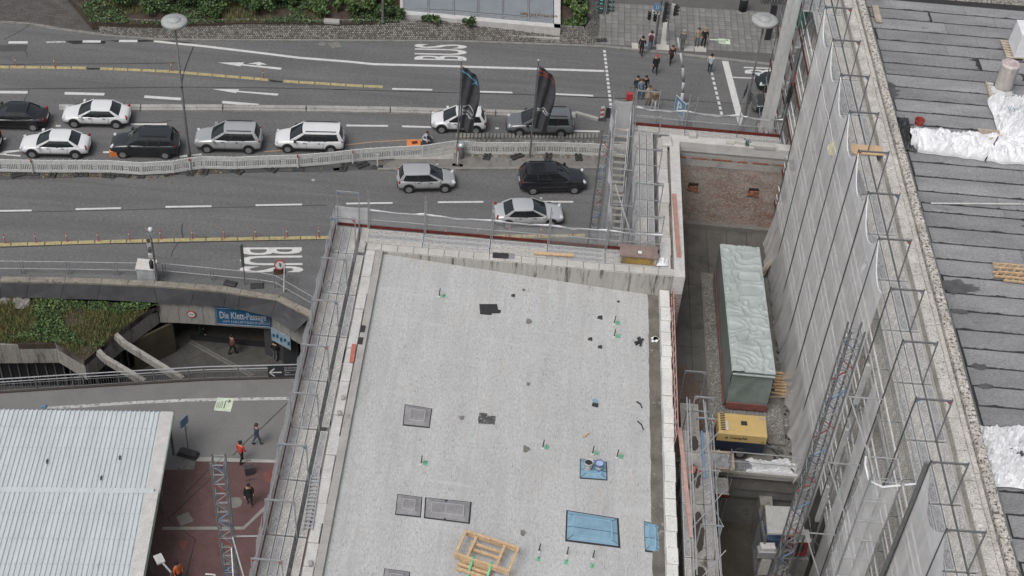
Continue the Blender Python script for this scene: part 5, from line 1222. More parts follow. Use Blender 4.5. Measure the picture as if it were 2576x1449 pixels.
# wet patches
wetb = mat('wet_bitumen', (.085,.086,.088), .55, .3, 2)
def on_rr(f, x, y, z=25.96): return f(x, y, z)
for f, x, y, rx, ry in [(Z4,1300,890,.5,.75),(Z4,1240,1000,.18,.35),(ZF,1200,930,.75,.42),(ZF,1210,1075,.35,.15),(ZG,1110,125,.3,.16),(ZG,1140,250,.28,.14)]:
    p = on_rr(f, x, y, 25.955); mb = MB(); mb.poly([p+V(rx*math.cos(a)*R.uniform(.6,1.2), ry*math.sin(a)*R.uniform(.6,1.2), 0) for a in [i*PI/15 for i in range(30)]]); mb.build('wet_patch', wetb, rb_)
MB().beam(on_rr(ZF,1060,425,25.97), on_rr(ZF,1700,440,25.97), .09, .015).build('white_strip', plaster_white, rb_)
p = on_rr(Z4, 2300, 10); MB().box(15.8, 61.9, 25.9, 40, 62.6, 26.35).build('end_upstand', lich, rb_); MB().box(17, 62.6, 26.3, 40, 63.0, 26.45).build('end_coping', mat('pale_yellow_coping', (.6,.58,.45), .8, .2, 2), rb_)
# things on the right roof
a, b = Z4(1115,55,26), Z4(1155,215,26); MB().beam(a, b, .3, .05).build('plank', wood_grey, label='short weathered plank lying at the far end of the bitumen roof', cat='plank')
p = Z4(1525,1255,25.95); t = thing('red_bucket', 'red plastic bucket with paper label standing on the bitumen roof', 'bucket', p)
MB().lathe(p, [(.15,0),(.2,.45),(.22,.46),(.22,.52),(.2,.52),(.14,.04)], 18, False).build('body', mat('bucket_red', (.3,.06,.045), .5, .1, 3), t)
MB().lathe(p+V(0,0,.08), [(.162,0),(.182,.2)], 18, False).build('paper_label', white_plastic, t)
mb = MB(); mb.path([p+V(.21*math.cos(a), .21*math.sin(a), .5) for a in [PI+i*PI/8 for i in range(9)]], .01, 4); mb.build('handle', steel_dark, t)
# wrapped parcel on pallet
c0 = Z4(2520,570,26.1); t = thing('wrapped_pallet_load', 'cubic load wrapped in white film on a pallet at the right picture edge', 'pallet load', c0)
bx, by = c0.x-.3, c0.y+.05
for i in range(7): MB().box(bx-.3, by+i*.22, 26.06, bx+1.6, by+.13+i*.22, 26.09).build('slat', wood_grey, t)
for i in range(3): MB().box(bx-.25+i*.75, by, 25.94, bx-.05+i*.75, by+1.45, 26.06).build('bearer', wood_grey, t)
mb = MB()
def wrap(u, v):
    a = 2*PI*u; s = [(0,0),(1.4,0),(1.4,1.4),(0,1.4)]; q = (u*4)%4; i = int(q)%4; f_ = q-int(q); x = s[i][0]+(s[(i+1)%4][0]-s[i][0])*f_; y = s[i][1]+(s[(i+1)%4][1]-s[i][1])*f_
    tw = 1-.08*v; k = .02*mnoise.noise(V(x*3, y*3, v*5))
    return V(bx+.05+.7+(x-.7)*tw*(1+k), by+.05+.7+(y-.7)*tw*(1+k), 26.1+1.15*v)
mb.grid(wrap, 40, 10); mb.grid(lambda u, v: V(bx+.05+.7+(u-.5)*1.29, by+.05+.7+(v-.5)*1.29, 27.25+.02*mnoise.noise(V(u*6,v*6,1))), 10, 10); mb.build('film_wrap', white_sheet, t, True)
# round wrapped roll on pallet
c0 = Z4(2370,930,26.05); t = thing('wrapped_roll', 'tall roll wrapped in translucent film standing on a small pallet', 'wrapped roll', c0)
cx, cy = c0.x, c0.y+.35
for i in range(5): MB().box(cx-.55, cy-.5+i*.23, 26.05, cx+.45, cy-.36+i*.23, 26.08).build('slat', white_plastic, t)
for i in range(2): MB().box(cx-.65+i*.9, cy-.5, 25.94, cx-.5+i*.9, cy+.65, 26.05).build('bearer', wood_grey, t)
mb = MB(); mb.lathe((cx-.05, cy, 26.08), [(.42,0),(.4,.25),(.4,1.1),(.43,1.35),(.44,1.42),(.36,1.46)], 10); 
for v in mb.v: v += V(.02*mnoise.noise(v*4), .02*mnoise.noise(v*4+V(5,0,0)), 0)
mb.build('film_wrap', mat('film_tan', (.46,.43,.4), .35, .2, 2, .15, 10, sx=(3,3,.5), spots=[((.65,.66,.67), 2.5, .58, .1)]), t, True)
MB().lathe((cx-.05, cy, 27.53), [(.37,0),(.33,.03)], 10).build('top', mat('roll_top', (.45,.36,.36), .6, .4, 7), t)
MB().lathe((cx-.05, cy, 26.1), [(.5,0),(.46,.22)], 8, False).build('loose_film', white_sheet, t)
# white sheeting on the roof
a = Z4(1430,1330,26); b = Z4(2560,1440,26)
def roll(u, v):
    p = a.lerp(b, u)+V(0,-.25,0); th = PI*v; w_ = .72+.2*u+.14*mnoise.noise(V(u*7,0,1)); h = (.42-.12*u)+.2*mnoise.noise(V(u*9,v*2,3))+.22*(1-abs(mnoise.noise(V(u*14+v*3,v*4,6))))**4+.1*mnoise.noise(V(u*30,v*6,2))
    return V(p.x+.1*mnoise.noise(V(u*8,v*4,8)), p.y-w_*math.cos(th)*(1 if u > .06 else .6), 25.95+max(0, h*math.sin(th)**.7))
MB().grid(roll, 90, 18).build('rolled_sheeting', white_sheet, label='long roll of white sheeting laid across the bitumen roof', cat='sheeting')
c = Z4(2450,1180,26); crumple('sheeting_heap', 'tall crumpled heap of white sheeting with blue print behind the rolled sheeting', c+V(.35,.2,0), 2.3, 3.0, .9, white_sheet, 14, 48, lump=2.4)
mb = MB(); text_mesh(mb, 'Vaq', Matrix.Translation(Z4(2400,1075,26.75))@Matrix.Rotation(.5, 4, 'X'), .35); mb.build('printed_letters', bluem, bpy.data.objects['sheeting_heap'])
c = ZG(1330,700,26); crumple('sheeting_heap', 'round crumpled heap of white sheeting near the lower right corner', c+V(.15,0,0), 2.3, 2.75, .75, white_sheet, 31, 52, lump=2.6)
c = ZG(1345,690,26.35); crumple('heap_shade_piece', 'dark grey piece added as shade in the middle of the near white heap', c+V(.15,.1,-.12), .6, .4, .3, mat('heap_shade_grey', (.09,.09,.1), .5, .4, 5), 51, 20)  # dark piece added to stand for the shade in the heap's hollows
c = Z4(1345,1290,26); crumple('black_sheeting', 'black plastic sheeting bunched against the stone parapet', c+V(0,-.1,0), 1.1, 2.3, .5, black_sheet, 21, 30, lump=3)
c = Z4(1195,930,26); crumple('black_sheeting', 'small grey plastic scraps lying along the parapet joint', c+V(-.1,0,0), .35, 1.2, .25, mat('grey_plastic', (.22,.25,.28), .5, .4, 6), 25, 18)
def drape(u, v):
    x = 13.9+2.3*u; y = 60.9+1.1*v+.3*math.sin(u*5); return V(x, y, 26.95+.5*math.sin(PI*u)-.25*(v-.3)**2+.16*mnoise.noise(V(u*6, v*5, 2))+.1*(1-abs(mnoise.noise(V(u*3+v*3,v*2,5))))**3)
MB().grid(drape, 36, 20).build('black_tarpaulin', mat('tarpaulin_black', (.05,.053,.062), .4, .4, 3, spots=[((.16,.17,.19), 3, .6, .1)]), label='dark tarpaulin draped over the far end of the parapet', cat='tarpaulin')
p = ZF(1535,830,26); t = thing('formwork_beams', 'stack of yellow timber lattice beams on the right of the bitumen roof', 'timber beams', p)
for i in range(4):
    a = ZF(1425+20*(i%2)+ (40 if i == 3 else 0), 797+26*i, 26.05+.06*(3-i)); b = a+V(2.4, -.03*(i-1), 0)
    for s in (-.11,.11): MB().beam(a+V(0,s,0), b+V(0,s,0), .05, .08).build('flange', wood, t)
    for k in range(9): q = a.lerp(b, (k+.5)/9); MB().beam(q+V(-.1,-.1,0), q+V(.1,.1,0), .04, .05).build('web_diagonal', wood, t)
p = Z4(2200,1300,26); t = thing('old_planks', 'three old grey planks lying beside the white sheeting heap', 'planks', p)
for i in range(3): MB().beam(p+V(-.35,-.15+.17*i,.05), p+V(.6,-.18+.17*i,.05), .15, .05).build('plank', wood_grey, t)
p = Z4(2200,1375,26); MB().beam(p+V(-.4,-.12,.12), p+V(.6,.18,.25), .16, .08).build('yellow_beam', wood, label='short yellow formwork beam stuck in the white sheeting', cat='beam')
a, b = ZF(1375,165,26.1), ZF(1455,20,26.35); MB().tube(a, b, .03).build('iron_bar', black_metal, label='dark iron bar lying across the rolled white sheeting', cat='bar')
p = ZG(1320,1430,26.0); MB().obox(p, .35, .35, .05, .2).build('cardboard_piece', mat('cardboard', (.3,.25,.2), .9), label='brown cardboard piece at the lower right corner of the roof', cat='cardboard')
# ================================================================== right scaffold with netting
rs_ = thing('east_scaffold', 'tall netted steel scaffold along the facade of the right building', 'scaffold', V(13.6,43,0)); rs_.rotation_euler.z = SK
pale_tube = mat('pale_tube', (.6,.61,.62), .5, .15, 6)
RY = [63.5,61.0,58.4,55.8,53.2,50.6,48.02,45.45,42.88,40.28,37.62,35.05,32.44,29.8,27.2,24.6]
for i, y in enumerate(RY):
    tb(rs_, (12.9, y, 0 if y > 57 else 14.7), (12.93, y, 28.75), 'standard', .028, mat('standard_dark', (.1,.105,.11), .5, .2, 5, metal=.3)); tb(rs_, (14.1, y, 8), (14.1, y, 28.75), 'standard', .028, steel_dark)
    MB().beam((12.93,y,28.67), (14.1,y,28.67), .05, .06).build('transom', steel_dark, rs_)
    for xx, s in ((12.93,1), (14.1,-1)): MB().add([(xx,y-.015,28.64),(xx+s*.17,y-.015,28.64),(xx,y-.015,28.46),(xx,y+.015,28.64),(xx+s*.17,y+.015,28.64),(xx,y+.015,28.46)], [(0,1,2),(5,4,3),(0,3,4,1),(1,4,5,2),(2,5,3,0)]).build('gusset', R.choice([bluem, steel, redm, steel]), rs_)
    for z in (24.7,22.7,20.7,18.7,16.7): MB().beam((13.06,y,z-.08), (14.1,y,z-.08), .05, .06).build('transom', steel_dark, rs_)
for i, (a, b) in enumerate(zip(RY, RY[1:])):
    ym = (a+b)/2
    for k in range(3): deck(rs_, 13.26+k*.335, ym, 26.7, a-b-.08, .295)
    deck(rs_, 14.3, ym, 26.7, a-b-.08, .28)
    for z in (24.7,22.7,20.7,18.7,16.7) if i >= 2 else (24.7,22.7,20.7,18.7,16.7,14.7,12.7):
        for k in range(3): deck(rs_, 13.26+k*.335, ym, z, a-b-.04, .32, kind=1)
        if i < 3: MB().box(13.0, b+.02, z, 13.03, a-.02, z+.15).build('toe_board', darkred, rs_)
        tb(rs_, (13.06, a, z+1), (13.06, b, z+1), 'guard_rail', .03, pale_tube); tb(rs_, (13.05, a, z+.5), (13.05, b, z+.5), 'guard_rail', .028, pale_tube)
        MB().box(13.07, b+.02, z-.02, 13.1, a-.02, z+.1).build('deck_edge', plaster_white, rs_)
    for z in (27.2, 27.7): tb(rs_, (13.03, a, z), (13.03, b, z), 'guard_rail', .02)
    if i%3 == 1:
        for z in (14.7,18.7,22.7): tb(rs_, (13.02, a, z), (13.02, b, z+2), 'brace', .02)
# main net: top edge pinned at the standards and sagging between them
def bignet(y0, y1, zb, nu, nv, seed, name='debris_net', zt=28.6, m=None, x=12.96):
    def f(u, v):
        y = y0+(y1-y0)*u; k = min(range(len(RY)-1), key=lambda j: 0 if RY[j+1] <= y <= RY[j] else 1); t_ = (y-RY[k+1])/(RY[k]-RY[k+1])
        top = zt-1.0*math.sin(PI*max(0, min(1, t_)))**.8; z = zb+(top-zb)*v
        wv = .1*mnoise.noise(V(y*.55+seed, z*.12, seed))+.035*mnoise.noise(V(y*3+seed, z*.3, seed+2))
        flare = -.25*max(0, 1-(z-zb)/3)**2*(1+mnoise.noise(V(y*1.5, 0, seed)))
        pin = math.sin(PI*max(0, min(1, t_)))
        return V(x-.02+wv*(.4+.6*pin)+flare*(1 if zb < 16 else 0), y, z+.12*mnoise.noise(V(y*2, 0, seed+5))*(1 if v < .02 else 0))
    return MB().grid(f, nu, nv).build(name, m or net_m, rs_, True)
bignet(55.8, 48.02, 14.85, 80, 26, 1); bignet(48.06, 40.28, 14.85, 70, 26, 7); bignet(40.32, 38.4, 12.5, 24, 26, 12); bignet(29.8, 24.6, 14, 50, 26, 17)
netstrip(rs_, V(12.97,36.35,0), V(12.97,35.1,0), 9, 25.4, (1,0), 'debris_net', net_m, .1, 10, 20, .12)
# net seams / cord lines
for y in (55.8, 48.02, 40.28): 
    mb = MB(); mb.path([V(12.92, y+.02*R.random(), 28.6-k*1.35) for k in range(11)], .015, 4); mb.build('net_seam', white_sheet, rs_)
for z in (26.4,): 
    for a, b in zip(RY[3:6], RY[4:7]): mb = MB(); mb.path([V(12.9, a+(b-a)*k/8, z+.05*math.sin(k)) for k in range(9)], .012, 4); mb.build('net_seam', white_sheet, rs_)
mb = MB()
for a, b in zip(RY[3:10], RY[4:11]): mb.path([V(12.94, a+(b-a)*k/14, 28.6-1.0*math.sin(PI*k/14)**.8) for k in range(15)], .022, 5)
mb.build('net_edge', white_sheet, rs_)
# small yellow bag caught in the net, white scrap pipes
p = V(12.8,48.9,26.0); crumple('yellow_bag', 'pale yellow plastic bag caught on the netted scaffold', p+V(0,0,0), .35, .6, .5, mat('bag_yellow', (.5,.48,.33), .5, .2, 5), 41, 14, cat='bag')
p = ZF(640,800,26.0); t = thing('pipe_stub', 'white pipe stub with red mouth poking through the scaffold net', 'pipe', p); MB().tube(p+V(0,0,-.35), p+V(.1,.02,.12), .09, 12).build('pipe', white_plastic, t); MB().tube(p+V(.1,.02,.12), p+V(.11,.02,.14), .075, 12).build('mouth', darkred, t)
a, b = ZF(555,15,26.75), None
MB().obox((13.95,48.15,26.76), 1.3, .62, .05, .05).build('plywood_board', wood, label='pale plywood board lying across the right scaffold deck', cat='board')
MB().obox((13.5,46.0,26.74), .25, 1.5, .03, .05).build('hatch_panel', greym, rs_)
# end net and hoarding at the street corner
es = thing('street_scaffold', 'street side scaffold with pale net end panel and dark red toe boards', 'scaffold', V(12.2,60,0))
netstrip(es, V(11.5,58.75,0), V(12.15,58.75,0), 19.6, 29.5, (0,1), 'net_panel', nmat('net_panel_white', (.62,.63,.62), .8, 9), .02, 30, 10, .14)
for y in (58.6, 61.0, 63.4):
    for x in (12.25, 13.0): tb(es, (x, y, 0), (x, y, 28.5), 'standard', .026, steel_dark)
for z in (26.7,24.7,22.7,20.7,18.7,16.7):
    deck(es, 12.45, 59.8, z, 2.4, .32, kind=2); deck(es, 12.8, 59.8, z, 2.4, .32, kind=2); deck(es, 12.45, 62.2, z, 2.4, .32, kind=2)
    MB().box(12.2, 58.6, z, 12.23, 63.4, z+.15).build('toe_board', darkred, es); tb(es, (12.2,58.6,z+1), (12.2,63.4,z+1), 'guard_rail', .02); tb(es, (12.2,58.6,z+.05), (12.95,58.6,z+1.9), 'brace', .02)
gnet = nmat('green_net', (.03,.28,.2), .62)
netstrip(es, V(12.55,60.6,0), V(12.55,63.4,0), 24.5, 28.4, (1,0), 'green_net', gnet, .05, 16, 10, .2); netstrip(es, V(12.1,60.0,0), V(13.0,60.2,0), 24.0, 28.2, (0,1), 'green_net', gnet, .3, 14, 10, .2)
bn = thing('advert_banner', 'pale banner with red and black print hanging inside the street scaffold', 'banner', V(12.9,58.9,20))
MB().grid(lambda u, v: V(12.35+.35*u, 58.2+.25*math.sin(u*2), 20.6+4.2*v), 6, 16).build('cloth', mat('banner_cloth', (.4,.44,.46), .6, .2, 1.5), bn)
mb = MB()
for k in range(5): mb.obox((12.42+.05*k, 58.18+.03*k, 22.0+.35*(k%3)), .035, .02, 1.3-.15*k, .1)
mb.build('print', black_metal, bn); MB().obox((12.54,58.2,23.2), .07, .02, .8, .1).build('red_print', redm, bn)
# ================================================================== un-netted near bays, covers, ladder tower, hoist
for i, (z0, z1) in enumerate(((23.0,25.1),(19.5,21.6),(16.0,18.2),(12.6,14.8))):
    MB().beam((13.0,37.45,z0), (13.0,37.4,z1), .24, .14).build('white_cover', white_plastic, rs_)
    for dx, dy in ((-.1,-.5),(-.15,-.75),(.05,-.9)): tb(rs_, (13.0+dx, 37.4+dy, z0-1.2), (13.0+dx, 37.4+dy, z1-.3+dx), 'stacked_tube', .024)
    tb(rs_, (12.9,36.4,z1+.4), (12.9,38.3,z1+.4), 'guard_rail', .022); tb(rs_, (12.9,32.4,z1), (12.9,35.0,z1), 'guard_rail', .022); tb(rs_, (12.9,32.4,z1+.5), (12.9,35.0,z1+.5), 'guard_rail', .022)
hm = mast('hoist_mast', 'lattice hoist mast with red and blue braces rising in front of the right scaffold', 11.42, 34.85, 8, 29.3, .46, .1)
for z, y in ((22.5,34.85),(18.4,34.85),(26.0,34.85)):
    tb(hm, (11.6,y,z), (13.06,y,z), 'tie_tube', .03, alu); tb(hm, (11.9,y-.05,z+.05), (13.0,y-2.6,z-1.6), 'tie_tube', .03, alu)
# hoist platform
hp = thing('hoist_platform', 'grey hoist cage with blue drive units riding on the right lattice mast', 'hoist', V(11.4,36,13))
pl = [ZE(895,885,17), ZE(1190,900,17), ZE(1210,1120,17), ZE(912,1105,17)]
mb = MB(); mb.prism([(p.x, p.y) for p in pl], 16.9, 17.0); mb.build('roof_plate', mat('hoist_roof', (.36,.36,.35), .7, .15, 2, .2, 20, spots=[((.55,.54,.52), 6, .64, .05)]), hp)
for p in pl: tb(hp, (p.x, p.y, 14.2), (p.x, p.y, 16.9), 'corner_post', .04, steel_dark)
mb = MB(); mb.prism([(p.x, p.y) for p in pl], 14.1, 14.25); mb.build('floor_plate', deck_c, hp)
a, b = pl[3], pl[0]
for i in range(12): q = a.lerp(b, i/11); tb(hp, (q.x-.05, q.y, 14.2), (q.x-.05, q.y, 15.9), 'mesh_bar', .012, steel)
ZK = zf(2340,1275,1500,1388)
for (px, py, z, sx, sy, sz, m, nm) in [(520,682,15.6,1.0,.7,.5,mat('unit_blue',(.06,.1,.18),.5),'drive_unit'), (495,735,15.9,.8,.35,.4,alu,'gear_box'), (498,718,16.2,.6,.3,.25,plaster_white,'control_box'), (485,775,15.0,.4,.4,1.0,concrete_light,'counterweight'), (603,705,15.9,.7,.55,.9,mat('hoist_red',(.22,.03,.03),.5),'motor_cover'), (595,772,14.6,.75,.6,1.3,concrete_dark,'cabinet'), (530,745,15.4,.3,.3,.3,steel,'roller'), (470,680,15.3,.12,1.5,1.5,steel_dark,'gate_panel')]:
    q_ = ZK(px, py, z); x, y = q_.x, q_.y
    mb = MB(); mb.cbox((x, y, z-sz/2), sx, sy, sz, .08, .04); o = mb.build(nm, m, hp)
    if nm == 'motor_cover': MB().obox((x+.02, y-.29, z+.05), .35, .04, .45, .08).build('fan_grille', black_metal, o); MB().obox((x, y, z+sz/2+.02), .78, .6, .05, .08).build('lid', plaster_white, o)
# stair/ladder tower with net in the lower right
net_lt = nmat('net_wrap', (.85,.86,.87), .36)
lt = thing('ladder_tower', 'sloping ladder way wrapped in pale net at the lower right scaffold', 'ladder way', V(12.4,28,20))
a0, a1 = ZG(440,720,26.2), ZG(150,1449,23.0); b0, b1 = ZG(620,850,26.2), ZG(385,1449,23.0)
c = V(12.2,29.4,0)
TX = [(11.75,31.1),(12.75,31.1),(12.75,30.1),(11.75,30.1)]
for x, y in TX: tb(lt, (x, y, 10), (x, y, 27.4), 'standard', .026)
for z in (27.2,26.2,25.2,24.2,23.2,22.2,21.2,20.2,19.2,18.2):
    for (p, q) in zip(TX, TX[1:]+TX[:1]): tb(lt, (*p, z), (*q, z), 'hoop', .02, alu)
netstrip(lt, V(11.8,30.1,0), V(12.7,30.1,0), 10, 27.0, (0,1), 'net_wrap', net_lt, .05, 12, 30, .1); netstrip(lt, V(11.78,31.1,0), V(11.78,30.1,0), 10, 27.0, (1,0), 'net_wrap', net_lt, .05, 12, 30, .1)
for i in range(20): MB().beam((12.0,30.6,12+.75*i), (12.5,30.6,12+.75*i), .05, .03).build('ladder_rung', alu, lt)
for x in (12.0,12.5): tb(lt, (x,30.6,12), (x,30.6,27.3), 'ladder_rail', .02, alu)
mb = MB(); mb.path([V(11.75,31.1,27.2), V(11.68,30.7,27.22), V(11.75,30.15,27.15), V(12.2,30.05,27.0), V(12.75,30.1,27.1), V(12.95,30.3,26.9), V(13.3,30.3,27.0)], .035); mb.build('net_collar', white_sheet, lt)
# braided hoist rope bundle
mb = MB(); mb.path([V(13.15,29.8,28.6), V(13.15,29.75,26.5), V(13.1,29.7,24), V(13.05,29.7,20), V(13.0,29.7,14)], .07, 6); mb.build('cable_bundle', steel_dark, label='dark cable bundle hanging beside the ladder way', cat='cable')
# ================================================================== street: barrier fence panels and feet
fence_slat = white_plastic
def fence_panel(a, b, label):
    """plastic construction barrier: frame, solid top and bottom bands, upright slats, small lugs"""
    a = V(a.x, a.y, .12); b = V(b.x, b.y, .12); d = b-a; L_ = d.length; d.normalize(); n_ = V(-d.y, d.x, 0)
    t = thing('construction_barrier', label, 'barrier', (a+b)/2-V(0,0,.12), 'white barrier panels along the carriageway')
    up_ = V(0,0,1)
    mb = MB()
    mb.beam(a+up_*.82, b+up_*.82, .05, .3); mb.beam(a+up_*.1, b+up_*.1, .05, .2)
    mb.beam(a+up_*.985, b+up_*.985, .07, .045); mb.build('board', white_plastic, t)
    mb = MB(); mb.beam(a+up_*.5, a+up_*1.0-up_*.5+d*.001+up_*.0, .05, .05) if False else None
    for p in (a+d*.03, b-d*.03): mb.obox(p+up_*.5, .06, .06, 1.0)
    mb.build('frame', white_plastic, t)
    n = int(L_/.115); sl = MB()
    for i in range(1, n):
        if n//2-1 <= i <= n//2+1: continue
        p = a+d*(L_*i/n); sl.obox(p+up_*.43, .055, .03, .5, math.atan2(d.y, d.x))
    m_ = a+d*(L_/2)
    for k in range(3): sl.obox(m_+up_*(.28+.14*k), .34, .03, .06, math.atan2(d.y, d.x))
    sl.build('slats', white_plastic, t, kind='stuff')
    lg = MB()
    for i in range(5): lg.obox(a+d*(L_*(i+.5)/5)+up_*1.03, .05, .06, .06)
    lg.build('lugs', white_plastic, t, kind='stuff')
    dots = MB()
    for i in range(6): q = a+d*(L_*(i+.5)/6)+up_*.83; dots.tube(q-n_*.03, q-n_*.028, .035, 8)
    dots.build('reflector_dots', concrete, t, kind='stuff')
FT = [(Z1,x,y) for x, y in [(-95,1170),(130,1175),(355,1178),(578,1178),(800,1180),(1030,1195),(1265,1183),(1395,1160),(1495,1150),(1720,1155),(1955,1145),(2200,1138),(2425,1120)]]+[(Z2,x,y) for x, y in [(205,1095),(430,1080),(657,1070),(893,1035),(1110,1048),(1345,1048),(1573,1045),(1805,1052),(1975,1060),(2160,1066)]]
FP = [f(x, y, 1.12) for f, x, y in FT]
ordn = ['first','second','third','fourth','fifth','sixth','seventh','eighth','ninth','tenth','eleventh','twelfth','thirteenth','fourteenth','fifteenth','sixteenth','seventeenth','eighteenth','nineteenth','twentieth','twenty-first','twenty-second','twenty-third','twenty-fourth','twenty-fifth','twenty-sixth','twenty-seventh','twenty-eighth','twenty-ninth','thirtieth']
for i, (a, b) in enumerate(zip(FP, FP[1:])): fence_panel(a, b, 'white slatted barrier panel, %s from the left picture edge' % ordn[i])
# recycled-plastic feet
mb = MB()
for x, y in ((-.28,-.12),(.28,-.12),(0,.12),(-.28,.12),(.28,.12),(0,-.12)): mb.cbox((x*1.15, y*1.2, 0), .24, .19, .15, 0, .03)
mb.cbox((0,0,.0), .92, .5, .07, 0, .03)
foot0 = mb.build('rubber_weight', black_plastic, label='black plastic barrier foot, first from the left picture edge', cat='barrier foot', group='black barrier feet on the road')
FF = [(Z1,x,y) for x, y in [(135,1280),(390,1272),(600,1278),(800,1287),(905,1282),(1040,1276),(1250,1270),(1400,1258),(1505,1252),(1740,1255),(1990,1240)]]+[(Z2,x,y) for x, y in [(78,1225),(215,1210),(1130,1150),(1348,1155),(1578,1155),(1800,1158)]]
for i, (f, x, y) in enumerate(FF):
    p = f(x, y, .06); p.z = .1 if f is Z2 and x > 1000 else 0
    rz = R.choice([0,PI/2,PI/2,.6,-.5])+R.uniform(-.15,.15)
    if i == 0: foot0.location = p; foot0.rotation_euler.z = rz
    else: c = foot0.copy(); COL.objects.link(c); c.location = p; c.rotation_euler.z = rz; c['label'] = 'black plastic barrier foot, %s from the left picture edge' % ordn[i]
# white delineator posts with black feet
def delin(p, h, label, red=True):
    t = thing('delineator_post', label, 'post', p, 'delineator posts beside the barrier')
    mb = MB(); mb.cbox(p, .8, .36, .1, R.uniform(-.15,.15), .04); mb.cbox(p+V(0,0,.09), .3, .2, .06, 0, .03); mb.build('foot', black_plastic, t)
    MB().tube(p+V(0,0,.1), p+V(0,0,h), .05, 8).build('post', white_plastic, t)
    if red: MB().tube(p+V(0,0,h-.18), p+V(0,0,h+.02), .056, 8).build('red_top', redm, t)
for f, x, y, h, lb in [(Z1,245,1280,1.2,'farthest left, in front of the second white car'),(Z1,1400,1262,1.1,'beside the left street lamp'),(Z1,2190,1243,1.2,'in front of the white estate car'),(Z2,145,1212,1.2,'right of the white estate car'),(Z2,325,1232,1.15,'left of the concrete ramp'),(Z2,912,1220,1.5,'below the left flagpole')]:
    delin(f(x, y), h, 'white delineator post on black foot '+lb, 'ramp' not in lb)
# orange case and red-white beacon, bin
p = Z2(592,1062,.15); t = thing('orange_case', 'orange plastic case lying beside the kneeling person', 'case', V(p.x,p.y,0))
MB().cbox((p.x,p.y,.0), 1.0, .75, .32, .08, .06).build('shell', mat('orange_plastic', (.6,.2,.06), .5, .1, 3), t); MB().obox((p.x+.05,p.y+.02,.33), .4, .3, .02, .4).build('emblem', darkred, t)
p = g(293,388); t = thing('orange_case', 'orange box standing at the front of the black car behind the barrier', 'case', V(p.x,p.y,0)); MB().cbox((p.x,p.y,0), .8, .6, .5, .1, .06).build('shell', MC['orange_plastic'], t)
p = Z2(1968,880); t = thing('traffic_beacon', 'red and white striped traffic beacon at the end of the road separator', 'beacon', p)
MB().cbox(p, .7, .35, .1, 0, .03).build('foot', black_plastic, t)
for i in range(5): MB().add([p+V(-.13,-.02,.15+.2*i), p+V(.13,-.02,.23+.2*i), p+V(.13,-.02,.43+.2*i), p+V(-.13,-.02,.35+.2*i), p+V(-.13,.02,.15+.2*i), p+V(.13,.02,.23+.2*i), p+V(.13,.02,.43+.2*i), p+V(-.13,.02,.35+.2*i)], [(0,1,2,3),(7,6,5,4),(0,4,5,1),(2,6,7,3)]).build('stripe', redm if i%2 else white_plastic, t)
p = Z2(935,1165); p.z = .1; t = thing('litter_bin', 'grey metal litter bin beside the left flagpole', 'litter bin', p)
MB().lathe(p, [(.2,0),(.22,.05),(.22,.95),(.2,.97)], 14).build('body', steel_dark, t, True); MB().lathe(p+V(0,0,.97), [(.26,.0),(.27,.12),(.2,.26),(.05,.3)], 14).build('hood', alu, t, True)
# ================================================================== flagpoles
def flag(base, topf, top, label, ftop, stripes, txt):
    h = vert_z(base, topf, *top); t = thing('flagpole', label, 'flagpole', base)
    MB().tube(base, V(base.x, base.y, h), .075, 10, .045).build('pole', steel_dark, t); MB().lathe((base.x, base.y, h), [(.09,0),(.1,.06),(.05,.1)], 10).build('finial', steel, t)
    z1 = h-.35; L_ = 5.1; Wd = 1.35
    def f(u, v):
        dr = .35*u+.75*u*u*(1-v)**3*1.0
        return V(base.x+.08+Wd*u*(.82+.12*math.sin(v*5)), base.y-.03-.2*math.sin(u*6+v*4)*u-.07*math.sin(u*13+v*7), z1-L_*v-dr)
    fl = MB().grid(f, 18, 40).build('flag_cloth', mat('flag_cloth', (.055,.056,.064), .7, .25, 2), t, True)
    def strip_on(u0, v0, u1, v1, wd, m, nm):
        mb = MB(); n = 10
        for i in range(n):
            for (ua, va, ub, vb) in ((u0+(u1-u0)*i/n, v0+(v1-v0)*i/n, u0+(u1-u0)*(i+1)/n, v0+(v1-v0)*(i+1)/n),):
                o = V(0,-.02,0); mb.add([f(ua,va)+o, f(ub,vb)+o, f(ub,vb+wd)+o, f(ua,va+wd)+o], [(0,3,2,1)])
        mb.build(nm, m, fl)
    for s in stripes: strip_on(*s)
    mb = MB(); tbm = MB(); y0 = 0
    for line, sz in txt:
        tt = MB(); text_mesh(tt, line, Matrix.Identity(4), 1.0, .01); xs = [p.x for p in tt.v]; k = .8/max(1e-3, max(xs)-min(xs)); b0 = len(mb.v)
        for p in tt.v: u = .1+(p.x-min(xs))*k; v = .70+y0-p.y*sz; mb.v.append(f(min(1,u), min(1,v))+V(0,-.025,0))
        mb.f += [[b0+i for i in q] for q in tt.f]; mb.m += tt.m; y0 += .055
    mb.build('lettering', white_plastic, fl)
lb = mat('flag_blue', (.12,.42,.6), .6)
fr = mat('flag_red', (.4,.07,.04), .6)
flag(Z2(908,1150,.1), Z2, (917,445), 'left flagpole with dark banner bearing blue chevrons and white lettering', None, [(.02,.06,.55,.1,.02,lb,'blue_chevron'), (.55,.1,.8,.17,.025,lb,'blue_chevron'), (.62,.08,.9,.16,.02,lb,'blue_chevron'), (.8,.17,.55,.215,.02,lb,'blue_chevron'), (.15,.62,.4,.585,.014,white_plastic,'white_arc'), (.4,.585,.75,.6,.014,white_plastic,'white_arc'), (.75,.6,.85,.65,.014,white_plastic,'white_arc')], [('Schleyer-Halle', .06), ('Stuttgart', .06)])
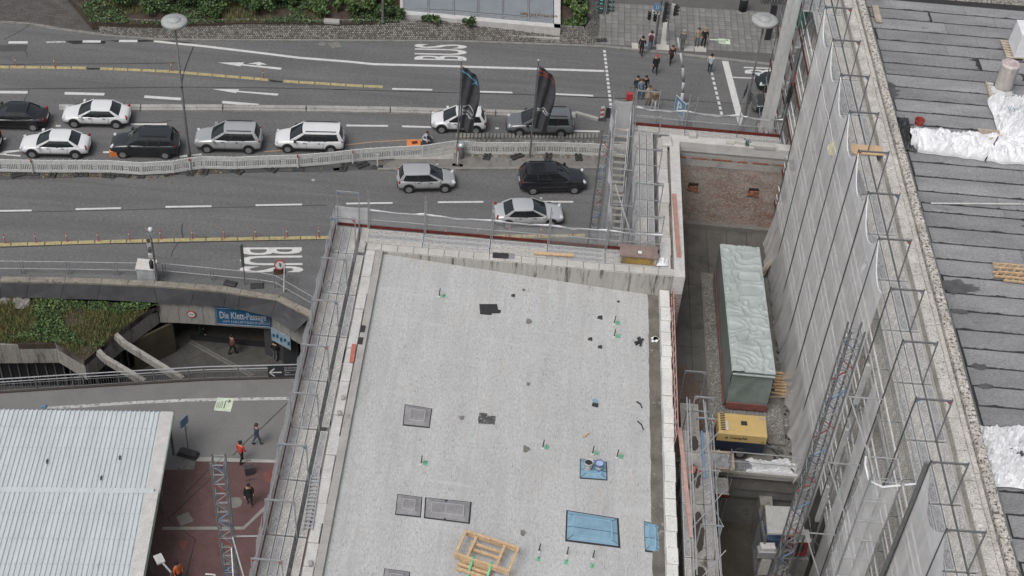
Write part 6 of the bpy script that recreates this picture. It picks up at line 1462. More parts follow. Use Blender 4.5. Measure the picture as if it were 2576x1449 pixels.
flag(Z2(1443,1155,.1), Z2, (1497,445), 'right flagpole with dark banner bearing red stripes and white script', None, [(.02,.05,.5,.06,.02,fr,'red_stripe'), (.5,.06,.95,.14,.02,fr,'red_stripe'), (.02,.12,.5,.1,.015,fr,'red_stripe'), (.1,.66,.5,.635,.012,white_plastic,'white_arc'), (.5,.635,.95,.655,.012,white_plastic,'white_arc')], [('Arena', .05)])
# ================================================================== street lamps
def lamp(base, f, top, label, r=.85, boards=None):
    h = vert_z(base, f, *top); t = thing('street_lamp', label, 'street lamp', base)
    MB().lathe(base, [(.15,0),(.14,.5),(.1,1.2),(.085,3),(.06,h)], 12).build('pole', mat('lamp_pole', (.13,.135,.14), .5, .15, 3), t, True)
    MB().lathe((base.x, base.y, h*.55), [(.09,0),(.1,.05),(.09,.1)], 12).build('collar', black_metal, t)
    hd = MB().lathe((base.x, base.y, h), [(.12,-.05),(.5*r,.02),(r*.98,.14),(r,.2),(r,.3),(r*.95,.37),(.5*r,.40)], 36).build('head', mat('lamp_head', (.33,.34,.335), .55, .12, 4, .15, 30, spots=[((.22,.22,.21), 6, .62, .08)]), t, True)
    MB().lathe((base.x, base.y, h+.4), [(.48*r,-.01),(.5*r,.0),(.47*r,.06),(.05,.08)], 30).build('top_cap', MC['lamp_head'], t, True)
    MB().lathe((base.x, base.y, h+.16), [(r*1.012,0),(r*1.012,.03)], 36, False).build('rim_ring', steel_dark, t)
    return t, h
b = Z1(1392,1160); lamp(b, Z1, (1278,185), 'tall street lamp with round disc head on the left of the road', .82)
b = Z3(1470,1270); t, h = lamp(b, Z3, (1690,225), 'tall street lamp with round disc head near the crossing on the right', .9)
for (x, y, rz, sz) in ((1535,870,1.25,(1.15,.05,.75)), (1590,960,-1.15,(1.2,.05,.8))):
    z = vert_z(b, Z3, 1560, y); c = V(b.x+(.35 if rz < 0 else -.3), b.y, z); o = MB().obox(c, *sz[:2], sz[2]*1.2, rz).build('sign_board', steel_dark, t); 
    for dz in (-.3,.3): MB().obox(c+V(0,-.04,dz), sz[0]*.95, .04, .05, rz).build('stiffener', steel, o)
# ================================================================== signals, signs, poles at the crossing
def signal(par, c, lights=3, rz=0, col=None, name='signal_head'):
    mb = MB(); mb.obox(c, .26, .22, .3*lights, rz); o = mb.build(name, black_metal, par)
    for i in range(lights):
        M = Matrix.Rotation(rz, 3, 'Z'); q = c+V(0,0,.3*(i-(lights-1)/2)); MB().tube(q+M@V(0,-.11,0), q+M@V(0,-.28,-.02), .1, 8, .11, False).build('visor', black_metal, o)
    return o
b = Z3(650,425,.12); b.z = .12; h = vert_z(b, Z3, 705, -40); t = thing('traffic_light_mast', 'traffic light mast with several signal heads and a round blue sign', 'traffic light', b)
MB().tube(b, V(b.x,b.y,h), .09, 10, .07).build('pole', steel_dark, t)
for x, y, dx, rz in ((605,150,-.75,0),(655,160,-.3,0),(738,60,.4,1.2),(738,150,.4,1.2)):
    z = vert_z(b, Z3, 690, y); signal(t, V(b.x+dx, b.y-.05, z), 2 if dx < 0 else 3, rz)
z = vert_z(b, Z3, 690, 58); mb = MB(); disc(mb, V(b.x-.25,b.y-.14,z), V(0,-1,.1).normalized(), .33, .03, 20); o = mb.build('blue_sign', bluem, t)
mb = MB(); mb.obox(V(b.x-.32,b.y-.19,z+.02), .05, .02, .3); mb.obox(V(b.x-.18,b.y-.19,z-.02), .05, .02, .3); mb.build('pictogram', white_plastic, o)
z = vert_z(b, Z3, 690, 107); mb = MB(); mb.obox(V(b.x-.3,b.y-.12,z), .62, .03, .42); o = mb.build('white_plate', white_plastic, t); mb = MB(); 
for s in (-.13,.13): mb.tube(V(b.x-.3+s,b.y-.145,z-.05), V(b.x-.3+s,b.y-.135,z-.05), .08, 10)
mb.build('bicycle_symbol', black_metal, o)
# tactile strip and stone squares at the kerb
a, c = Z3(700,425,.16), Z3(715,190,.16)
MB().beam(a+V(.25,0,0), c+V(.35,0,0), .42, .03).build('tactile_strip', concrete_light, pav)
for x, y, sx in ((460,438,.5),(725,452,1.0),(970,462,.8),(1083,468,.9)): p = Z3(x, y, .13); MB().cbox((p.x,p.y,.1), sx, .75, .06, .05, .01).build('pale_slab', concrete_light if x != 970 else concrete, pav)
sticker(Z3(1312,395,.16), .9, .7, pav, .165)
MB().beam(Z3(1172,376,.17), Z3(1280,380,.17), .16, .01).build('floor_stripe', mat('sticker_green', (.5,.58,.45)), pav)
mb = MB(); p = Z3(1275,540,0); 
for i in range(9): mb.obox((p.x-.55+.14*i, p.y, .012), .09, .5, .012, .1)
mb.build('drain_grate', black_metal, road)
p = Z3(500,212,.17); MB().cbox((p.x,p.y,.12), .85, .6, .05, .05, .01).build('service_cover', concrete_dark, pav)
b = Z3(815,200,.12); t = thing('pedestrian_signal', 'second signal head hanging on a thin pole beyond the crossing', 'traffic light', V(b.x,b.y,.12))
z = 3.0; q = Z3(848,95,z); MB().tube(V(q.x-.35,q.y,.12), V(q.x-.5,q.y,5.5), .06, 8).build('pole', alu, t); signal(t, V(q.x,q.y,z), 3, 1.2); MB().obox((q.x-.2,q.y,z), .08, .3, 1.0, 1.2).build('backplate', white_plastic, t)
t = thing('curved_mast', 'white curved steel mast leaning over the crossing', 'mast', Z3(900,1010))
mb = MB(); pts = [Z3(900,1010,0), Z3(915,880,1.1), Z3(923,780,2.0), Z3(917,640,3.3), Z3(893,500,4.4), Z3(868,360,5.4)]
for a, c, r1, r2 in zip(pts, pts[1:], (.12,.12,.11,.1,.08), (.12,.11,.1,.08,.06)): mb.tube(a, c, r1, 10, r2)
mb.build('pole', mat('pale_pole', (.4,.42,.43), .5, .1, 3), t, True)
t = thing('blue_parking_sign', 'blue and white parking sign seen at a slant behind the scaffold', 'sign', Z3(905,1200))
q = Z3(890,1020,2.2); MB().obox(q, 1.15, .05, 1.25, -1.0).build('board', bluem, t); MB().obox(q, 1.22, .04, 1.32, -1.0).build('edge', white_plastic, t)
mb = MB(); Mx = Matrix.Translation(q)@Matrix.Rotation(-1.0, 4, 'Z')@Matrix.Translation((-.35,-.03,-.4))@Matrix.Rotation(PI/2, 4, 'X'); text_mesh(mb, 'P', Mx, 1.1, .02); mb.build('lettering', white_plastic, t)
MB().tube(V(q.x,q.y+.05,0), V(q.x,q.y+.05,2.8), .06).build('post', steel, t)
mb = MB(); pts = [Z3(915,1190,0), Z3(925,1060,1.2), Z3(940,1005,1.9), Z3(965,990,2.1), Z3(985,1020,1.8), Z3(1025,1210,.0)]
for a, c in zip(pts, pts[1:]): mb.tube(a, c, .09, 8)
mb.build('arch_hoop', mat('hoop_steel', (.33,.34,.35), .4, .1, 3), label='bent steel hoop standing beside the parking sign', cat='hoop')
b = Z3(1720,378,.12); b.z = .12; h = vert_z(b, Z3, 1788, 55); t = thing('information_pylon', 'slim dark information pylon on the far pavement behind the lamp', 'pylon', b)
MB().obox(V(b.x,b.y,h/2+.06), .42, .22, h, .1).build('panel', black_metal, t); MB().obox(V(b.x+.26,b.y+.05,h/2+.06), .08, .18, h, .1).build('side_fin', steel_dark, t)
b = Z3(1485,100,.12); b.z = .12; t = thing('litter_column', 'dark cylindrical litter column on the far pavement', 'litter bin', b)
MB().lathe(b, [(.33,0),(.33,1.5),(.3,1.55)], 18).build('body', black_metal, t, True); MB().lathe(b+V(0,0,1.55), [(.22,0),(.24,.3),(.05,.34)], 14).build('inlet', steel, t); MB().lathe(b+V(0,0,1.1), [(.338,0),(.338,.05)], 18).build('band', steel, t)
b = Z3(140,390,.12); b.z = .12; h = vert_z(b, Z3, 155, -60); t = thing('temporary_sign_post', 'twin tube sign post on black foot by the cobbled kerb corner', 'sign post', b)
MB().cbox(b, .85, .4, .14, .25, .04).build('foot', black_plastic, t)
for s in (-.07,.07): MB().tube(b+V(s,0,.1), V(b.x+s,b.y,h), .03).build('tube', steel, t)
for z in (1.2,2.4,3.6): MB().obox(V(b.x,b.y,z), .2, .05, .05).build('clamp', steel_dark, t)
b = Z2(2010,1060); t = thing('sign_back', 'black back of a square sign on a thin post near the street stair', 'sign', b); MB().tube(b, b+V(0,0,3.0), .035).build('post', steel_dark, t); MB().obox(b+V(0,-.06,2.75), .78, .04, .85).build('board', black_metal, t)
# road-side sign left
b = Z5(1800,995,.0); t = thing('construction_sign', 'tall narrow construction sign seen edge on beside the lower BUS lettering', 'sign', b); hz = vert_z(b, Z5, 1792, 690)
MB().tube(b, V(b.x,b.y,hz), .035).build('post', steel_dark, t); MB().obox(V(b.x-.03,b.y,hz-1.0), .22, .05, 1.8, .9).build('board', mat('sign_back_green', (.13,.17,.16), .5), t)
for s in (-.9,.75): MB().cbox((b.x+s,b.y-.05,0), .8, .42, .14, .2*s, .04).build('foot', black_plastic, t)
b = Z5(2085,1050,.0); hz = vert_z(b, Z5, 2120, 838); t = thing('pedestrian_ban_sign', 'round red and white no pedestrians sign on a white post by the railing end', 'sign', b)
MB().tube(b, V(b.x+.15,b.y,hz), .05, 8).build('post', white_plastic, t); MB().obox(V(b.x+.05,b.y,.6), .06, .06, .9, 0).build('stay', white_plastic, t)
q = Z5(2055,848,1.9); nn = V(.25,-.9,.2).normalized(); mb = MB(); disc(mb, q, nn, .36, .03, 22); o = mb.build('red_ring', redm, t); mb = MB(); disc(mb, q+nn*.031, nn, .27, .008, 22); f_ = mb.build('white_face', white_plastic, o)
mb = MB(); qq = q+nn*.045; mb.tube(qq+V(0,0,.12), qq+V(0,0,.14), .04); mb.beam(qq+V(0,0,.1), qq, .06, .03); mb.beam(qq, qq+V(-.07,0,-.16), .035, .03); mb.beam(qq, qq+V(.07,0,-.16), .035, .03); mb.beam(qq+V(0,0,.06), qq+V(.09,0,-.02), .03, .03); mb.build('pictogram', black_metal, o)
q = Z5(2055,897,1.25); MB().obox(q, .75, .04, .5, .25).build('brown_plate', mat('brown_plate', (.1,.05,.045), .6), t)
# sign with block foot on the plaza
b = ZA(1385,540,.1); t = thing('cycle_path_sign', 'small blue sign on a pole with a black block foot beside the corrugated roof', 'sign', V(b.x,b.y,0)); hz = vert_z(b, ZA, 1345, 285)
for k in range(2): MB().cbox((b.x+.05*k,b.y-.1,.13*k), 1.15-.2*k, .55-.1*k, .14, -.25, .04).build('foot', black_plastic, t)
MB().tube(V(b.x,b.y,.1), V(b.x,b.y,hz), .035).build('post', steel_dark, t)
MB().obox(V(b.x-.02,b.y,hz-.35), .62, .04, .62, 1.1).build('blue_board', bluem, t); MB().obox(V(b.x-.02,b.y,hz-.95), .5, .04, .35, 1.1).build('white_plate', white_plastic, t)
b = ZU(365,1082,0); MB().cbox((b.x,b.y,3.2*0+.0), .3, .2, .15, .2, .05).build('blue_bag', bluem, label='small blue bag lying at the edge of the footpath stripe', cat='bag')
# floodlight by the corrugated roof
b = ZA(1280,1449,0); t = thing('floodlight', 'grey floodlight head on a bent arm at the corner of the corrugated roof', 'floodlight', b)
q = ZA(1170,1325,3.6); r_ = ZA(1255,1420,3.4); MB().obox(q, .4, .55, .1, .6).build('head', mat('flood_head', (.4,.41,.41), .5), t); MB().tube(q, r_, .05).build('arm', alu, t); MB().tube(r_, V(r_.x,r_.y,0), .06).build('pole', steel_dark, t)
# ================================================================== glazed rooflight in the planting
gl = thing('glass_rooflight', 'large rooflight with grey glass panes and a pale concrete rim behind the planting', 'rooflight', Z2(1080,110,.2))
ZT_ = 1.1
Q = lambda x, y: Z2(x, y, ZT_)
fl, fr_, br_, bl_ = Q(495,108), Q(1668,212), Q(1622,-160), Q(512,-160)
def rimb(a, b, w_, nm='rim'):
    a = V(a.x,a.y,ZT_/2+.05); b = V(b.x,b.y,ZT_/2+.05); MB().beam(a, b, w_, ZT_).build(nm, plaster_white, gl)
rimb(fl+V(0,.3,0), fr_+V(0,.3,0), .55); rimb(fr_+V(-.25,.02,0), br_+V(.25,0,0), .5); rimb(fl+V(.1,.0,0), bl_+V(-.1,0,0), .3)
MB().beam(V(fl.x,fl.y-.25,.25), V(fr_.x,fr_.y-.25,.25), .3, .3).build('plinth', concrete, gl)
pane = mat('sky_grey_glass', (.2,.22,.235), .2, .08, 1.2, .05, 20, spec=.5)
XS = [(512,62,520),(698,70,690),(884,78,875),(1064,95,1058),(1246,108,1242),(1434,125,1430),(1622,145,1618)]
for i in range(6):
    (xa, ya, xa2), (xb, yb, xb2) = XS[i], XS[i+1]
    for (y00, y01, y10, y11) in ((ya+30, yb+30, ya, yb), (ya-4, yb-4, -150, -150)):
        P = [Z2(xa+6,y00,ZT_+.02), Z2(xb-6,y01,ZT_+.02), Z2(xb-6,y11,ZT_+.06), Z2(xa+6,y10,ZT_+.06)]
        MB().add(P+[p-V(0,0,.03) for p in P], [(0,1,2,3),(0,4,5,1),(1,5,6,2),(2,6,7,3),(3,7,4,0)]).build('glass_pane', pane, gl)
    MB().beam(Z2(xa,ya+32,ZT_+.05), Z2(xa,-150,ZT_+.09), .07, .08).build('glazing_bar', steel, gl)
MB().beam(Z2(512,62,ZT_+.06), Z2(1622,145,ZT_+.06), .09, .08).build('glazing_bar', steel, gl)
p = Z2(1500,112,ZT_+.06); lf = MB()
for i in range(160): leaf(lf, p+V(R.uniform(-1.4,1.5), R.uniform(-.12,.18), 0), .1, .3)
lf.build('dead_leaves', mat('dead_leaf', (.2,.12,.06), .9, .4, 5), gl, kind='stuff')
# ================================================================== planting behind the cobbled bank
def shrub(c, rx, ry, h, n, label, mats, ls=.15):
    t = thing('shrub', label, 'shrub', c, 'shrubs in the planted bank')
    st = MB()
    for k in range(5): a = R.uniform(0,6.28); st.tube(c, c+V(rx*.5*math.cos(a), ry*.5*math.sin(a), h*.7), .03, 5, .012)
    st.build('stems', soil, t)
    lf = MB()
    cl = [(V(R.gauss(0,.42)*rx, R.gauss(0,.42)*ry, h*(.35+.5*R.random())), R.uniform(.25,.5)) for _ in range(9)]
    for i in range(n):
        q, r_ = R.choice(cl); d = V(R.gauss(0,1), R.gauss(0,1), R.gauss(0,.9)).normalized()*r_*min(rx,ry)*R.uniform(.6,1.1)
        p = c+q+d; p.z = max(c.z+.03, p.z); lf.cur = R.choice([0,0,1]); leaf(lf, p, ls*R.uniform(.7,1.4), .8)
    lf.build('crown', mats, t)
gz = .9
SHR = [(560,5,1.6,'dark broad',1),(640,30,1.2,'low round',1),(700,12,1.5,'dense',0),(760,2,1.3,'bushy',1),(810,35,1.0,'small leafy',0),(850,10,1.3,'bright',0),(905,28,1.1,'leafy',0),(950,8,1.2,'grassy',0),(985,40,.9,'small dark',1),(300,12,1.3,'leftmost dark',1),(380,25,1.2,'shaded',1),(470,10,1.4,'shady',1),(1432,8,.9,'corner bright',0),(1455,40,.8,'corner low',0),(1085,52,.55,'trailing',1),(1180,62,.5,'thin trailing',1),(520,38,1.0,'squat',1)]
where = {560:'behind the street lamp head',640:'right of the street lamp head',700:'left of the bare soil patch',760:'above the bare soil patch',810:'right of the bare soil patch',850:'at the top edge over the solid lane line',905:'above the white lane line start',950:'left of the rooflight corner',985:'touching the rooflight corner',300:'at the left end of the planting',380:'above the first lane dashes',470:'left of the street lamp head',1432:'right of the rooflight',1455:'in the rounded kerb corner',1085:'under the rooflight rim, left one',1180:'under the rooflight rim, right one',520:'just below the lamp head'}
for x, y, r_, nm, k in SHR:
    p = g(x, y, gz if x < 1400 else .6); shrub(p, r_*1.25, r_*.8, r_*.9, int(1100*r_), '%s green shrub %s' % (nm, where[x]), [leaf_a, leaf_b] if k == 0 else [leaf_b, leaf_a], .2 if k == 0 else .16)
sp = [g(150,-40,.85), g(230,55,.85), g(400,63,.85), g(600,57,.85), g(900,59,.85), g(1010,55,.85), g(1015,-40,.85)]
sp2 = [g(1412,-40,.62), g(1412,72,.62), g(1450,78,.62), g(1474,60,.62), g(1482,-40,.62)]
for nm, q, z in (('planting_bed', sp, .84), ('planting_bed', sp2, .62)):
    MB().prism([(p.x,p.y) for p in q], .1, z).build(nm, soil, kind='structure', loc=(0,0,0))
gc = MB()
for q, z, N in ((sp, .84, 16000), (sp2, .62, 2400)):
    xs = [p.x for p in q]; ys = [p.y for p in q]; n = 0
    while n < N:
        x, y = R.uniform(min(xs),max(xs)), R.uniform(min(ys),max(ys))
        if not inpoly(x, y, q): continue
        n += 1
        if mnoise.noise(V(x*.3, y*.45, 7)) < -.3: continue
        if mnoise.noise(V(x*.25+5, y*.3, 2)) > .1: gc.cur = R.choice([0,2]); blade(gc, V(x,y,z), R.uniform(.2,.5))
        else: gc.cur = R.choice([0,1,1]); leaf(gc, V(x,y,z+R.uniform(0,.15)), R.uniform(.1,.22))
gc.build('ground_cover', [leaf_a, leaf_b, leaf_c], kind='stuff', label='ivy and grass ground cover on the planted bank across the road', cat='ground cover', loc=(-15,98,.8))
p = Z1(2437,152,.95); MB().cbox((p.x,p.y,.8), 1.2, .5, .2, .05, .03).build('stone_marker', concrete, label='pale stone block at the lower edge of the planting', cat='stone')
p = g(963,55,.9); t = thing('thin_post', 'thin grey post standing in the planting left of the rooflight', 'post', p); MB().tube(p, p+V(0,0,4.2), .1, 8, .08).build('pole', steel_dark, t); MB().lathe(p, [(.16,0),(.14,.15)], 10).build('collar', steel_dark, t)
p = g(911,22,.9); t = thing('thin_post', 'short pale post at the top edge above the planting', 'post', p); MB().tube(p, p+V(0,0,2.2), .05, 8).build('pole', steel, t); MB().lathe(p, [(.1,0),(.09,.1)], 10).build('collar', steel, t)

# weeds and blown leaves collecting along the foot of the barrier and the island kerb
wd_ = MB()
for a, b in zip(FP, FP[1:]):
    for k in range(70):
        u = R.random(); q = a.lerp(b, u)
        if mnoise.noise(V(q.x*.8, q.y*.8, 11)) < -.02: continue
        p = V(q.x+R.gauss(0,.1), q.y-.18+R.gauss(0,.16), .012 if q.x < -6 else .12); wd_.cur = R.choice([0,1,1,2]); leaf(wd_, p, R.uniform(.06,.16), .25)
for k in range(260):
    p = V(R.uniform(-5,5), 0, .13); p.y = 80.0+.12*(p.x+5)+abs(R.gauss(0,.9))
    if mnoise.noise(V(p.x*.9, p.y*.9, 5)) < .1: continue
    wd_.cur = R.choice([0,1,2]); leaf(wd_, p, R.uniform(.07,.17), .5)
wd_.build('weeds', [leaf_a, mat('dead_leaf', (.2,.12,.06)), leaf_c], kind='stuff', label='weeds and brown leaves along the foot of the white barrier', cat='weeds', loc=(-15,77,0))
# ================================================================== vehicles
tyre = mat('tyre_rubber', (.02,.02,.021), .85, .2, 5); rimcar = mat('car_rim', (.35,.36,.37), .35, .1, 5, metal=.6)
lampw = mat('headlight_glass', (.55,.57,.6), .1, .1, 4); lampr = mat('taillight_red', (.28,.015,.012), .15, .1, 4); cglass = mat('car_glass', (.016,.019,.021), .06, .1, 2, 0, spec=.7)
trim = mat('car_trim', (.022,.022,.024), .6, .2, 4)
SHAPES = {  # stations: x (0 rear .. 1 front), half width, hood/deck height
 'sedan': dict(L=4.6, W=1.82, H=1.45, body=[(0,.78,.72),(.02,.86,.92),(.12,.93,.98),(.3,.96,.96),(.5,.97,.95),(.68,.97,.93),(.8,.94,.88),(.93,.86,.76),(.985,.76,.66),(1,.7,.58)], gh=[(.13,.98),(.28,1.0),(.6,1.0),(.76,.9)], roof=(.27,.54)),
 'hatch': dict(L=3.9, W=1.72, H=1.5, body=[(0,.82,.86),(.02,.9,.98),(.1,.95,1.0),(.3,.97,.98),(.5,.97,.97),(.66,.96,.95),(.8,.93,.9),(.93,.84,.78),(.985,.74,.66),(1,.68,.58)], gh=[(.03,1.0),(.14,1.0),(.6,1.0),(.78,.93)], roof=(.11,.54)),
 'suv': dict(L=4.55, W=1.88, H=1.68, body=[(0,.84,.95),(.015,.92,1.1),(.08,.96,1.12),(.3,.97,1.1),(.5,.97,1.08),(.68,.97,1.06),(.82,.94,1.0),(.95,.86,.9),(.99,.78,.78),(1,.74,.66)], gh=[(.03,1.1),(.13,1.1),(.58,1.1),(.75,1.04)], roof=(.1,.54)),
 'estate': dict(L=4.75, W=1.84, H=1.62, body=[(0,.84,.9),(.015,.92,1.04),(.08,.96,1.05),(.3,.97,1.03),(.5,.97,1.02),(.68,.97,1.0),(.82,.94,.94),(.95,.86,.82),(.99,.78,.7),(1,.74,.6)], gh=[(.02,1.05),(.1,1.05),(.62,1.03),(.78,.98)], roof=(.07,.58)),
}
PROTO = {}
def car(kind, colname, col, label, pos, rz, metal=.3, extra=None):
    s = SHAPES[kind]; L_, W_, H_ = s['L'], s['W'], s['H']
    paintm = mat('car_paint_'+colname, col, .28, .03, 1, 0, metal=metal, coat=.6, spec=.5)
    t = thing('car', label, 'car', pos, 'cars on the road', rz)
    WO[t.name] = Vector()          # parts are modelled in the car's own axes
    X = lambda f: (f-.5)*L_
    # body loft
    mb = MB(); n = 0; NP = 12
    for (f, hw, zt) in s['body']:
        w_ = hw*W_/2; zb = .3 if .05 < f < .95 else .36
        P = [(0,zb-.06),(w_*.8,zb-.05),(w_*.96,zb+.03),(w_*1.0,zb+.22),(w_*1.0,.62),(w_*.97,zt-.1),(w_*.88,zt-.02),(w_*.45,zt+.015)]
        ring = [V(X(f), y, z) for y, z in P]+[V(X(f), 0, zt+.02)]+[V(X(f), -y, z) for y, z in P[:0:-1]]
        mb.v += ring; NP = len(ring)
    for k in range(len(s['body'])-1):
        for i in range(NP): mb.f.append([k*NP+i, k*NP+(i+1)%NP, (k+1)*NP+(i+1)%NP, (k+1)*NP+i]); mb.m.append(0)
    mb.f.append(list(range(NP))[::-1]); mb.m.append(0); mb.f.append([(len(s['body'])-1)*NP+i for i in range(NP)]); mb.m.append(0)
    body = mb.build('body', paintm, t, True)
    # greenhouse: curved glass patches between body-coloured pillars, under a crowned roof
    body.modifiers.new('round', 'SUBSURF').levels = 1; body.modifiers['round'].render_levels = 1
    (fr0, z0), (fr1, _z), (ff1, _z2), (ff0, z3) = s['gh']; r0, r1 = s['roof']; wb = .93*W_/2; wt = .74*W_/2
    B = [V(X(fr0),-wb*.9,z0-.06), V(X(fr0),wb*.9,z0-.06), V(X(ff0),wb*.88,z3-.06), V(X(ff0),-wb*.88,z3-.06)]
    T = [V(X(r0),-wt*.93,H_-.09), V(X(r0),wt*.93,H_-.09), V(X(r1),wt*.96,H_-.07), V(X(r1),-wt*.96,H_-.07)]
    BM_ = [V(X((fr0+ff0)/2),-wb,(z0+z3)/2-.04), V(X((fr0+ff0)/2),wb,(z0+z3)/2-.04)]; TM = [V(X((r0+r1)/2),-wt,H_-.06), V(X((r0+r1)/2),wt,H_-.06)]
    def q2(p, m, q, u): return p*((1-u)*(1-2*u))+m*(4*u*(1-u))+q*(u*(2*u-1))     # curve through three points
    def patch(f, nm, m, nu=6, nv=4): return MB().grid(f, nu, nv).build(nm, m, t, True)
    ctr = V(0,0,.9)
    def bul(p, u, v, k, d): return p+d*(k*(1-(2*u-1)**2)*(.6+.4*(1-(2*v-1)**2)))
    patch(lambda u, v: bul(B[2].lerp(B[3], .02+.96*u).lerp(T[2].lerp(T[3], .02+.96*u), .02+.93*v), u, v, .1, V(1,0,.25)), 'windscreen', cglass)
    patch(lambda u, v: bul(B[1].lerp(B[0], .06+.88*u).lerp(T[1].lerp(T[0], .06+.88*u), .12+.8*v), u, v, .07, V(-1,0,.2)), 'rear_window', cglass)
    MB().add([p.lerp(V(p.x*.9,0,p.z-.04), .1) for p in B+T], [(4,5,1,0),(0,3,7,4),(1,5,6,2),(2,6,7,3)]).build('cabin_interior', trim, t)
    for sgn in (0, 1):
        lo = lambda u: q2(B[sgn], BM_[sgn], B[3-sgn], u); hi = lambda u: q2(T[sgn], TM[sgn], T[3-sgn], u); sd = V(0,-1 if sgn == 0 else 1,0)
        side = lambda u, v: lo(u).lerp(hi(u), v)+sd*(.035*math.sin(PI*v))
        cuts = [.07,.5,.95] if kind in ('hatch','sedan') else [.05,.33,.63,.95]
        for a_, c_ in zip(cuts, cuts[1:]): patch(lambda u, v: side(a_+.02+(c_-a_-.04)*u, .06+.86*v), 'side_window', cglass, 5, 4)
        for u in cuts[1:-1]: patch(lambda uu, v: side(u-.018+.036*uu, v)+sd*.004, 'door_pillar', trim, 1, 4)
        for u0, u1, nm in ((-.0,.07,'rear_pillar'),(.93,1.0,'front_pillar')): patch(lambda uu, v: side(u0+(u1-u0)*uu, v)+sd*.003, nm, paintm, 2, 4)
        patch(lambda uu, v: side(uu, .9+.1*v)+sd*.006, 'roof_edge', paintm, 8, 1)
        e0, e1 = (B[sgn], T[sgn]); MB().tube(e0, e1, .045, 6).build('rear_pillar', paintm, t); MB().tube(B[3-sgn], T[3-sgn], .035, 6).build('front_pillar', paintm, t)
    def rp(u, v):
        y = 2*v-1; xa = X(r0)-.05+.05*y*y; xb = X(r1)+.08-.07*y*y; x = xa+(xb-xa)*u
        w_ = wt*(.93+.07*(1-(2*u-1)**2)); return V(x, w_*y, H_-.085+.085*(1-y**4)*(.72+.28*(1-(2*u-1)**2)))
    patch(rp, 'roof', paintm, 10, 10)
    # wheels
    for fx in (.19, .81):
        for sgn in (-1, 1):
            y = sgn*(W_/2-.1); c = V(X(fx), y, .32); wl = MB().tube(c-V(0,sgn*.13,0), c+V(0,sgn*.105,0), .32, 18).build('wheel', tyre, t)
            MB().tube(c+V(0,sgn*.1,0), c+V(0,sgn*.115,0), .21, 14).build('rim', rimcar, wl)
            MB().tube(c+V(0,sgn*.03,.06), c+V(0,sgn*.098,.06), .39, 18).build('wheel_arch', trim, t)
    zb_ = s['body'][2][2]; zf_ = s['body'][-3][2]
    for sgn in (-1, 1):
        MB().obox(V(X(.955), sgn*W_*.32, zf_-.09), .16, .34, .12, sgn*-.45).build('headlight', lampw, t)
        MB().obox(V(X(.035), sgn*W_*.375, zb_-.14), .1, .24, .2, sgn*.35).build('taillight', lampr, t)
        MB().obox(V(X(.7), sgn*(W_/2+.06), s['body'][5][2]+.05), .16, .2, .13, sgn*.1).build('mirror', paintm if kind != 'estate' else trim, t)
        MB().box(X(.27), sgn*W_/2*.985-.02, .3, X(.73), sgn*W_/2*.985+.02, .4).build('sill', trim, t)
        for fx in (.36, .57): MB().obox(V(X(fx), sgn*(W_/2*.975), .84 if kind != 'suv' else .95), .18, .03, .03).build('door_handle', trim, t)
    MB().obox(V(X(.995), 0, .42), .08, W_*.6, .18).build('grille', trim, t); MB().obox(V(X(.003), 0, .42), .07, W_*.72, .16).build('rear_bumper', trim, t)
    MB().obox(V(X(-.004), 0, .66), .03, .5, .12).build('number_plate', white_plastic, t)
    sm = MB()
    for sgn in (-1,1):
        for fx in (.3,.54): sm.beam(V(X(fx), sgn*(W_/2*.972+.006), .42), V(X(fx)-.03, sgn*(W_/2*.955+.006), .9), .012, .012)
    sm.build('door_seams', trim, t, kind='stuff')
    if kind in ('suv','estate'):
        for sgn in (-1,1): MB().beam(V(X(r0+.04), sgn*wt*.85, H_+.03), V(X(r1-.03), sgn*wt*.85, H_+.03), .04, .04).build('roof_rail', trim, t)
    return t
def lane_rz(a, b): d = b-a; return math.atan2(d.y, d.x)
UP = lane_rz(Z2(95,922), Z2(1955,966)); DN = lane_rz(Z5(555,440), ZB(1200,190))
W1, BK, SV, GY = (.62,.63,.64), (.018,.019,.021), (.36,.37,.385), (.17,.18,.19)
car('sedan','black',BK,'black saloon at the left picture edge in the upper queue', g(38,310), UP+PI)
car('sedan','white',W1,'white saloon behind the black saloon in the upper queue', g(246,304), UP+PI, 0)
car('sedan','white',W1,'white saloon in the lower queue, first beyond the left barrier', g(143,379), UP+PI, 0)
car('suv','charcoal',(.03,.034,.038),'charcoal off-roader standing beside the orange box', g(368,379), UP+PI)
car('suv','silver',(.42,.43,.44),'silver off-roader just right of the left street lamp', g(577,366), UP+PI)
car('estate','white',W1,'white estate car last in the lower queue', g(780,366), UP+PI, 0)
car('hatch','white',W1,'white car passing behind the left flagpole', g(1153,319), UP+PI, 0)
car('estate','grey',GY,'grey estate car passing behind the right flagpole', g(1356,326), UP+PI)
car('hatch','silver',(.42,.43,.44),'small silver hatchback driving right below the concrete ramp', g(1072,466), DN)
car('suv','blackblue',(.024,.026,.03),'black off-roader driving right below the right flagpole', g(1388,468), DN)
car('sedan','silver_light',(.5,.515,.53),'light silver saloon driving right beside the front scaffold', g(1328,553), DN)
car('sedan','dark_green',(.02,.028,.026),'black car waiting at the far stop line on the right', Z3(1895,835), UP+PI)
car('hatch','black_green',(.03,.042,.038),'dark car waiting at the nearer stop line on the right', Z3(1815,1045), UP+PI)
car('sedan','dark_violet',(.025,.02,.03),'dark car cut off by the left picture edge in the lower queue', g(-82,372), UP+PI)
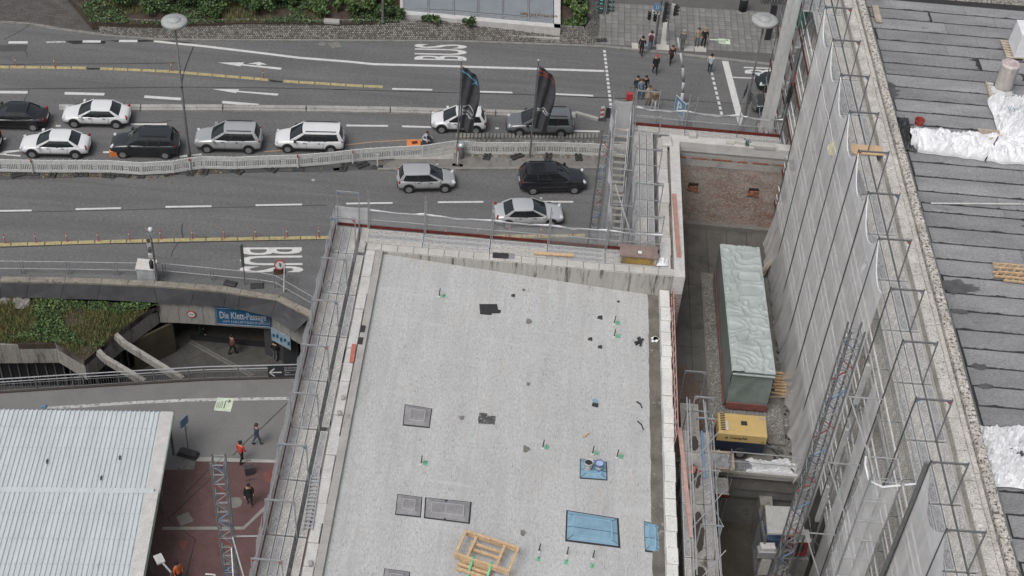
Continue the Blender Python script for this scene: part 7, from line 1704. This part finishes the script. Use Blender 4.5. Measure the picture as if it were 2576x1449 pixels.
# ================================================================== people
skin = mat('skin', (.45,.27,.19), .6, .05, 3); shoe = mat('shoe_dark', (.03,.03,.032), .7); hairm = {'b': mat('hair_brown', (.05,.032,.02), .8), 'k': mat('hair_black', (.015,.013,.012), .8), 'y': mat('hair_blond', (.3,.21,.1), .8), 'g': mat('hair_grey', (.3,.3,.3), .8), 'r': mat('cap_red', (.4,.05,.05), .7)}
def body_mesh(pose):
    """one continuous skinned figure, 1.74 m, facing -y"""
    st, arm, bend = pose
    J = {}; E = []
    def j(n, p, r): J[n] = (Vector(p), r)
    kneel = bend > .8
    hp = .93 if not kneel else .52
    j('pel', (0,0,hp), .15); j('bel', (0,-.02*bend,hp+.16), .145); tx = -.3*bend
    j('che', (0,tx*.7,hp+.38-.05*bend), .165); j('nek', (0,tx,hp+.55-.09*bend), .07); j('hed', (0,tx-.03,hp+.68-.12*bend), .1); j('top', (0,tx-.02,hp+.78-.13*bend), .085)
    E += [('pel','bel','t'),('bel','che','t'),('che','nek','s'),('nek','hed','s'),('hed','top','s')]
    for s, sg in ((-1,'l'),(1,'r')):
        f = st*s; a = arm[0 if s < 0 else 1]
        j('sh'+sg, (.185*s,tx*.95,hp+.47-.08*bend), .075); j('el'+sg, (.25*s,tx*.9-.1*a[0],hp+.2-.06*bend), .05); j('wr'+sg, (.24*s+.0,tx*.9-.1*a[0]-.26*a[1],hp-.04+.24*a[1]-.06*bend), .034); 
        w_ = J['wr'+sg][0]; dd = (w_-J['el'+sg][0]).normalized(); j('ha'+sg, w_+dd*.07, .034)
        E += [('che','sh'+sg,'t'),('sh'+sg,'el'+sg,'t'),('el'+sg,'wr'+sg,'t'),('wr'+sg,'ha'+sg,'s')]
        for k, (o, l) in enumerate(((-.032,.075),(-.011,.09),(.011,.085),(.03,.065))):
            b_ = J['ha'+sg][0]; q = b_+dd*l*.55+V(0,o,0); j('f%d%s' % (k,sg), q, .0095); j('g%d%s' % (k,sg), q+dd*l*.45+V(-.015*s,o*.2,0), .008); E += [('ha'+sg,'f%d%s' % (k,sg),'s'),('f%d%s' % (k,sg),'g%d%s' % (k,sg),'s')]
        j('th'+sg, w_+dd*.03+V(-.02*s,-.045,0), .012); j('ti'+sg, w_+dd*.075+V(-.025*s,-.06,0), .009); E += [('wr'+sg,'th'+sg,'s'),('th'+sg,'ti'+sg,'s')]
        if kneel:
            j('hi'+sg, (.09*s,0,hp-.04), .1); j('kn'+sg, (.12*s,-.38,.42 if s < 0 else .09), .07); j('an'+sg, (.12*s,-.3 if s < 0 else .3,.09), .048); j('to'+sg, (.12*s,-.46 if s < 0 else .38,.05), .042)
        else:
            j('hi'+sg, (.09*s,0,hp-.06), .105); j('kn'+sg, (.1*s,-.16*f-.03,.5), .07); j('an'+sg, (.1*s,-.3*f+.04+(.06 if f < 0 else 0),.09+(.05 if f < -.3 else 0)), .046); j('to'+sg, (.1*s,-.3*f-.13,.045), .042)
        E += [('pel','hi'+sg,'b'),('hi'+sg,'kn'+sg,'b'),('kn'+sg,'an'+sg,'b'),('an'+sg,'to'+sg,'f')]
    names = list(J); idx = {n: i for i, n in enumerate(names)}
    me = bpy.data.meshes.new('b'); me.from_pydata([J[n][0] for n in names], [(idx[a], idx[b]) for a, b, _ in E], []); ob = bpy.data.objects.new('b', me); COL.objects.link(ob)
    ob.modifiers.new('s', 'SKIN'); ob.modifiers.new('u', 'SUBSURF').levels = 1
    for i, n in enumerate(names): me.skin_vertices[0].data[i].radius = (J[n][1], J[n][1]*(.72 if n in ('pel','bel','che') else 1)); me.skin_vertices[0].data[i].use_root = (n == 'pel')
    dg = bpy.context.evaluated_depsgraph_get(); out = bpy.data.meshes.new_from_object(ob.evaluated_get(dg)); bpy.data.objects.remove(ob); bpy.data.meshes.remove(me)
    SL = {'s':0,'t':1,'b':2,'f':3}; mi = []
    segs = [(J[a][0], J[b][0], SL[k], (J[a][1]+J[b][1])/2) for a, b, k in E]
    for p in out.polygons:
        c = p.center; best = 9; bi = 0
        for a, b, k, r_ in segs:
            d = b-a; u = max(0, min(1, (c-a).dot(d)/max(1e-9, d.dot(d)))); q = (c-(a+d*u)).length-r_
            if q < best: best, bi = q, k
        mi.append(bi)
    out.polygons.foreach_set('use_smooth', [True]*len(mi))
    return out, J, mi
POSES = [((.5),((.3,.4),(-.3,.2)),.05), ((-.6),((-.4,.2),(.5,.4)),.08), ((.08),((.1,.1),(0,.15)),.0), ((.3),((.6,1.0),(.1,.2)),.05), ((0),((.8,.6),(.9,.7)),1.0)]
BM = {}
def person(p, rz, pose, top, bot, hair, label, sc=1.0, shoes=None, extra=None):
    if pose not in BM: BM[pose] = body_mesh(POSES[pose])
    me, J, mi = BM[pose]; me = me.copy()
    for m in (skin, mat('cloth_%02x%02x%02x' % tuple(int(255*c) for c in top), top, .9, .15, 5), mat('cloth_%02x%02x%02x' % tuple(int(255*c) for c in bot), bot, .9, .15, 5), shoes or shoe): me.materials.append(m)
    me.polygons.foreach_set('material_index', mi)
    t = thing('person', label, 'person', p, 'people', rz); t.scale = (sc,)*3; WO[t.name] = Vector()
    o = bpy.data.objects.new('body', me); COL.objects.link(o); o.parent = t; WO[o.name] = Vector()
    h = J['hed'][0]
    mb = MB(); mb.lathe((0,0,0), [(.105,-.02),(.116,.05),(.108,.1),(.07,.145),(.01,.155)], 12)
    for v in mb.v:
        if v.y < -.02 and v.z < .07: v.z = .07+(v.z-.07)*.2; 
        v += h+V(0,.02,-.01)
    mb.build('hair', hairm[hair], t, True)
    fc = MB(); fc.beam(h+V(0,-.1,.02), h+V(0,-.125,-.015), .022, .02); fc.build('nose', skin, t)
    ey = MB()
    for s in (-1,1): ey.obox(h+V(.035*s,-.097,.028), .022, .012, .01)
    ey.obox(h+V(0,-.1,-.045), .045, .01, .008); ey.build('eyes_and_mouth', mat('face_dark', (.08,.03,.025), .6), t)
    ea = MB()
    for s in (-1,1): ea.obox(h+V(.108*s,.01,0), .018, .04, .06)
    ea.build('ears', skin, t)
    if extra == 'coat':
        w0 = J['pel'][0]; mb = MB(); mb.lathe((0,0,w0.z-.22), [(.235,0),(.205,.2),(.19,.42)], 14, False)
        for v in mb.v: v.y *= .72
        mb.build('coat_skirt', me.materials[1], t, True)
    if extra == 'pack':
        c = J['che'][0]+V(0,.2,-.08); MB().cbox(c-V(0,0,.22), .32, .2, .48, 0, .06).build('backpack', mat('pack_maroon', (.1,.03,.04), .8), t)
    return t
DK, NV, GYc, LT, BG, RD, JN = (.02,.02,.023), (.03,.045,.08), (.12,.125,.13), (.5,.5,.5), (.33,.26,.19), (.42,.04,.04), (.1,.16,.26)
def gpz(x, y, f=Z3, z=0): p = f(x, y, z); p.z = z; return p
person(gpz(515,528), 2.9, 0, DK, DK, 'k', 'person in black stepping off the kerb, leftmost at the crossing')
person(gpz(600,478,Z3,.12), 3.0, 1, LT, JN, 'b', 'person in white shirt and jeans with a maroon backpack by the traffic light', extra='pack')
person(gpz(645,703), .2, 0, DK, DK, 'r', 'person in black with a red cap crossing the road', extra='coat')
person(gpz(797,612), .3, 1, (.06,.03,.03), DK, 'b', 'person in dark maroon top crossing beside the curved mast')
person(gpz(905,468,Z3,.12), 2.8, 2, GYc, GYc, 'g', 'person in grey waiting at the kerb near the curved mast')
person(gpz(1045,445,Z3,.12), .1, 2, BG, GYc, 'b', 'person in beige top waiting left of the one in black')
person(gpz(1108,446,Z3,.12), .1, 3, DK, DK, 'y', 'person in black with fair hair waiting right of the beige one')
person(gpz(1165,697), 2.9, 0, (.42,.45,.46), NV, 'k', 'person in pale grey top and dark trousers crossing alone on the right')
person(gpz(465,905), .4, 1, (.05,.065,.06), GYc, 'k', 'person in dark green jacket in the group near the scaffold corner', extra='coat')
person(gpz(505,935), .2, 0, (.17,.22,.3), JN, 'b', 'person in light blue jeans in the middle of the crossing group')
person(gpz(545,905), .4, 3, DK, NV, 'k', 'person in black behind the crossing group')
person(gpz(578,1000), .2, 2, BG, (.3,.24,.18), 'b', 'person in beige coat next to the white trousers', extra='coat')
person(gpz(632,1045), .2, 0, (.16,.12,.08), LT, 'b', 'person in brown top and white trousers nearest the scaffold')
person(gpz(660,1052,Z2), 1.3, 4, (.3,.34,.38), (.5,.52,.54), 'b', 'kneeling person in white trousers beside the orange case', .95)
p = gpz(690,1050,Z2); mb = MB(); mb.lathe(p, [(.25,0),(.36,.12),(.3,.4),(.12,.5)], 10)
for v in mb.v: v += V(.06*mnoise.noise(v*4), .06*mnoise.noise(v*4+V(3,0,0)), 0)
mb.build('black_bag', black_sheet, label='black bag on the ground behind the kneeling person', cat='bag')
def suitcase(p, label, m, rz=0):
    t = thing('suitcase', label, 'suitcase', p); MB().cbox(p+V(0,0,.06), .45, .28, .62, rz, .06).build('shell', m, t)
    for s in (-.12,.12): MB().tube(p+V(s,.1,.6), p+V(s,.12,1.02), .012).build('handle_rod', steel, t)
    MB().beam(p+V(-.12,.12,1.02), p+V(.12,.12,1.02), .03, .03).build('grip', black_plastic, t)
    for s in (-.17,.17): MB().tube(p+V(s-.02,0,.05), p+V(s+.02,0,.05), .05, 8).build('wheel', black_plastic, t)
suitcase(gpz(405,955), 'red suitcase beside the crossing group', mat('case_red', (.42,.05,.05), .5), .2)
person(gpz(1890,485,ZA), 2.2, 1, NV, (.07,.09,.12), 'b', 'person in navy jacket walking on the footpath stripe side')
person(gpz(1775,615,ZA), 2.6, 0, (.5,.06,.05), DK, 'k', 'person in red jacket walking onto the red paving')
suitcase(gpz(1830,700,ZA), 'black suitcase pulled behind the red jacket', black_sheet, .4)
person(gpz(1835,925,ZA), .3, 0, DK, DK, 'k', 'person in long black coat walking beside the left lattice mast', extra='coat')
person(gpz(1318,1500,ZA), 1.0, 2, (.7,.17,.05), NV, 'k', 'person in orange work jacket at the corner of the corrugated roof')
person(V(*(ZU(1940,640,-5.17))[:3]), 2.4, 1, (.16,.07,.05), DK, 'k', 'person in rust coloured jacket inside the sunken passage')
person(V(*(ZU(2295,690,-5.17))[:3]), 2.8, 2, DK, GYc, 'k', 'person in black waiting inside the passage near the railing')
person(V(*(ZU(2430,700,-5.17))[:3]), 2.8, 2, NV, NV, 'k', 'person in navy at the passage corner by the direction board')
person(V(*(ZU(1680,490,-5.17))[:3]), 1.6, 0, DK, (.03,.06,.05), 'k', 'person in dark green trousers half hidden below the passage wall', shoes=mat('shoe_white', (.6,.6,.6), .6))
# ================================================================== scooters and bicycles
teal = mat('scooter_teal', (.05,.3,.28), .5, .1, 4)
def scooter(p, rz, label):
    t = thing('kick_scooter', label, 'scooter', p, 'parked teal scooters', rz); WO[t.name] = Vector()
    MB().cbox((0,0,.14), .62, .17, .07, 0, .02).build('deck', black_plastic, t)
    for x in (-.45,.5):
        w_ = MB().tube((x,-.03,.12), (x,.03,.12), .12, 12).build('wheel', tyre, t); MB().tube((x,-.035,.12), (x,.035,.12), .05, 8).build('hub', steel, w_)
    MB().tube((.45,0,.16), (.36,0,1.12), .035).build('stem', teal, t); MB().tube((.36,-.27,1.12), (.36,.27,1.12), .018).build('handlebar', black_plastic, t); MB().cbox((-.45,0,.24), .26, .13, .04, 0, .015).build('mudguard', teal, t)
    return t
s0 = None
for i in range(7):
    p = Z3(135+(i%2)*55, 12+i*20, .12); p.z = .12
    lab = 'teal and black kick scooter in the row by the kerb corner, %s from the top' % ordn[i]
    if s0 is None: s0 = scooter(p, .05, lab)
    else: copy_tree(s0, p, .05+R.uniform(-.2,.2), label=lab)
def bike(p, rz, label):
    t = thing('bicycle', label, 'bicycle', p, 'bicycles at the top right', rz); WO[t.name] = Vector()
    for x in (-.52,.52):
        mb = MB(); pts = [V(x+.33*math.cos(a), 0, .34+.33*math.sin(a)) for a in [i*PI/9 for i in range(19)]]; mb.path(pts, .022, 5); w_ = mb.build('wheel', tyre, t)
        sp_ = MB(); 
        for i in range(8): a = i*PI/4; sp_.tube(V(x,0,.34), V(x+.31*math.cos(a),0,.34+.31*math.sin(a)), .004, 3)
        sp_.build('spokes', steel, w_, kind='stuff')
    fr = MB(); 
    for a, b in (((-.52,.34),(-.08,.32)), ((-.52,.34),(-.2,.78)), ((-.2,.78),(-.08,.32)), ((-.2,.72),(.36,.8)), ((-.08,.32),(.36,.72)), ((.52,.34),(.34,.95))): fr.tube(V(a[0],0,a[1]), V(b[0],0,b[1]), .02, 6)
    fr.build('frame', black_metal, t); MB().cbox((-.22,0,.88), .26,.14,.05,0,.02).build('saddle', black_plastic, t); MB().tube((.32,-.27,1.0),(.32,.27,1.0),.014).build('handlebar', steel, t); MB().tube((-.08,-.12,.32),(-.08,.12,.32),.05,8).build('crank', steel, t)
    return t
b0 = None
for i in range(9):
    p = Z3(1655+i*31, 26+i*1.5, .12); p = V(p.x, p.y+.6, .12); lab = 'parked bicycle at the top edge, %s from the left' % ordn[i]
    if b0 is None: b0 = bike(p, -PI/2+.1, lab)
    else: copy_tree(b0, p, -PI/2+.1+R.uniform(-.08,.08), label=lab)
